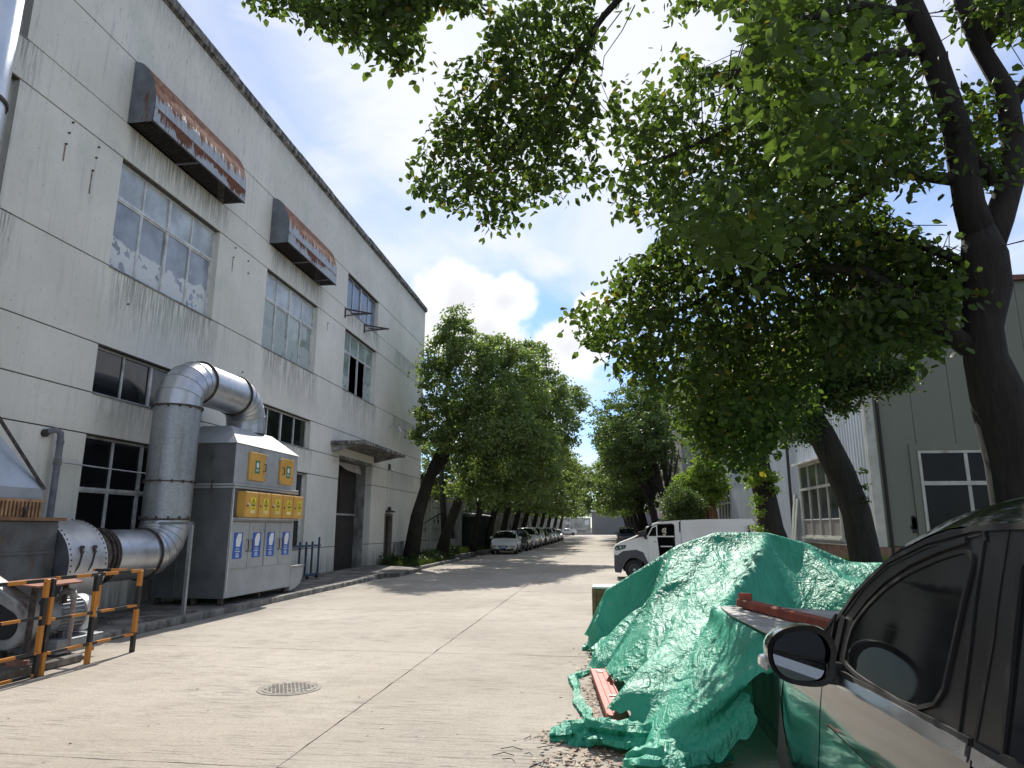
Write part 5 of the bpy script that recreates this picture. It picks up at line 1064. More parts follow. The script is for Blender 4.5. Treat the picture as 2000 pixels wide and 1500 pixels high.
def sidewin(y0, y1, z0, z1, cols, tr, low=None):
    b = MB(); f = .07; X = 8.03
    b.box(X-.06, X+.03, y0, y0+f, z0, z1); b.box(X-.06, X+.03, y1-f, y1, z0, z1); b.box(X-.06, X+.03, y0+f, y1-f, z1-f, z1); b.box(X-.06, X+.03, y0+f, y1-f, z0, z0+f); wo = b.build('window', MTRIMW, ws)
    MB().box(X-.07, X+.02, y0+f, y1-f, tr-.05, tr+.05).build('transom', MTRIMW, wo); cw = (y1-y0-2*f)/cols
    for c in range(1, cols):
        for a, d in ((z0+f, tr-.05), (tr+.05, z1-f)): MB().box(X-.055, X+.02, y0+f+cw*c-.03, y0+f+cw*c+.03, a, d).build('mullion', MTRIMW, wo)
    for c in range(cols):
        ya, yb = y0+f+cw*c+.03, y0+f+cw*(c+1)-.03
        MB().box(X-.0, X+.015, ya, yb, tr+.05, z1-f).build('pane', GSH, wo)
        if low: MB().box(X-.0, X+.015, ya, yb, low, tr-.05).build('pane', GSH, wo); MB().box(X-.01, X+.01, ya, yb, z0+f, low-.02).build('lower_pane', GSG, wo); MB().box(X-.03, X+.01, ya, yb, low-.02, low+.02).build('glazing_bar', MPVC, wo)
        else: MB().box(X-.0, X+.015, ya, yb, z0+f, tr-.05).build('pane', GSH, wo)
    MB().box(X-.28, X+.03, y0-.15, y1+.15, z1+.02, z1+.10).build('rain_hood', MPVC, wo); MB().box(X-.16, X+.0, y0-.1, y1+.1, z0-.07, z0-.005).build('sill', MTRIMW, wo)
sidewin(24.9, 29.5, 1.36, 4.18, 4, 3.22, 2.02); sidewin(45.6, 50.4, 1.8, 4.2, 4, 3.3)
def endwin(x0, x1, z0, z1, cols, tr):
    Yp = 21.97; b = MB(); f = .08; b.box(x0, x0+f, Yp-.06, Yp+.02, z0, z1); b.box(x1-f, x1, Yp-.06, Yp+.02, z0, z1); b.box(x0+f, x1-f, Yp-.06, Yp+.02, z1-f, z1); b.box(x0+f, x1-f, Yp-.06, Yp+.02, z0, z0+f); wo = b.build('window', MTRIMW, ws)
    MB().box(x0+f, x1-f, Yp-.07, Yp+.01, tr-.06, tr+.06).build('transom', MTRIMW, wo); cw = (x1-x0-2*f)/cols
    for c in range(cols):
        xa = x0+f+cw*c
        if c: 
            for a, d in ((z0+f, tr-.06), (tr+.06, z1-f)): MB().box(xa-.05, xa+.05, Yp-.05, Yp+.01, a, d).build('mullion', MTRIMW, wo)
        for a, d in ((z0+f, tr-.06), (tr+.06, z1-f)): MB().box(xa+.05, xa+cw-.05, Yp-.02, Yp-.01, a, d).build('pane', GDK, wo)
    b = MB(); b.box(x0-.22, x0-.01, Yp-.03, Yp+.02, z0-.1, z1+.2); b.box(x1+.01, x1+.22, Yp-.03, Yp+.02, z0-.1, z1+.2); b.box(x0-.01, x1+.01, Yp-.03, Yp+.02, z1+.01, z1+.2); b.build('surround', MEND, wo)
endwin(9.42, 12.1, 1.35, 4.0, 2, 3.02)
b = MB(); 
for q in range(14): b.box(9.08+random.uniform(-.09, .09), 9.1+random.uniform(-.0, .1), 21.965, 21.98, 1.85+random.uniform(-.3, .25), 1.9+random.uniform(-.25, .3))
b.build('peeled_notice', MDARK, ws)
sdoor = MB().box(8.0, 8.06, 35.2, 38.2, .1, 3.7).build('workshop_door', MBR2, ws); MB().box(7.99, 8.04, 35.0, 35.2, .1, 3.8).build('door_post', MTRIMW, sdoor); MB().box(7.99, 8.04, 38.2, 38.4, .1, 3.8).build('door_post', MTRIMW, sdoor)
tl = thing('yard_lamp', 'white dish lamp on the white corrugated wall above the brown doorway', 'lamp', (8.0, 39.5, 5.4)); MB().tube([(8.05, 39.5, 5.6), (7.6, 39.5, 5.7), (7.4, 39.5, 5.6)], .03, 6).build('arm', MPVC, tl); MB().tube([(7.4, 39.5, 5.62), (7.35, 39.5, 5.3)], [.08, .3], 12).build('shade', MPVC, tl)
for k, (y, h) in enumerate(((29.9, 2.9), (30.25, 3.1), (30.5, 2.7))):
    tag(MB().bar((7.55+.04*k, y-.12, .07), (8.0, y+.2, h), .22, .05).build('plank', MTRIMW, bevel=.005), ['leftmost', 'middle', 'rightmost'][2-k]+' pale plank leaning on the corrugated wall beside the dark pipe', 'plank', 'planks leaning by the dark down pipe')
# ---- tall concrete block far right ----
fb_ = thing('concrete_block', 'tall stained concrete building half hidden behind the far right trees', 'building', (11, 66, 0)); MFB = simple('far stained concrete', (.30, .30, .285), .95, var=.2, sc=.8, world=True, dirt=((.12, .12, .115), .7, .5, .68), stretch=(1, 1, .3))
MB().box(6.9, 12.6, 62, 100, 0, 16.8).build('wall', MFB, fb_); MB().box(12.62, 24, 62.5, 100, 0, 15).build('wall', MFB, fb_); MB().box(6.8, 12.7, 61.9, 100, 16.8, 17.1).build('parapet', MFB, fb_)
for z in (3, 6.6, 10.2, 13.8):
    for x in (7.6, 10.2): f_ = MB().box(x, x+1.6, 61.93, 61.99, z-1.2, z+.6).build('window', MTRIMW, fb_); MB().box(x+.08, x+1.52, 61.91, 61.925, z-1.1, z+.5).build('pane', GD, f_)
for y in np.arange(64, 98, 5): f_ = MB().box(6.84, 6.88, y, y+2.4, 2, 4).build('window', MTRIMW, fb_); MB().box(6.82, 6.835, y+.1, y+2.3, 2.1, 3.9).build('pane', GD, f_)
sg = thing('notice_board', 'white notice board with red writing fixed between the far right trunks', 'sign', (4.0, 50, 2.5)); MB().box(3.72, 4.38, 49.95, 50, 2.35, 2.85).build('board', MWS, sg); MB().box(4.03, 4.07, 50.0, 50.06, 0, 2.6).build('post', MTRM, sg)
b = MB(); MRP = simple('red print', (.5, .04, .03), .6)
for q in range(3):
    for r_ in range(4): b.box(3.80+r_*.14, 3.9+r_*.14+random.uniform(-.02, .01), 49.944, 49.949, 2.42+q*.14, 2.50+q*.14)
b.build('print', MRP, sg)
# ---- low workshop behind the left trees ----
lw = thing('low_workshop', 'long low pale workshop behind the left row of trees, with faded wall writing', 'building', (-10.95, 60, 0)); MLW = simple('dirty pale wall', (.42, .42, .38), .95, var=.2, sc=1.2, bump=.3, bsc=12, world=True, dirt=((.10, .105, .09), .9, .5, .7), stretch=(1, 1, .4))
for k in range(22):
    y = 37.4+k*4.6
    for (z0, z1) in ((0, .88), (.92, 2.9), (2.94, 4.6)):
        if k % 3 == 2 and z0 == .92: MB().box(-11.2, -10.95, y, y+1.0, z0, z1).build('wall_panel', MLW, lw); MB().box(-11.2, -10.95, y+3.4, y+4.58, z0, z1).build('wall_panel', MLW, lw); w_ = MB().box(-11.15, -11.1, y+1.0, y+3.4, z0, z1).build('window', GD, lw); MB().box(-11.09, -11.05, y+2.16, y+2.24, z0, z1).build('mullion', MTRIMW, w_)
        else: MB().box(-11.2, -10.95, y+.01, y+4.59, z0, z1).build('wall_panel', MLW, lw)
    if k: MB().box(-10.95, -10.8, y-.15, y+.15, 0, 4.6).build('pilaster', MLW, lw)
MB().box(-24, -11.21, 37.5, 138, 0, 4.5).build('hall_core', MDARK, lw); MB().prism([(-10.7, 4.6), (-10.7, 4.75), (-17, 6.6), (-24, 4.75), (-24, 4.6)], lambda u, v, d: (u, d, v), 37.2, 138).build('roof', MCOP, lw)
rg = random.Random(11); b = MB()
def glyph(y, z, s):
    for _ in range(6):
        a = rg.choice((0, 0, 1, .5)); y0_ = y+rg.uniform(0, s*.5); z0_ = z+rg.uniform(0, s*.8); l = rg.uniform(.35, .9)*s
        if a == 0: b.bar((-10.944, y0_, z0_), (-10.944, y0_+l*.6, z0_), .004, s*.17)
        elif a == 1: b.bar((-10.944, y+s*rg.uniform(.2, .7), z), (-10.944, y+s*rg.uniform(.2, .7), z+l), .004, s*.17)
        else: b.bar((-10.944, y0_, z0_), (-10.944, y0_+l*.4, z0_-l*.4), .004, s*.16)
for q in range(2): glyph(39.3+q*.62, 1.95, .42)
for q in range(8): glyph(37.9+q*.46, 1.45, .3)
for q in range(2): glyph(43.1+q*.9, 1.9, .62)
for q in range(9): glyph(42.3+q*.42, 1.5, .2)
b.build('wall_writing', simple('faded black paint', (.02, .02, .02), .9, var=.5, world=True), lw)
sh = thing('lean_to_shed', 'small dark lean-to shed behind the first parked white saloon', 'shed', (-9.8, 53, 0)); MB().box(-10.75, -9.1, 51.6, 54.6, .06, 2.5).build('shed_body', MDARK, sh); MB().prism([(-10.8, 2.75), (-8.6, 2.5), (-8.6, 2.55), (-10.8, 2.82)], lambda u, v, d: (u, d, v), 51.3, 54.9).build('shed_roof', MALU, sh)
# ---- far end of the road ----
eb = thing('grey_end_building', 'plain grey windowless building with white roof edge closing the road', 'building', (3, 172, 0)); MGE = simple('grey render', (.17, .175, .185), .9, var=.08, sc=.3, world=True)
MB().box(-3.4, 14, 170, 190, 0, 5.5).build('wall', MGE, eb); MB().box(-3.5, 14.1, 169.8, 190, 5.5, 5.95).build('roof_edge', MWH, eb)
lw2 = thing('end_wall', 'low pale wall with a square notice beside the grey end building', 'wall', (-8, 168, 0)); MB().box(-13.5, -3.6, 168, 168.3, 0, 4.0).build('wall', MLW, lw2); MB().box(-5.0, -4.0, 167.93, 167.98, 2.3, 3.4).build('notice', MWS, lw2)
gh = thing('gatehouse', 'small white framed gatehouse at the far left road end', 'gatehouse', (-14, 160, 0))
for k in range(4): MB().box(-16.5+k*1.1, -16.2+k*1.1, 160, 160.3, 0, 4.2).build('post', MPVC, gh)
for z in (1.6, 3.0, 4.2): MB().box(-16.5, -12.9, 160.0, 160.25, z, z+.2).build('beam', MPVC, gh)
MB().box(-16.4, -13, 160.4, 163, 0, 4.2).build('cabin', MBR2, gh)
for k, (x, w_, h) in enumerate(((-9.6, 1.1, 3.0), (-8.2, 1.2, 1.4), (-6.6, 1.9, 1.5), (-4.6, 1.3, .7))):
    c_ = thing('utility_box', ['tall white machine standing before the end wall', 'squat pale box right of the tall white machine', 'wide beige box before the end wall', 'small pale heap by the grey end building'][k], 'box', (x, 165, 0)); MB().box(x, x+w_, 165, 165.8, .06, h).build('case', MPVC if k != 2 else MTRIMW, c_, bevel=.05); MB().box(x+.1, x+w_-.1, 164.96, 164.995, h*.35, h*.8).build('door_panel', MREV, c_); MB().box(x, x+w_, 165, 165.8, 0, .055).build('base', MTRM, c_)

# ---------------- green tarpaulin over stored goods ----------------
RIBS = [((.02, 9.9, .86), (.42, 9.7, 1.12)), ((.42, 9.7, 1.12), (.95, 9.55, 1.46)), ((.95, 9.55, 1.46), (1.45, 9.5, 1.63)), ((1.45, 9.5, 1.63), (2.12, 9.55, 1.63)), ((2.12, 9.55, 1.63), (2.6, 9.55, 1.50)), ((2.6, 9.55, 1.5), (3.05, 9.4, 1.27)), ((3.05, 9.4, 1.27), (4.3, 9.3, 1.2)),
 ((2.05, 9.5, 1.6), (1.75, 8.4, 1.35)), ((1.75, 8.4, 1.32), (1.05, 7.0, .95)), ((1.08, 7.0, .95), (1.12, 5.5, .92)), ((1.08, 7.0, .95), (2.7, 7.0, .93)), ((1.12, 5.5, .92), (2.7, 5.5, .9)), ((.95, 9.5, 1.42), (.5, 8.3, .72)), ((.5, 8.3, .70), (.42, 7.2, .45)), ((2.6, 9.5, 1.45), (2.75, 8.3, .95)), ((2.75, 8.3, .95), (4.2, 8.3, .9)), ((3.4, 9.4, 1.2), (3.4, 8.3, .98))]
def hgt(x, y):
    h = np.zeros_like(x)
    for (a, c) in RIBS:
        dx, dy = c[0]-a[0], c[1]-a[1]; L2 = dx*dx+dy*dy; t = np.clip(((x-a[0])*dx+(y-a[1])*dy)/L2, 0, 1)
        d = np.hypot(x-a[0]-t*dx, y-a[1]-t*dy); z = a[2]+(c[2]-a[2])*t; h = np.maximum(h, z-np.maximum(0, d-.05)*3.2)
    in_ = (x > 1.1) & (x < 2.75) & (y > 5.5) & (y < 7.05); h = np.where(in_, np.maximum(h, .90), h)
    th = np.arctan2(9.75-y, 1.75-x); dd_ = np.hypot(9.75-y, 1.75-x); lump = .05*np.sin(3.1*x+1)*np.sin(2.4*y)-.05+np.clip(dd_-.25, 0, 1.4)*.155*np.abs(np.sin(th*6.2+.5*np.sin(dd_*2)))
    tent = np.minimum(1.50-.42*(9.45-y), .10+1.02*(x+.08-.13*(y < 8.6)))+lump; left = (x < 1.11+(y-7.03)*.2) & (y > 6.2) & (y < 9.6); h = np.where(left, np.maximum(h, np.where(tent > .12, tent, 0)), h)
    t2 = np.minimum(.90, .04+.95*(x-.26))+lump*.5-.03; near = (x < 1.12) & (y > 5.5) & (y <= 7.2); h = np.where(near, np.maximum(h, np.where(t2 > .12, t2, 0)), h)
    rt = (x > 2.7) & (x < 4.2) & (y > 8.3) & (y < 9.4); h = np.where(rt, np.maximum(h, .93+.22*(y-8.3)+lump*.7), h)
    return h
TB = [(1.78, 9.55, .30, .2, 1.40, .0), (1.0, 9.55, .1, .12, 1.15, .2), (.35, 9.75, .12, .15, .85, .0), (3.0, 9.4, .14, .14, 1.0, 0), (3.9, 9.3, .2, .16, .95, 0), (2.45, 9.55, .1, .14, 1.22, 0), (1.9, 6.25, .66, .62, .80, .0), (.5, 8.0, .12, .2, .55, .2), (1.7, 8.35, .1, .1, .95, .2), (1.15, 7.1, .12, .12, .8, 0)]
def drape():
    sp_ = .052; X0, X1, Y0_, Y1_t = -.95, 5.0, 4.7, 11.7
    nx, ny = int((X1-X0)/sp_), int((Y1_t-Y0_)/sp_)
    gx, gy = np.meshgrid(np.linspace(X0, X1, nx), np.linspace(Y0_, Y1_t, ny), indexing='ij')
    sx_, sy_ = (X1-X0)/(nx-1), (Y1_t-Y0_)/(ny-1)
    P = np.stack([gx, gy, np.full_like(gx, 1.72)], -1)
    r = np.random.default_rng(5); P[..., 2] += .02*r.random(gx.shape)
    # start gathered: a sheet larger than the pile, so it falls into folds
    cx, cy = 1.9, 8.6
    P[..., 0] = cx+(P[..., 0]-cx)*.93; P[..., 1] = cy+(P[..., 1]-cy)*.93
    P[..., 2] += .06*np.sin(gx*3.1+gy*1.2)+.05*np.sin(gx*1.3-gy*2.6)
    V = np.zeros_like(P)
    cons = []
    for di, dj in ((1, 0), (0, 1), (1, 1), (1, -1), (2, 0), (0, 2)):
        L = math.hypot(di*sx_, dj*sy_)
        for par in range(2):
            ii, jj = np.meshgrid(np.arange(nx), np.arange(ny), indexing='ij')
            ok = (ii+di < nx) & (jj+dj < ny) & (jj+dj >= 0)
            key = (ii//di) % 2 if di else (jj//dj) % 2
            ok &= key == par
            cons.append((ii[ok]*ny+jj[ok], (ii[ok]+di)*ny+jj[ok]+dj, L, .9 if di+abs(dj) == 1 else (.35 if di == 1 else .18)))
    P = P.reshape(-1, 3); V = V.reshape(-1, 3)
    for it in range(95):
        Q = P.copy(); V[:, 2] -= 9.8*.018; V *= .975; P = P+V*.018
        for sub in range(7):
            for a, c, L, k in cons:
                d = P[c]-P[a]; l = np.sqrt((d*d).sum(1))+1e-9; e = (l-L)/l*k*.5
                if k < .2: e = np.where(l < L*.97, e, 0)
                dd = d*e[:, None]; P[a] += dd; P[c] -= dd
            H = hgt(P[:, 0], P[:, 1])+.012; low = P[:, 2] < H
            P[low, 2] = H[low]; fr = .55 if sub == 6 else 0
            if fr: P[low, :2] = Q[low, :2]*fr+P[low, :2]*(1-fr)
        V = (P-Q)/.018
    return P.reshape(nx, ny, 3)
TP = drape(); nx, ny = TP.shape[:2]
MTP = Mt('green woven tarpaulin'); s_ = MTP.sep(); big = MTP.noise(1.2, 5, .6); cr = MTP.noise(1, 7, .68, (9, 9, 7), dist=2.2)
c = MTP.mix(MTP.rng(big, .3, .7), (.028, .34, .21), (.06, .45, .30)); c = MTP.mix(MTP.math('MULTIPLY', MTP.rng(MTP.noise(5, 6, .7), .55, .75), .35), c, (.18, .42, .33)); MTP.col(c)
MTP.rough(MTP.rng(cr, .3, .7, .42, .6)); MTP.b.inputs['Specular IOR Level'].default_value = .55
v1 = MTP.n('ShaderNodeTexVoronoi', feature='DISTANCE_TO_EDGE'); v1.inputs['Scale'].default_value = 13; dn = MTP.n('ShaderNodeMix', data_type='VECTOR'); dn.inputs[0].default_value = .25
nzc = MTP.n('ShaderNodeTexNoise'); nzc.inputs['Scale'].default_value = 5; MTP.l(MTP.geo.outputs['Position'], nzc.inputs['Vector']); MTP.l(MTP.geo.outputs['Position'], dn.inputs[4]); MTP.l(nzc.outputs['Color'], dn.inputs[5]); MTP.l(dn.outputs[1], v1.inputs['Vector'])
def ridge(sc, st, lo): return MTP.math('ABSOLUTE', MTP.math('SUBTRACT', MTP.noise(sc, 3, .5, st, loc=lo, dist=.8), .5))
hh_ = MTP.math('ADD', MTP.math('ADD', MTP.math('MULTIPLY', ridge(3.2, (1.6, .7, .8), (0, 0, 0)), 3.6), MTP.math('MULTIPLY', ridge(8, (1.3, .8, .8), (4, 1, 2)), 1.3)), MTP.math('ADD', MTP.math('MULTIPLY', ridge(20, (1, 1, 1), (7, 3, 2)), .35), MTP.math('MULTIPLY', MTP.math('MINIMUM', v1.outputs['Distance'], .12), .8)))
hm_ = MTP.rng(MTP.noise(2.1, 3, .5, loc=(3, 9, 1)), .36, .62, .35, 1.0); nrm = MTP.bump(MTP.math('MULTIPLY', hh_, hm_), 1.0, .042)
tl_ = MTP.n('ShaderNodeBsdfTranslucent'); MTP.l(c, tl_.inputs[0]); mx_ = MTP.n('ShaderNodeMixShader'); mx_.inputs[0].default_value = .22; MTP.l(MTP.b.outputs[0], mx_.inputs[1]); MTP.l(tl_.outputs[0], mx_.inputs[2]); MTP.l(mx_.outputs[0], MTP.out.inputs['Surface']); MTARP = MTP.mat
idx = np.arange(nx*ny).reshape(nx, ny); F = np.stack([idx[:-1, :-1], idx[1:, :-1], idx[1:, 1:], idx[:-1, 1:]], -1)
# drop the near strip on the right where the sheet stops short, ragged hem
gi, gj = np.meshgrid(np.arange(nx-1), np.arange(ny-1), indexing='ij'); hem = 6+3*np.sin(gi*.23)+2*np.sin(gi*.61)
cxx, cyy = TP[:-1, :-1, 0], TP[:-1, :-1, 1]; keep = (gj > hem-4) & (gi > 1) & ~((cyy > 7.9) & (cxx < -.24+.05*np.sin(cyy*7)+.03*np.sin(cyy*17)) & (TP[:-1, :-1, 2] < .2)) & ~((cyy <= 8.5) & (cxx < .17+.04*np.sin(cyy*9)) & (TP[:-1, :-1, 2] < .17)) & ~((cyy < 5.5+.1*np.sin(cxx*6)) & (TP[:-1, :-1, 2] < .09))
F = F[keep].reshape(-1, 4)
tp_o = link('green_tarpaulin', npmesh('green_tarpaulin', TP.reshape(-1, 3), F), MTARP, None, True)
md = tp_o.modifiers.new('sub', 'SUBSURF'); md.levels = 1; md.render_levels = 1
tag(tp_o, 'big crumpled green woven tarpaulin draped over a pile of goods beside the black car', 'tarpaulin')
# goods under it
MCR = simple('grey machine paint', (.13, .135, .13), .8, var=.3, sc=3, world=True, dirt=((.05, .04, .035), 2, .5, .7))
lbs = ['tall narrow grey crate under the top of the tarpaulin', 'middle grey crate under the tarpaulin', 'small low crate at the left under the tarpaulin', 'narrow crate under the front of the tarpaulin peak', 'wide crate under the right part of the tarpaulin', 'crate behind the tarpaulin peak', 'low broad machine case under the near flap of the tarpaulin', 'small case under the near left fold of the tarpaulin', 'box under the left slope of the tarpaulin', 'crate under the far right tarpaulin end']
for B_, lb in zip(TB, lbs):
    cx, cy, hx, hy, z, a = B_; ct = thing('storage_crate', lb, 'crate', (cx, cy, 0), 'goods stored under the green tarpaulin')
    b = MB(); b.box(cx-hx+.04, cx+hx-.04, cy-hy+.04, cy+hy-.04, .12, z-.07); o = b.build('case', MCR, ct, bevel=.02)
    for q in (-1, 0, 1): MB().box(cx+q*(hx-.1)-.05, cx+q*(hx-.1)+.05, cy-hy+.04, cy+hy-.04, 0, .118).build('skid', MDF, ct)
    ct.rotation_euler = (0, 0, a)
rp = thing('rusty_steel_box', 'rusty brown steel box sticking out at the far left of the tarpaulin', 'box', (-.05, 10.75, 0)); MRS = simple('brown rusty side', (.16, .085, .045), .85, var=.5, sc=4, bump=.4, world=True, dirt=((.30, .24, .16), 3, .58, .7))
MB().box(-.21, .5, 10.6, 11.1, .02, .80).build('side', MRS, rp, bevel=.015); MB().box(-.23, .52, 10.58, 11.12, .80, .83).build('lid', MTRIMW, rp, bevel=.008); MB().box(-.23, -.17, 10.57, 10.6, .0, .8).build('corner_post', MRS, rp)
# red painted steel pieces
MRD = simple('red oxide paint', (.44, .085, .05), .55, var=.15, sc=5, bump=.15, world=True, dirt=((.6, .3, .22), 7, .62, .72)); MRD2 = simple('red timber paint', (.27, .065, .035), .75, var=.3, sc=6, bump=.4, world=True, dirt=((.1, .04, .03), 5, .55, .7))
r1_ = thing('red_steel_channel', 'flat red painted steel channel lying at the left foot of the tarpaulin', 'steel channel', (-.05, 7.4, 0))
A_, B2 = Vector((-.13, 8.40, .10)), Vector((.07, 6.22, .12)); dd = (B2-A_).normalized(); sd_ = Vector((dd.y, -dd.x, 0))*-1
def chan(u0, u1, z0, z1, nm): 
    b = MB(); p = [A_+sd_*u0, A_+sd_*u1, B2+sd_*u1, B2+sd_*u0]; b.add([(q.x, q.y, q.z+z0) for q in p]+[(q.x, q.y, q.z+z1) for q in p], [(0, 3, 2, 1), (4, 5, 6, 7), (0, 1, 5, 4), (1, 2, 6, 5), (2, 3, 7, 6), (3, 0, 4, 7)]); b.build(nm, MRD, r1_, bevel=.002)
chan(-.09, .09, -.04, .0, 'web'); chan(-.095, -.08, -.04, .018, 'edge_rib'); chan(.08, .095, -.04, .018, 'edge_rib'); chan(-.035, -.028, .0, .008, 'rib'); chan(.028, .035, .0, .008, 'rib')
for k, f in enumerate((.06, .09, .62, .68)):
    q = A_.lerp(B2, f); MB().box(q.x-.045+.02*k, q.x+.02+.02*k, q.y-.02, q.y+.02, q.z+.0085, q.z+.0105).build('chipped_patch', MPVC, r1_)
bm_ = thing('red_beam', 'long dark red painted beam lying across the near flap of the tarpaulin', 'beam', (1.8, 6.8, .95))
def onp(px, py, Y): return at(px, py, Y)
a1, a2 = Vector((1.24, 6.85, 1.015)), Vector((1.68, 5.25, 1.0))
MB().bar(a1, a2, .10, .07).build('beam', MRD2, bm_, bevel=.006); MB().bar(a1+Vector((.11, .02, -.01)), a2+Vector((.11, .04, -.01)), .06, .05).build('beam', MRD2, bm_, bevel=.006); MB().box(1.22, 1.33, 6.78, 6.88, 1.03, 1.10).build('end_block', MRD2, bm_, bevel=.004)
shb = MB(); shb.prism([(1.06, 7.03), (1.05, 6.3), (1.12, 5.35), (1.3, 5.22), (2.4, 5.25), (2.5, 6.5), (1.5, 7.02)], lambda u, v, d: (u, v, .955+.0*u+d), 0, .012); tag(shb.build('grey_sheet', simple('grey board', (.36, .355, .34), .6, var=.2, sc=4, world=True)), 'flat grey board lying under the red beam on the tarpaulin', 'board')
# loose crumpled tail of tarpaulin in front
def crumple(name, lb, pts, wdt, hh, seed, n=64, m=18):
    r = np.random.default_rng(seed); P = [Vector(p) for p in pts]; segs = np.cumsum([0]+[(P[i+1]-P[i]).length for i in range(len(P)-1)]); V = []
    fq = 64/n
    for i in range(n):
        s = segs[-1]*i/(n-1); k = min(len(P)-2, int(np.searchsorted(segs, s, side='right')-1)); f = (s-segs[k])/(segs[k+1]-segs[k]); c = P[k].lerp(P[k+1], f); d = (P[k+1]-P[k]).normalized(); sd = Vector((-d.y, d.x, 0))
        w = wdt(i/(n-1)); h = hh(i/(n-1))
        for j in range(m):
            a = 2*math.pi*j/m; tri = lambda q: abs(((q/math.pi) % 2)-1)*2-1; rr = 1+.26*tri(4*a+i*.05*fq+seed)+.20*tri(7*a-i*.11*fq)+.14*tri(i*.55+3*a)+.10*tri(i*1.3-2*a)+.03*r.normal()
            V.append((c.x+sd.x*w*rr*math.cos(a), c.y+sd.y*w*rr*math.cos(a), max(.004, c.z+h*.9+h*rr*math.sin(a))))
    F = [(i*m+j, i*m+(j+1) % m, (i+1)*m+(j+1) % m, (i+1)*m+j) for i in range(n-1) for j in range(m)]
    o = link(name, npmesh(name, V, F), MTARP, None, 28); return tag(o, lb, 'tarpaulin scrap')
crumple('tarpaulin_tail', 'crumpled loose tail of green tarpaulin bunched on the road at the near left', [(-.50, 6.05, 0), (-.30, 6.05, 0), (-.12, 6.0, .0), (.05, 5.85, .02), (.26, 5.8, .03), (.42, 6.1, .05)], lambda f: .04+.15*math.sin(math.pi*min(1, f*1.1+.08))**.7, lambda f: .02+.075*math.sin(math.pi*min(1, f*.9+.06)), 3)
crumple('tarpaulin_strip', 'narrow twisted green strip running beside the red steel channel', [(-.12, 8.75, 0), (-.3, 8.55, 0), (-.42, 8.25, 0), (-.36, 7.8, 0), (-.32, 7.2, 0), (-.22, 6.75, 0), (-.2, 6.4, 0), (-.1, 6.1, 0)], lambda f: .028+.03*abs(math.sin(f*7)), lambda f: .018+.014*abs(math.sin(f*5)), 8, 90, 10)
crumple('tarpaulin_fold', 'green tarpaulin fold lying at the bottom edge in front of the pile', [(.12, 5.45, 0), (.3, 5.35, .02), (.55, 5.35, .03), (.85, 5.55, .05)], lambda f: .05+.12*math.sin(math.pi*min(1, f+.1)), lambda f: .03+.06*math.sin(math.pi*min(1, f+.1)), 12, 40, 16)
crumple('tarpaulin_corner', 'small dark green tarpaulin corner beside the rusty steel box', [(-.36, 10.15, 0), (-.2, 10.25, 0), (-.02, 10.35, .05)], lambda f: .03+.12*f, lambda f: .03+.10*f, 15, 20, 12)
# ---------------- trees and plants ----------------
def bark(name, c, sc=1):
    m = Mt(name); rdg = m.noise(1, 7, .7, (16*sc, 16*sc, 2.2*sc), dist=.6); b_ = m.noise(1.2, 4, .6)
    col = m.mix(m.rng(rdg, .35, .65), tuple(x*.45 for x in c), c); col = m.mix(m.math('MULTIPLY', m.rng(b_, .5, .75), .3), col, (.07, .08, .05)); m.col(col); m.rough(.93); m.bump(rdg, .9, .035); return m.mat
BK = bark('dark ridged bark', (.024, .019, .015)); BK2 = bark('camphor bark', (.028, .023, .018), .7); BK3 = bark('reddish bark', (.26, .13, .065))
def leafmat(name, c, cb, tr=.42, gl=.52):
    m = Mt(name); r_ = m.geo.outputs['Random Per Island']; n = m.noise(.9, 3, .5)
    c1 = m.mix(r_, tuple(x*.7 for x in c), tuple(x*1.25 for x in c)); c1 = m.mix(m.math('MULTIPLY', m.rng(n, .45, .7), .45), c1, cb)
    yl = m.math('GREATER_THAN', r_, .985); c1 = m.mix(m.math('MULTIPLY', yl, .7), c1, (.22, .16, .03))
    m.col(c1); m.rough(gl); m.b.inputs['Specular IOR Level'].default_value = .3; t = m.n('ShaderNodeBsdfTranslucent'); tc_ = m.mix(1.0, c1, (1.75, 1.85, .72), 'MULTIPLY'); m.l(tc_, t.inputs[0])
    ms = m.n('ShaderNodeMixShader'); ms.inputs[0].default_value = tr; m.l(m.b.outputs[0], ms.inputs[1]); m.l(t.outputs[0], ms.inputs[2]); m.l(ms.outputs[0], m.out.inputs['Surface']); return m.mat
LN = leafmat('broad leaf', (.058, .09, .028), (.10, .14, .036), .52); LC = leafmat('camphor leaf', (.13, .18, .075), (.19, .24, .09), .42); LC2 = leafmat('deep camphor leaf', (.075, .115, .045), (.11, .155, .055), .38); LB = leafmat('bright young leaf', (.16, .23, .05), (.20, .27, .06), .45); LG = leafmat('weed leaf', (.04, .068, .02), (.065, .095, .026), .25)
def unit(v): return v/(np.linalg.norm(v, axis=-1, keepdims=True)+1e-9)
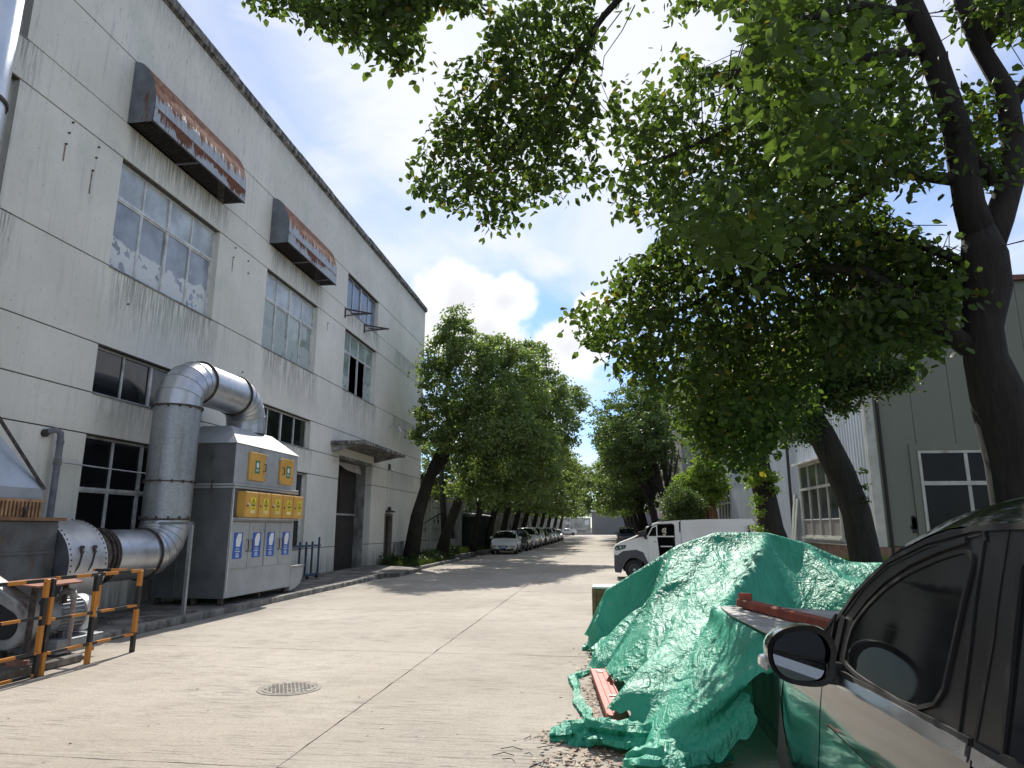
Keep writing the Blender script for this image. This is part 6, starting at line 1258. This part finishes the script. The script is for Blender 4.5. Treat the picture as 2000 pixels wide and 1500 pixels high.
def leaf_mesh(name, P, size, droop=.5, broad=True, wid=.62):
    n = len(P); size = np.asarray(size)*np.ones(n)*rng.uniform(.65, 1.25, n)
    d = rng.normal(size=(n, 3)); d[:, 2] = d[:, 2]*.5-droop*1.2; d = unit(d); a = rng.normal(size=(n, 3)); a[:, 2] += .8; s = unit(np.cross(d, a)); nn = np.cross(s, d)
    L = (d*size[:, None]); S = s*size[:, None]*wid*.5; Nn = nn*size[:, None]
    if broad:
        V = np.stack([P, P+L*.28+S*.95-Nn*.06, P+L*.66+S*.72-Nn*.10, P+L-Nn*.12, P+L*.66-S*.72-Nn*.10, P+L*.28-S*.95-Nn*.06, P+L*.5+Nn*.03], 1).reshape(-1, 3)
        b = np.arange(n)[:, None]*7; F = np.concatenate([b+np.array([[0, 1, 2, 6]]), b+np.array([[6, 2, 3, 3]])[:, :0] if False else b+np.array([[0, 6, 4, 5]]), b+np.array([[6, 2, 3, 4]])], 0)
    else:
        V = np.stack([P, P+L*.45+S, P+L-Nn*.1, P+L*.45-S], 1).reshape(-1, 3); b = np.arange(n)[:, None]*4; F = b+np.array([[0, 1, 2, 3]])
    return npmesh(name, V, F)
def inpoly(pts, poly):
    x, y = pts[:, 0], pts[:, 1]; c = np.zeros(len(pts), bool); j = len(poly)-1
    for i in range(len(poly)):
        xi, yi = poly[i]; xj, yj = poly[j]; k = ((yi > y) != (yj > y)) & (x < (xj-xi)*(y-yi)/(yj-yi+1e-12)+xi); c ^= k; j = i
    return c
def at_np(px, py, Y):
    d = np.array(_r2)[None]*((px-1000)/FOC)[:, None]-np.array(_u2)[None]*((py-750)/FOC)[:, None]+np.array(_f)[None]
    return np.array(EYE)[None]+d*(Y/d[:, 1])[:, None]
def lobe(poly, ncl, Y0, Y1, per=9, sg=.11, holes=(), seed=0, gaps=.0):
    r = np.random.default_rng(seed+50); P = np.array(poly, float); lo, hi = P.min(0), P.max(0); out = []
    while len(out) < ncl:
        q = r.uniform(lo, hi, (ncl*2, 2)); q = q[inpoly(q, poly)]
        for (hx, hy, hr) in holes: q = q[np.hypot(q[:, 0]-hx, q[:, 1]-hy) > hr*r.uniform(.85, 1.1, len(q))]
        if gaps: q = q[(np.sin(q[:, 0]*.041+seed)*np.sin(q[:, 1]*.047+seed*2)+.5*np.sin(q[:, 0]*.09+q[:, 1]*.07)) < 1-gaps]
        out += list(q)
    q = np.array(out[:ncl]); C = at_np(q[:, 0], q[:, 1], r.uniform(Y0, Y1, ncl))
    n = r.poisson(per, ncl)+2; idx = np.repeat(np.arange(ncl), n); off = r.normal(size=(len(idx), 3))*sg; off[:, 2] = off[:, 2]*.75-.03
    return C, C[idx]+off
# --- big near tree ---
bt = thing('near_tree', 'big dark forked tree behind the black car whose leafy branches hang over the road', 'tree', (4.05, 7.3, 0)); YT = 7.2
def P3(L): return [at(*p) for p in L]
tk = MB(); base = at(2005, 1000, YT); g0 = Vector((base.x+.08, YT, .05))
def rad(px, Y): return px*Y/FOC/2*.93
tk.tube([g0, Vector((base.x+.03, YT, 1.0))]+P3([(1990, 900, YT), (1955, 790, YT), (1925, 700, YT), (1918, 640, YT), (1930, 560, YT), (1922, 500, YT), (1912, 450, YT)]), [.33, .30, rad(112, YT), rad(100, YT), rad(76, YT), rad(72, YT), rad(84, YT), rad(84, YT), rad(60, YT)], 18)
tk.tube(P3([(1918, 480, YT), (1893, 400, YT), (1868, 250, YT), (1822, 110, YT), (1775, 0, YT), (1730, -120, YT), (1700, -260, YT)]), [rad(66, YT), rad(58, YT), rad(54, YT), rad(50, YT), rad(48, YT), .11, .07], 14)
tk.tube(P3([(1925, 500, YT+.1), (1950, 430, YT+.15), (1972, 360, YT+.2), (1980, 280, YT+.25), (1966, 180, YT+.3), (1912, 90, YT+.3), (1880, 0, YT+.35), (1870, -130, YT+.4)]), [rad(58, YT), rad(56, YT), rad(50, YT), rad(46, YT), rad(42, YT), rad(36, YT), rad(36, YT), .08], 14)
tk.tube(P3([(1918, 92, YT+.3), (1945, 50, YT+.4), (1985, 0, YT+.5), (2040, -90, YT+.7)]), [.085, .075, .07, .05], 10); tk.tube(P3([(1975, 210, YT+.3), (2010, 150, YT+.4), (2080, 100, YT+.5)]), [.08, .06, .05], 10)
tk.ball(at(1985, 810, YT-.05), (.12, .12, .22), 12)
tk.build('trunk', BK, bt, True)
LIMBS = [([(1893, 680, YT), (1860, 655, YT-.05), (1833, 632, YT-.1), (1800, 608, YT-.1), (1767, 577, YT-.1), (1690, 530, YT), (1560, 520, 7.8), (1420, 560, 8.4), (1300, 620, 8.9), (1190, 650, 9.2)], [.105, .10, .085, .075, .06, .05, .04, .03, .02, .012]),
 ([(1872, 352, YT), (1795, 343, YT), (1737, 338, YT), (1640, 410, YT), (1520, 480, 7.4), (1400, 520, 7.8), (1290, 560, 8.2)], [.07, .06, .055, .045, .035, .025, .012]),
 ([(1940, 360, YT+.1), (1925, 330, YT+.1), (1893, 300, YT)], [.05, .05, .04]),
 ([(1815, 95, YT), (1700, 110, 6.9), (1560, 170, 6.7), (1430, 250, 6.8), (1320, 300, 7.2), (1230, 330, 7.5)], [.06, .05, .04, .03, .02, .01]),
 ([(1790, 30, YT), (1680, 10, 6.6), (1560, 40, 6.1), (1470, 90, 5.8), (1420, 180, 5.6)], [.055, .045, .035, .025, .012]),
 ([(1745, -90, YT), (1600, -170, 7.0), (1420, -170, 7.0), (1280, -80, 7.2), (1180, 30, 7.4), (1100, 140, 7.5), (1030, 250, 7.5), (960, 330, 7.5), (900, 370, 7.5)], [.09, .08, .07, .055, .04, .032, .025, .016, .008]),
 ([(1170, 40, 7.4), (1120, 180, 7.3), (1080, 280, 7.3), (1040, 380, 7.3)], [.022, .018, .012, .006]),
 ([(1130, 100, 7.45), (1040, 130, 7.6), (950, 170, 7.7), (890, 240, 7.7)], [.018, .014, .01, .006]),
 ([(1280, -80, 7.2), (1000, -150, 6.6), (820, -80, 6.3), (760, 20, 6.2), (700, 70, 6.2)], [.04, .03, .02, .015, .008]),
 ([(1900, 520, YT), (1780, 470, 7.5), (1640, 440, 8.2), (1500, 400, 9), (1380, 380, 9.5)], [.05, .045, .035, .025, .012])]
BP = []
for pts, rr in LIMBS:
    W_ = P3(pts); MB().tube(W_, rr, 8).build('branch', BK, bt, True)
    for a, c in zip(W_[:-1], W_[1:]):
        for f in np.linspace(0, 1, 5): BP.append(a.lerp(c, f))
BP = np.array([tuple(p) for p in BP])
LO = [([(985, -5), (945, 85), (885, 140), (875, 225), (845, 270), (805, 335), (830, 372), (885, 392), (935, 402), (948, 432), (1035, 430), (1050, 385), (1120, 352), (1165, 345), (1172, 285), (1192, 240), (1165, 150), (1180, 60), (1240, -5)], 430, 6.9, 8.1, [(1118, 285, 26), (1095, 75, 15), (1110, 200, 16), (955, 325, 10)]),
 ([(500, -30), (520, 6), (600, 20), (680, 62), (700, 95), (790, 118), (815, 80), (830, 30), (930, 18), (940, -30)], 190, 5.8, 6.6, [(875, 60, 45)]),
 ([(1180, -20), (1200, 40), (1225, 105), (1190, 165), (1190, 245), (1240, 300), (1185, 360), (1235, 415), (1330, 430), (1400, 470), (1520, 470), (1700, 430), (1740, 370), (1820, 345), (1840, 250), (1800, 180), (1760, 60), (1700, -20)], 930, 6.0, 9.3, [(1405, 70, 60), (1330, 60, 50), (1250, 60, 55), (1300, 150, 40), (1215, 130, 45), (1375, 225, 24), (1245, 215, 18), (1590, 130, 16), (1735, 60, 20), (1650, 150, 16)]),
 ([(1265, 470), (1215, 515), (1195, 585), (1115, 610), (1120, 640), (1165, 665), (1200, 700), (1225, 735), (1310, 760), (1370, 800), (1420, 820), (1500, 830), (1560, 790), (1620, 650), (1700, 560), (1760, 520), (1780, 470), (1700, 420), (1500, 430), (1400, 450), (1330, 430)], 900, 7.6, 9.8, [(1245, 560, 10)]),
 ([(1340, 760), (1350, 850), (1380, 890), (1450, 905), (1510, 880), (1540, 800), (1500, 740), (1400, 720)], 260, 8.6, 10, []),
 ([(1700, 560), (1780, 530), (1870, 545), (1870, 590), (1835, 625), (1800, 680), (1770, 660), (1700, 660), (1650, 700), (1600, 690), (1620, 600)], 240, 6.6, 8.4, []),
 ([(1600, 470), (1760, 440), (1880, 520), (1850, 560), (1700, 540)], 90, 7.0, 8.6, []),
 ([(1880, -20), (1890, 30), (1950, 55), (2010, 60), (2060, -20)], 90, 7, 9, []), ([(1880, 120), (1905, 200), (1900, 300), (1935, 360), (1960, 300), (1930, 200)], 55, 7.0, 8.2, []),
 ([(1400, 10), (1420, 120), (1500, 220), (1560, 300), (1700, 320), (1720, 200), (1650, 100), (1560, 20)], 75, 3.9, 5.2, []),
 ([(1420, 330), (1340, 420), (1380, 500), (1480, 520), (1530, 430)], 40, 4.6, 6, []),
 ([(700, -200), (1700, -240), (2100, -250), (2050, -60), (1200, -110), (900, -90)], 200, 5.5, 9, [])]
AC, AL = [], []
for k, (pl, n, a, c, ho) in enumerate(LO):
    C_, L_ = lobe(pl, n, a, c, 11, .125, ho, k, .0); AC.append(C_); AL.append(L_)
AC = np.concatenate(AC); AL = np.concatenate(AL)
def proj(P_):
    v = P_-np.array(EYE); z = v@np.array(_f); return np.stack([v@np.array(_r2)/z*FOC+1000, 750-v@np.array(_u2)/z*FOC], 1)
GAPS = [[(1150, -40), (1160, 60), (1168, 160), (1174, 330), (1190, 330), (1186, 200), (1205, 140), (1245, 100), (1300, 50), (1310, -40)], [(1345, 20), (1340, 100), (1400, 120), (1460, 105), (1455, 40), (1400, 15)], [(825, 60), (840, 10), (925, 30), (960, 40), (930, 100), (860, 130)], [(1200, 440), (1290, 440), (1270, 490), (1205, 505)]]
for g_ in GAPS:
    k_ = ~inpoly(proj(AL), g_) | (rng.random(len(AL)) < .06); AL = AL[k_]; AC = AC[~inpoly(proj(AC), g_)]
dist = np.linalg.norm(AL-np.array(EYE), axis=1); order = np.argsort(dist+rng.uniform(0, .4, len(AL)))
inpx = at_np  # nearest leaves become leaves of their own
V_ = AL-np.array(EYE); cz = V_@np.array(_f); cx_ = V_@np.array(_r2)/cz*FOC+1000; cy_ = 750-V_@np.array(_u2)/cz*FOC
vis = (cx_ > 0) & (cx_ < 2000) & (cy_ > 0) & (cy_ < 1500); order = [i for i in order if vis[i]][:300]; msk = np.ones(len(AL), bool); msk[order] = False
crown_o = link('crown', leaf_mesh('crown', AL[msk], .105, .55, True, .66), LN, bt); tag(crown_o, kind='stuff')
ref = [leaf_mesh('leaf', np.zeros((1, 3)), .12, .5, True, .66) for _ in range(8)]
for m_ in ref: m_.materials.append(LN)
bo = np.array(org(bt)); crown_o.location = tuple(-bo)
for k, i in enumerate(order):
    o = bpy.data.objects.new('leaf', ref[k % 8]); COL.objects.link(o); o.parent = bt; o.location = tuple(AL[i]-bo); o.rotation_euler = (random.uniform(-.5, .5), random.uniform(-.5, .5), random.uniform(0, 6.28))
# twigs from the clusters to the nearest limb
tw = MB()
for k in range(0, len(AC)):
    if rng.random() > .3: continue
    c_ = AC[k]; dd = np.linalg.norm(BP-c_, axis=1); j = int(np.argmin(dd))
    if dd[j] > 1.0: continue
    a, c2 = Vector(BP[j]), Vector(c_); md_ = a.lerp(c2, .55)+Vector((rng.normal()*.08, rng.normal()*.08, .10+rng.normal()*.05)); tw.tube([a, md_, c2, c2+Vector((rng.normal()*.05, rng.normal()*.05, -.14))], [.007, .005, .004, .002], 4, False)
for L_ in ([(1240, 10, 7.2), (1215, 60, 7.2), (1180, 110, 7.2), (1175, 150, 7.2)], [(1215, 20, 7.2), (1170, 80, 7.2), (1130, 110, 7.2), (1080, 140, 7.2)], [(1740, 470, 7), (1800, 500, 7), (1850, 480, 7), (1900, 500, 7)], [(1700, 400, 7), (1770, 440, 7), (1850, 440, 7)], [(2000, 470, 7), (1960, 480, 7), (1930, 520, 7)], [(1850, 100, 7), (1858, 180, 7), (1880, 240, 7), (1905, 330, 7)], [(1973, 30, 7), (1975, 90, 7), (2000, 130, 7)]): tw.tube(P3(L_), [.008, .006, .005, .004][:len(L_)], 4, False)
tag(tw.build('twigs', BK, bt), kind='stuff')

def crown_pts(blobs, n, sg=.24, per=26, seed=1, flat=.8):
    r = np.random.default_rng(seed); A = np.array([b[3]**2 for b in blobs]); A = A/A.sum(); out = []; nc = n//per
    which = r.choice(len(blobs), nc, p=A); C = np.array([b[:3] for b in blobs])[which]; Rr = np.array([b[3] for b in blobs])[which]
    d = unit(r.normal(size=(nc, 3))); rad_ = Rr*(.5+.58*r.random(nc)**.5); C = C+d*rad_[:, None]*np.array([1, 1, flat])
    idx = np.repeat(np.arange(nc), per); g = r.normal(size=(len(idx), 3)); return C[idx]+g*sg*r.uniform(.5, 1.0, nc)[idx][:, None]*np.array([1, 1, .55])
def pxblob(px, py, Y, rpx): p = at(px, py, Y); return (p.x, p.y, p.z, rpx*(Y*1.03)/FOC)
def tree(label, base, trunk_pts, rads, blobs, n, leaf, mat, bk, group=None, seed=1, limbs=(), sg=.24, name='camphor_tree', cat='tree', flat=.8, broad=False):
    t = thing(name, label, cat, base, group); b = MB().tube(trunk_pts, rads, 12)
    b.build('trunk', bk, t, True)
    for L_, rr in limbs: MB().tube(L_, rr, 8).build('branch', bk, t, True)
    pts = crown_pts(blobs, n, sg, 26, seed, flat); o = link('crown', leaf_mesh('crown', pts, leaf, .35, broad, .55), mat, t); o.location = tuple(-Vector(base)); tag(o, kind='stuff') ; return t
GLT = 'trees along the left side of the road'; GRT = 'trees along the right side of the road'
V = Vector
tree('leaning tree nearest the factory corner, first of the left row', (-9.15, 31.8, .05), P3([(800, 1104, 31.8), (815, 1010, 31.8), (830, 960, 31.8), (850, 905, 31.8), (880, 850, 31.8), (910, 800, 31.8), (940, 740, 31.6)]), [.42, .33, .30, .26, .20, .15, .06],
 [pxblob(*q) for q in [(893, 618, 31, 22), (890, 650, 31, 34), (868, 690, 31.5, 40), (848, 735, 31.5, 38), (920, 700, 30.5, 50), (970, 690, 32, 42), (850, 800, 31.5, 36), (838, 848, 31, 30), (900, 780, 30, 50), (965, 770, 31, 55), (1010, 710, 33, 40), (890, 850, 30.5, 42), (945, 850, 30, 48), (1000, 840, 31, 48), (1030, 770, 33, 42), (930, 905, 31, 40), (985, 900, 31, 42), (905, 950, 31.5, 28), (960, 955, 31.5, 34), (1015, 950, 32, 34), (1060, 925, 32, 30), (1050, 870, 31.5, 36)]],
 46000, .185, LC, BK2, GLT, 1, [(P3([(838, 940, 31.8), (870, 900, 31.5), (890, 850, 31.5), (930, 790, 31.5)]), [.16, .13, .1, .05]), (P3([(880, 850, 31.8), (870, 780, 31.5), (880, 700, 31.5), (890, 630, 31.5)]), [.14, .1, .06, .03]), (P3([(910, 800, 31.8), (970, 740, 32), (1000, 700, 32)]), [.1, .06, .03])])
tree('tree with a forked trunk, second of the left row, before the wall writing', (-9.27, 38.3, .05), P3([(860, 1092, 38.3), (872, 1040, 38.3), (893, 985, 38.3), (915, 930, 38.3), (945, 880, 38.3), (990, 820, 38.3)]), [.42, .3, .27, .24, .18, .08],
 [pxblob(*q) for q in [(1040, 700, 38, 42), (1060, 760, 38, 50), (1085, 830, 38, 50), (1060, 890, 37, 45), (1010, 920, 37, 42), (960, 935, 37.5, 36), (1105, 780, 41, 36), (1000, 780, 39, 55), (920, 930, 38, 34), (850, 900, 39.5, 26), (845, 870, 39, 24), (838, 930, 39.5, 16), (870, 945, 40, 20), (850, 962, 41, 15), (880, 900, 41, 28)]],
 30000, .20, LC, BK2, GLT, 2, [(P3([(868, 1050, 38.3), (866, 1000, 38.5), (862, 930, 38.5), (870, 870, 38.5)]), [.2, .18, .15, .08]), (P3([(866, 1000, 38.4), (840, 1015, 38), (815, 1030, 37.5)]), [.05, .035, .015])])
# repeated row trees share three crowns
def proto(seed, n, leaf, mat, lean, lo=5.2):
    r = np.random.default_rng(seed); bl = []
    for k in range(16):
        a = r.uniform(0, 6.28); q = r.uniform(.6, 3.7); z = r.uniform(lo, 11.6); q *= 1-.35*max(0, (z-9)/3); bl.append((lean*2+q*math.cos(a), q*math.sin(a), z, r.uniform(1.1, 1.8)))
    bl += [(lean*2+2.2*math.cos(k), 2.2*math.sin(k), 4.4, 1.3) for k in (0, 1.3, 2.6, 3.9, 5.2)] if lo < 6 else []; bl += [(lean*2, 0, 12.2, 1.3), (lean*3.4, 0, 6.0, 1.6), (lean*3.0, .5, 8.5, 1.8)]
    t = thing('camphor_tree', 'x', 'tree', (0, 0, 0)); MB().tube([(0, 0, -.05), (lean*.2, 0, 1.5), (lean*.6, .1, 3.2), (lean*1.1, 0, 5), (lean*1.7, 0, 8)], [.34, .27, .24, .19, .06], 10).build('trunk', BK2, t, True)
    for k in range(4 if lo < 6 else 8):
        a = r.uniform(0, 6.28); MB().tube([(lean*.6, .1, 3+.4*k), (lean*.9+.9*math.cos(a), .9*math.sin(a), 4.6+.4*k), (lean*1.4+2*math.cos(a), 2*math.sin(a), 7+.4*k)], [.14, .1, .03], 7).build('branch', BK2, t, True)
    o = link('crown', leaf_mesh('crown', crown_pts(bl, n, .27, 26, seed, .9), leaf, .3, False, .6), mat, t); tag(o, kind='stuff'); return t
pr = [proto(21, 15000, .27, LC, 1), proto(22, 15000, .27, LC2, 1), proto(23, 15000, .28, LC, 1), proto(24, 11000, .24, LC2, 1, 6.6), proto(25, 11000, .24, LC2, .7, 6.2)]
used = [False]*5
def put(k, loc, rz, sc, label, group):
    o = pr[k] if not used[k] else copy_tree(pr[k]); used[k] = True; o.location = loc; o.rotation_euler = (0, 0, rz); o.scale = (sc,)*3; o['label'] = label; o['group'] = group
nums = ['third', 'fourth', 'fifth', 'sixth', 'seventh', 'eighth', 'ninth', 'tenth', 'eleventh', 'twelfth', 'thirteenth']
for i, (y, k, sc) in enumerate(((45.5, 1, .92), (52, 0, .95), (58.5, 2, .98), (66, 1, 1), (74, 0, 1), (83, 2, 1.0), (93, 1, 1), (105, 0, 1), (118, 2, 1.05), (134, 1, 1.05))):
    put(k, (-8.95+random.uniform(-.1, .1), y, .05), random.uniform(-.5, .5), sc, 'leaning tree beyond the factory, %s of the left row' % nums[i], GLT)
nr = ['nearest', 'second', 'third', 'fourth', 'fifth', 'sixth', 'seventh', 'eighth', 'ninth']
for i, (x, y, k, sc) in enumerate(((5.4, 54.5, 3, 1.05), (4.2, 57, 4, 1.05), (4.9, 64, 3, 1.1), (4.3, 72, 1, 1.05), (4.3, 79, 1, 1.05), (4.3, 90, 0, 1.1), (4.3, 103, 2, 1.1), (4.3, 118, 1, 1.1), (4.3, 136, 0, 1.1))):
    put(k, (x, y, .05), math.pi+random.uniform(-.5, .5), sc, 'dark leaning tree beyond the white van, %s of the far right row' % nr[i], GRT)
for i, (x, y, k, sc) in enumerate(((-16, 196, 0, 1.5), (-9, 194, 2, 1.5), (-2, 196, 0, 1.55), (6, 195, 2, 1.5), (15, 200, 0, 1.5), (-25, 198, 2, 1.5))):
    put(k, (x, y, 0), i*1.3, sc, ['tree behind the gatehouse', 'tree behind the low end wall', 'tree above the grey end building', 'tree behind the right half of the grey end building', 'tree right of the grey end building', 'tree far left beyond the gatehouse'][i], 'trees closing the far end of the road')
# right side, nearer
tree('dark fine-leaved tree leaning left beside the workshop corner', (4.75, 13.6, .05), [V((4.95, 13.6, 0))]+P3([(1690, 1090, 13.6), (1672, 1000, 13.6), (1640, 920, 13.6), (1605, 850, 13.6), (1570, 790, 13.6), (1545, 700, 13.6)]), [.36, rad(58, 13.6), rad(54, 13.6), rad(54, 13.6), rad(52, 13.6), rad(44, 13.6), .1],
 [pxblob(*q) for q in [(1560, 760, 13.5, 55), (1620, 720, 13.5, 60), (1690, 720, 13.3, 45), (1740, 735, 13.2, 34), (1560, 830, 13.5, 38), (1640, 770, 13.6, 40), (1530, 700, 14, 60), (1600, 640, 14, 60), (1700, 660, 13.6, 45), (1765, 720, 13, 16)]],
 34000, .085, LC2, BK2, None, 5, [(P3([(1580, 800, 13.6), (1640, 740, 13.5), (1720, 730, 13.3)]), [.1, .06, .02])], .16, 'fine_leaved_tree')
tree('tree with leafy shoots on its trunk behind the white van rear', (4.6, 18.6, .05), [V((4.75, 18.6, 0))]+P3([(1508, 1035, 18.6), (1492, 960, 18.6), (1478, 880, 18.6), (1455, 780, 18.6), (1440, 680, 18.6)]), [.36, rad(46, 18.6), rad(44, 18.6), rad(40, 18.6), .2, .1],
 [pxblob(*q) for q in [(1420, 760, 18.5, 70), (1480, 720, 18.5, 70), (1380, 820, 18.3, 45), (1500, 800, 18.5, 60), (1400, 680, 18.5, 60), (1490, 850, 18.5, 35)]], 20000, .12, LC2, BK2, None, 6, (), .2, 'roadside_tree')
tree('bright green small tree with two orange-brown stems right of the white van roof', (6.05, 40, .05), [V((6.1, 40, .05))]+P3([(1392, 1000, 40), (1380, 960, 40)]), [.34, .26, .16],
 [pxblob(*q) for q in [(1378, 912, 40, 26), (1345, 945, 40, 26), (1395, 945, 40, 26), (1370, 960, 40, 30), (1330, 965, 40, 18), (1395, 975, 40, 14)]], 15000, .16, LB, BK3, None, 7, [([V((5.75, 40, .05))]+P3([(1372, 1000, 40), (1368, 960, 40)]), [.26, .22, .14])], .2, 'small_tree')
def foliage(name, label, cat, blobs, n, leaf, mat, seed, sg=.12, kind=None, flat=.8, droop=.2):
    o = link(name, leaf_mesh(name, crown_pts(blobs, n, sg, 12, seed, flat), leaf, droop, False, .5), mat); tag(o, label, cat, kind=kind); return o
foliage('round_bush', 'dark round bush under the small bright tree', 'bush', [pxblob(*q) for q in [(1325, 975, 37, 26), (1350, 990, 37, 26), (1315, 1000, 37, 22), (1345, 1015, 37, 26)]], 9000, .14, LC2, 8, .15, flat=1)
foliage('trunk_shoots', 'bright leafy shoots growing from the trunk behind the white van', 'shoots', [pxblob(*q) for q in [(1460, 915, 18.2, 13), (1465, 940, 18.2, 14), (1478, 975, 18.2, 11), (1480, 1000, 18.2, 9), (1508, 930, 18.3, 13), (1510, 955, 18.3, 10), (1485, 925, 18.1, 16), (1482, 1030, 18.2, 8)]], 2600, .075, LB, 9, .06, 'stuff')
foliage('wall_shoots', 'thin green shoots beside the leaning trunk before the corrugated wall', 'shoots', [pxblob(*q) for q in [(1683, 920, 13.4, 9), (1690, 950, 13.4, 7), (1632, 985, 13.4, 5), (1688, 975, 13.4, 6)]], 160, .07, LG, 10, .03, 'stuff')
def grass(name, label, x0, x1, y0, y1, n, h, mat, seed, z0=.05):
    r = np.random.default_rng(seed); x = r.uniform(x0, x1, n); y = r.uniform(y0, y1, n); hh = h*r.uniform(.4, 1.1, n)*(.45+.55*(np.sin(x*5+seed)*np.sin(y*3.1) > -.2)); a = r.uniform(0, 6.28, n); w = .012+.006*hh; l = r.uniform(.1, .5, n)*hh
    B = np.stack([x, y, np.full(n, z0)], 1); s = np.stack([np.cos(a), np.sin(a), 0*a], 1)*w[:, None]; d = np.stack([-np.sin(a), np.cos(a), 0*a], 1)
    V_ = np.stack([B-s, B+s, B+s*.7+d*(l*.35)[:, None]+np.array([0, 0, 1])*(hh*.6)[:, None], B-s*.2+d*l[:, None]+np.array([0, 0, 1])*hh[:, None]], 1).reshape(-1, 3); F_ = np.arange(n*4).reshape(n, 4)
    return tag(link(name, npmesh(name, V_, F_), mat), label, 'plants', kind='stuff')
grass('tall_grass', 'tall green grass growing under the workshop window', 4.9, 7.6, 14.4, 18.6, 4200, 1.0, LG, 1)
grass('verge_grass', 'weeds and grass on the left planting strip', -9.8, -7.85, 28.8, 36, 5200, .26, LG, 2, .06); grass('far_verge_grass', 'ragged grass under the far left row of trees', -10.7, -8.85, 37, 60, 6000, .35, LG, 3, .06); grass('right_verge_grass', 'grass strip under the far right trees', 3.7, 7.5, 28, 60, 7000, .3, LG, 4, .06)
foliage('weed_clump', 'leafy weeds at the foot of the first left tree', 'weeds', [(-9.3, 30.6, .2, .45), (-8.6, 31.2, .15, .5), (-9.5, 29.4, .3, .4), (-8.4, 33, .15, .5), (-8.9, 35, .2, .6), (-8.2, 34.6, .15, .4), (-9.0, 38.8, .25, .7), (-9.4, 40.5, .3, .7)], 7000, .10, LG, 11, .12, 'stuff', .6, -.1)
# ---------------- fallen leaves ----------------
r = np.random.default_rng(77); n = 1500
u = r.random(n); x = -.12+r.normal(size=n)*.13+.05*u; y = 5.2+5.6*u**.8; k = r.random(n) < .25; x[k] = r.uniform(-.6, .9, k.sum()); y[k] = r.uniform(5.0, 6.3, k.sum())
P = np.stack([x, y, r.uniform(.004, .03, n)], 1)
def litter(name, label, P, sz, cs, seed):
    n = len(P); r = np.random.default_rng(seed); a = r.uniform(0, 6.28, n); tl = r.normal(size=n)*.35; s = sz*r.uniform(.5, 1.2, n); d = np.stack([np.cos(a), np.sin(a), .15*np.abs(tl)], 1)*s[:, None]; w = np.stack([-np.sin(a), np.cos(a), tl*.6], 1)*(s*.3)[:, None]
    V_ = np.stack([P, P+d*.5+w, P+d+np.array([0, 0, .25])*s[:, None]*r.random((n, 1)), P+d*.5-w], 1).reshape(-1, 3); V_[:, 2] = np.maximum(V_[:, 2], .003); m = Mt(name); rr = m.geo.outputs['Random Per Island']; m.col(m.mix(rr, *cs)); m.rough(.7); return tag(link(name, npmesh(name, V_, np.arange(n*4).reshape(n, 4)), m.mat), label, 'leaf litter', kind='stuff')
litter('dry_leaves', 'heap of pale and brown dry leaves along the left edge of the tarpaulin', P, .06, ((.42, .33, .23), (.16, .075, .04)), 1)
n = 420; x = r.uniform(-6.3, 3.2, n); y = 4.6+30*r.random(n)**1.7; litter('scattered_leaves', 'scattered dry leaves on the concrete road', np.stack([x, y, np.full(n, .004)], 1), .036, ((.5, .42, .32), (.22, .16, .11)), 2)
n = 500; x = r.uniform(-9.7, -7.4, n); y = r.uniform(8.5, 27, n); litter('apron_litter', 'dry leaves and scraps on the dirty pavement by the factory', np.stack([x, y, np.full(n, .12)], 1), .07, ((.35, .3, .24), (.12, .09, .06)), 3)
b = MB(); rs_ = random.Random(4)
for k in range(26): x, y, a, l = rs_.uniform(-.75, .2), rs_.uniform(5.2, 6.4), rs_.uniform(0, 3), rs_.uniform(.06, .2); b.tube([(x, y, .008), (x+l*.5*math.cos(a), y+l*.5*math.sin(a), .02), (x+l*math.cos(a+.4), y+l*math.sin(a+.4), .01)], .003, 4)
tag(b.build('dry_sticks', BK), 'thin dry sticks scattered on the road at the near edge of the pile', 'sticks', kind='stuff')
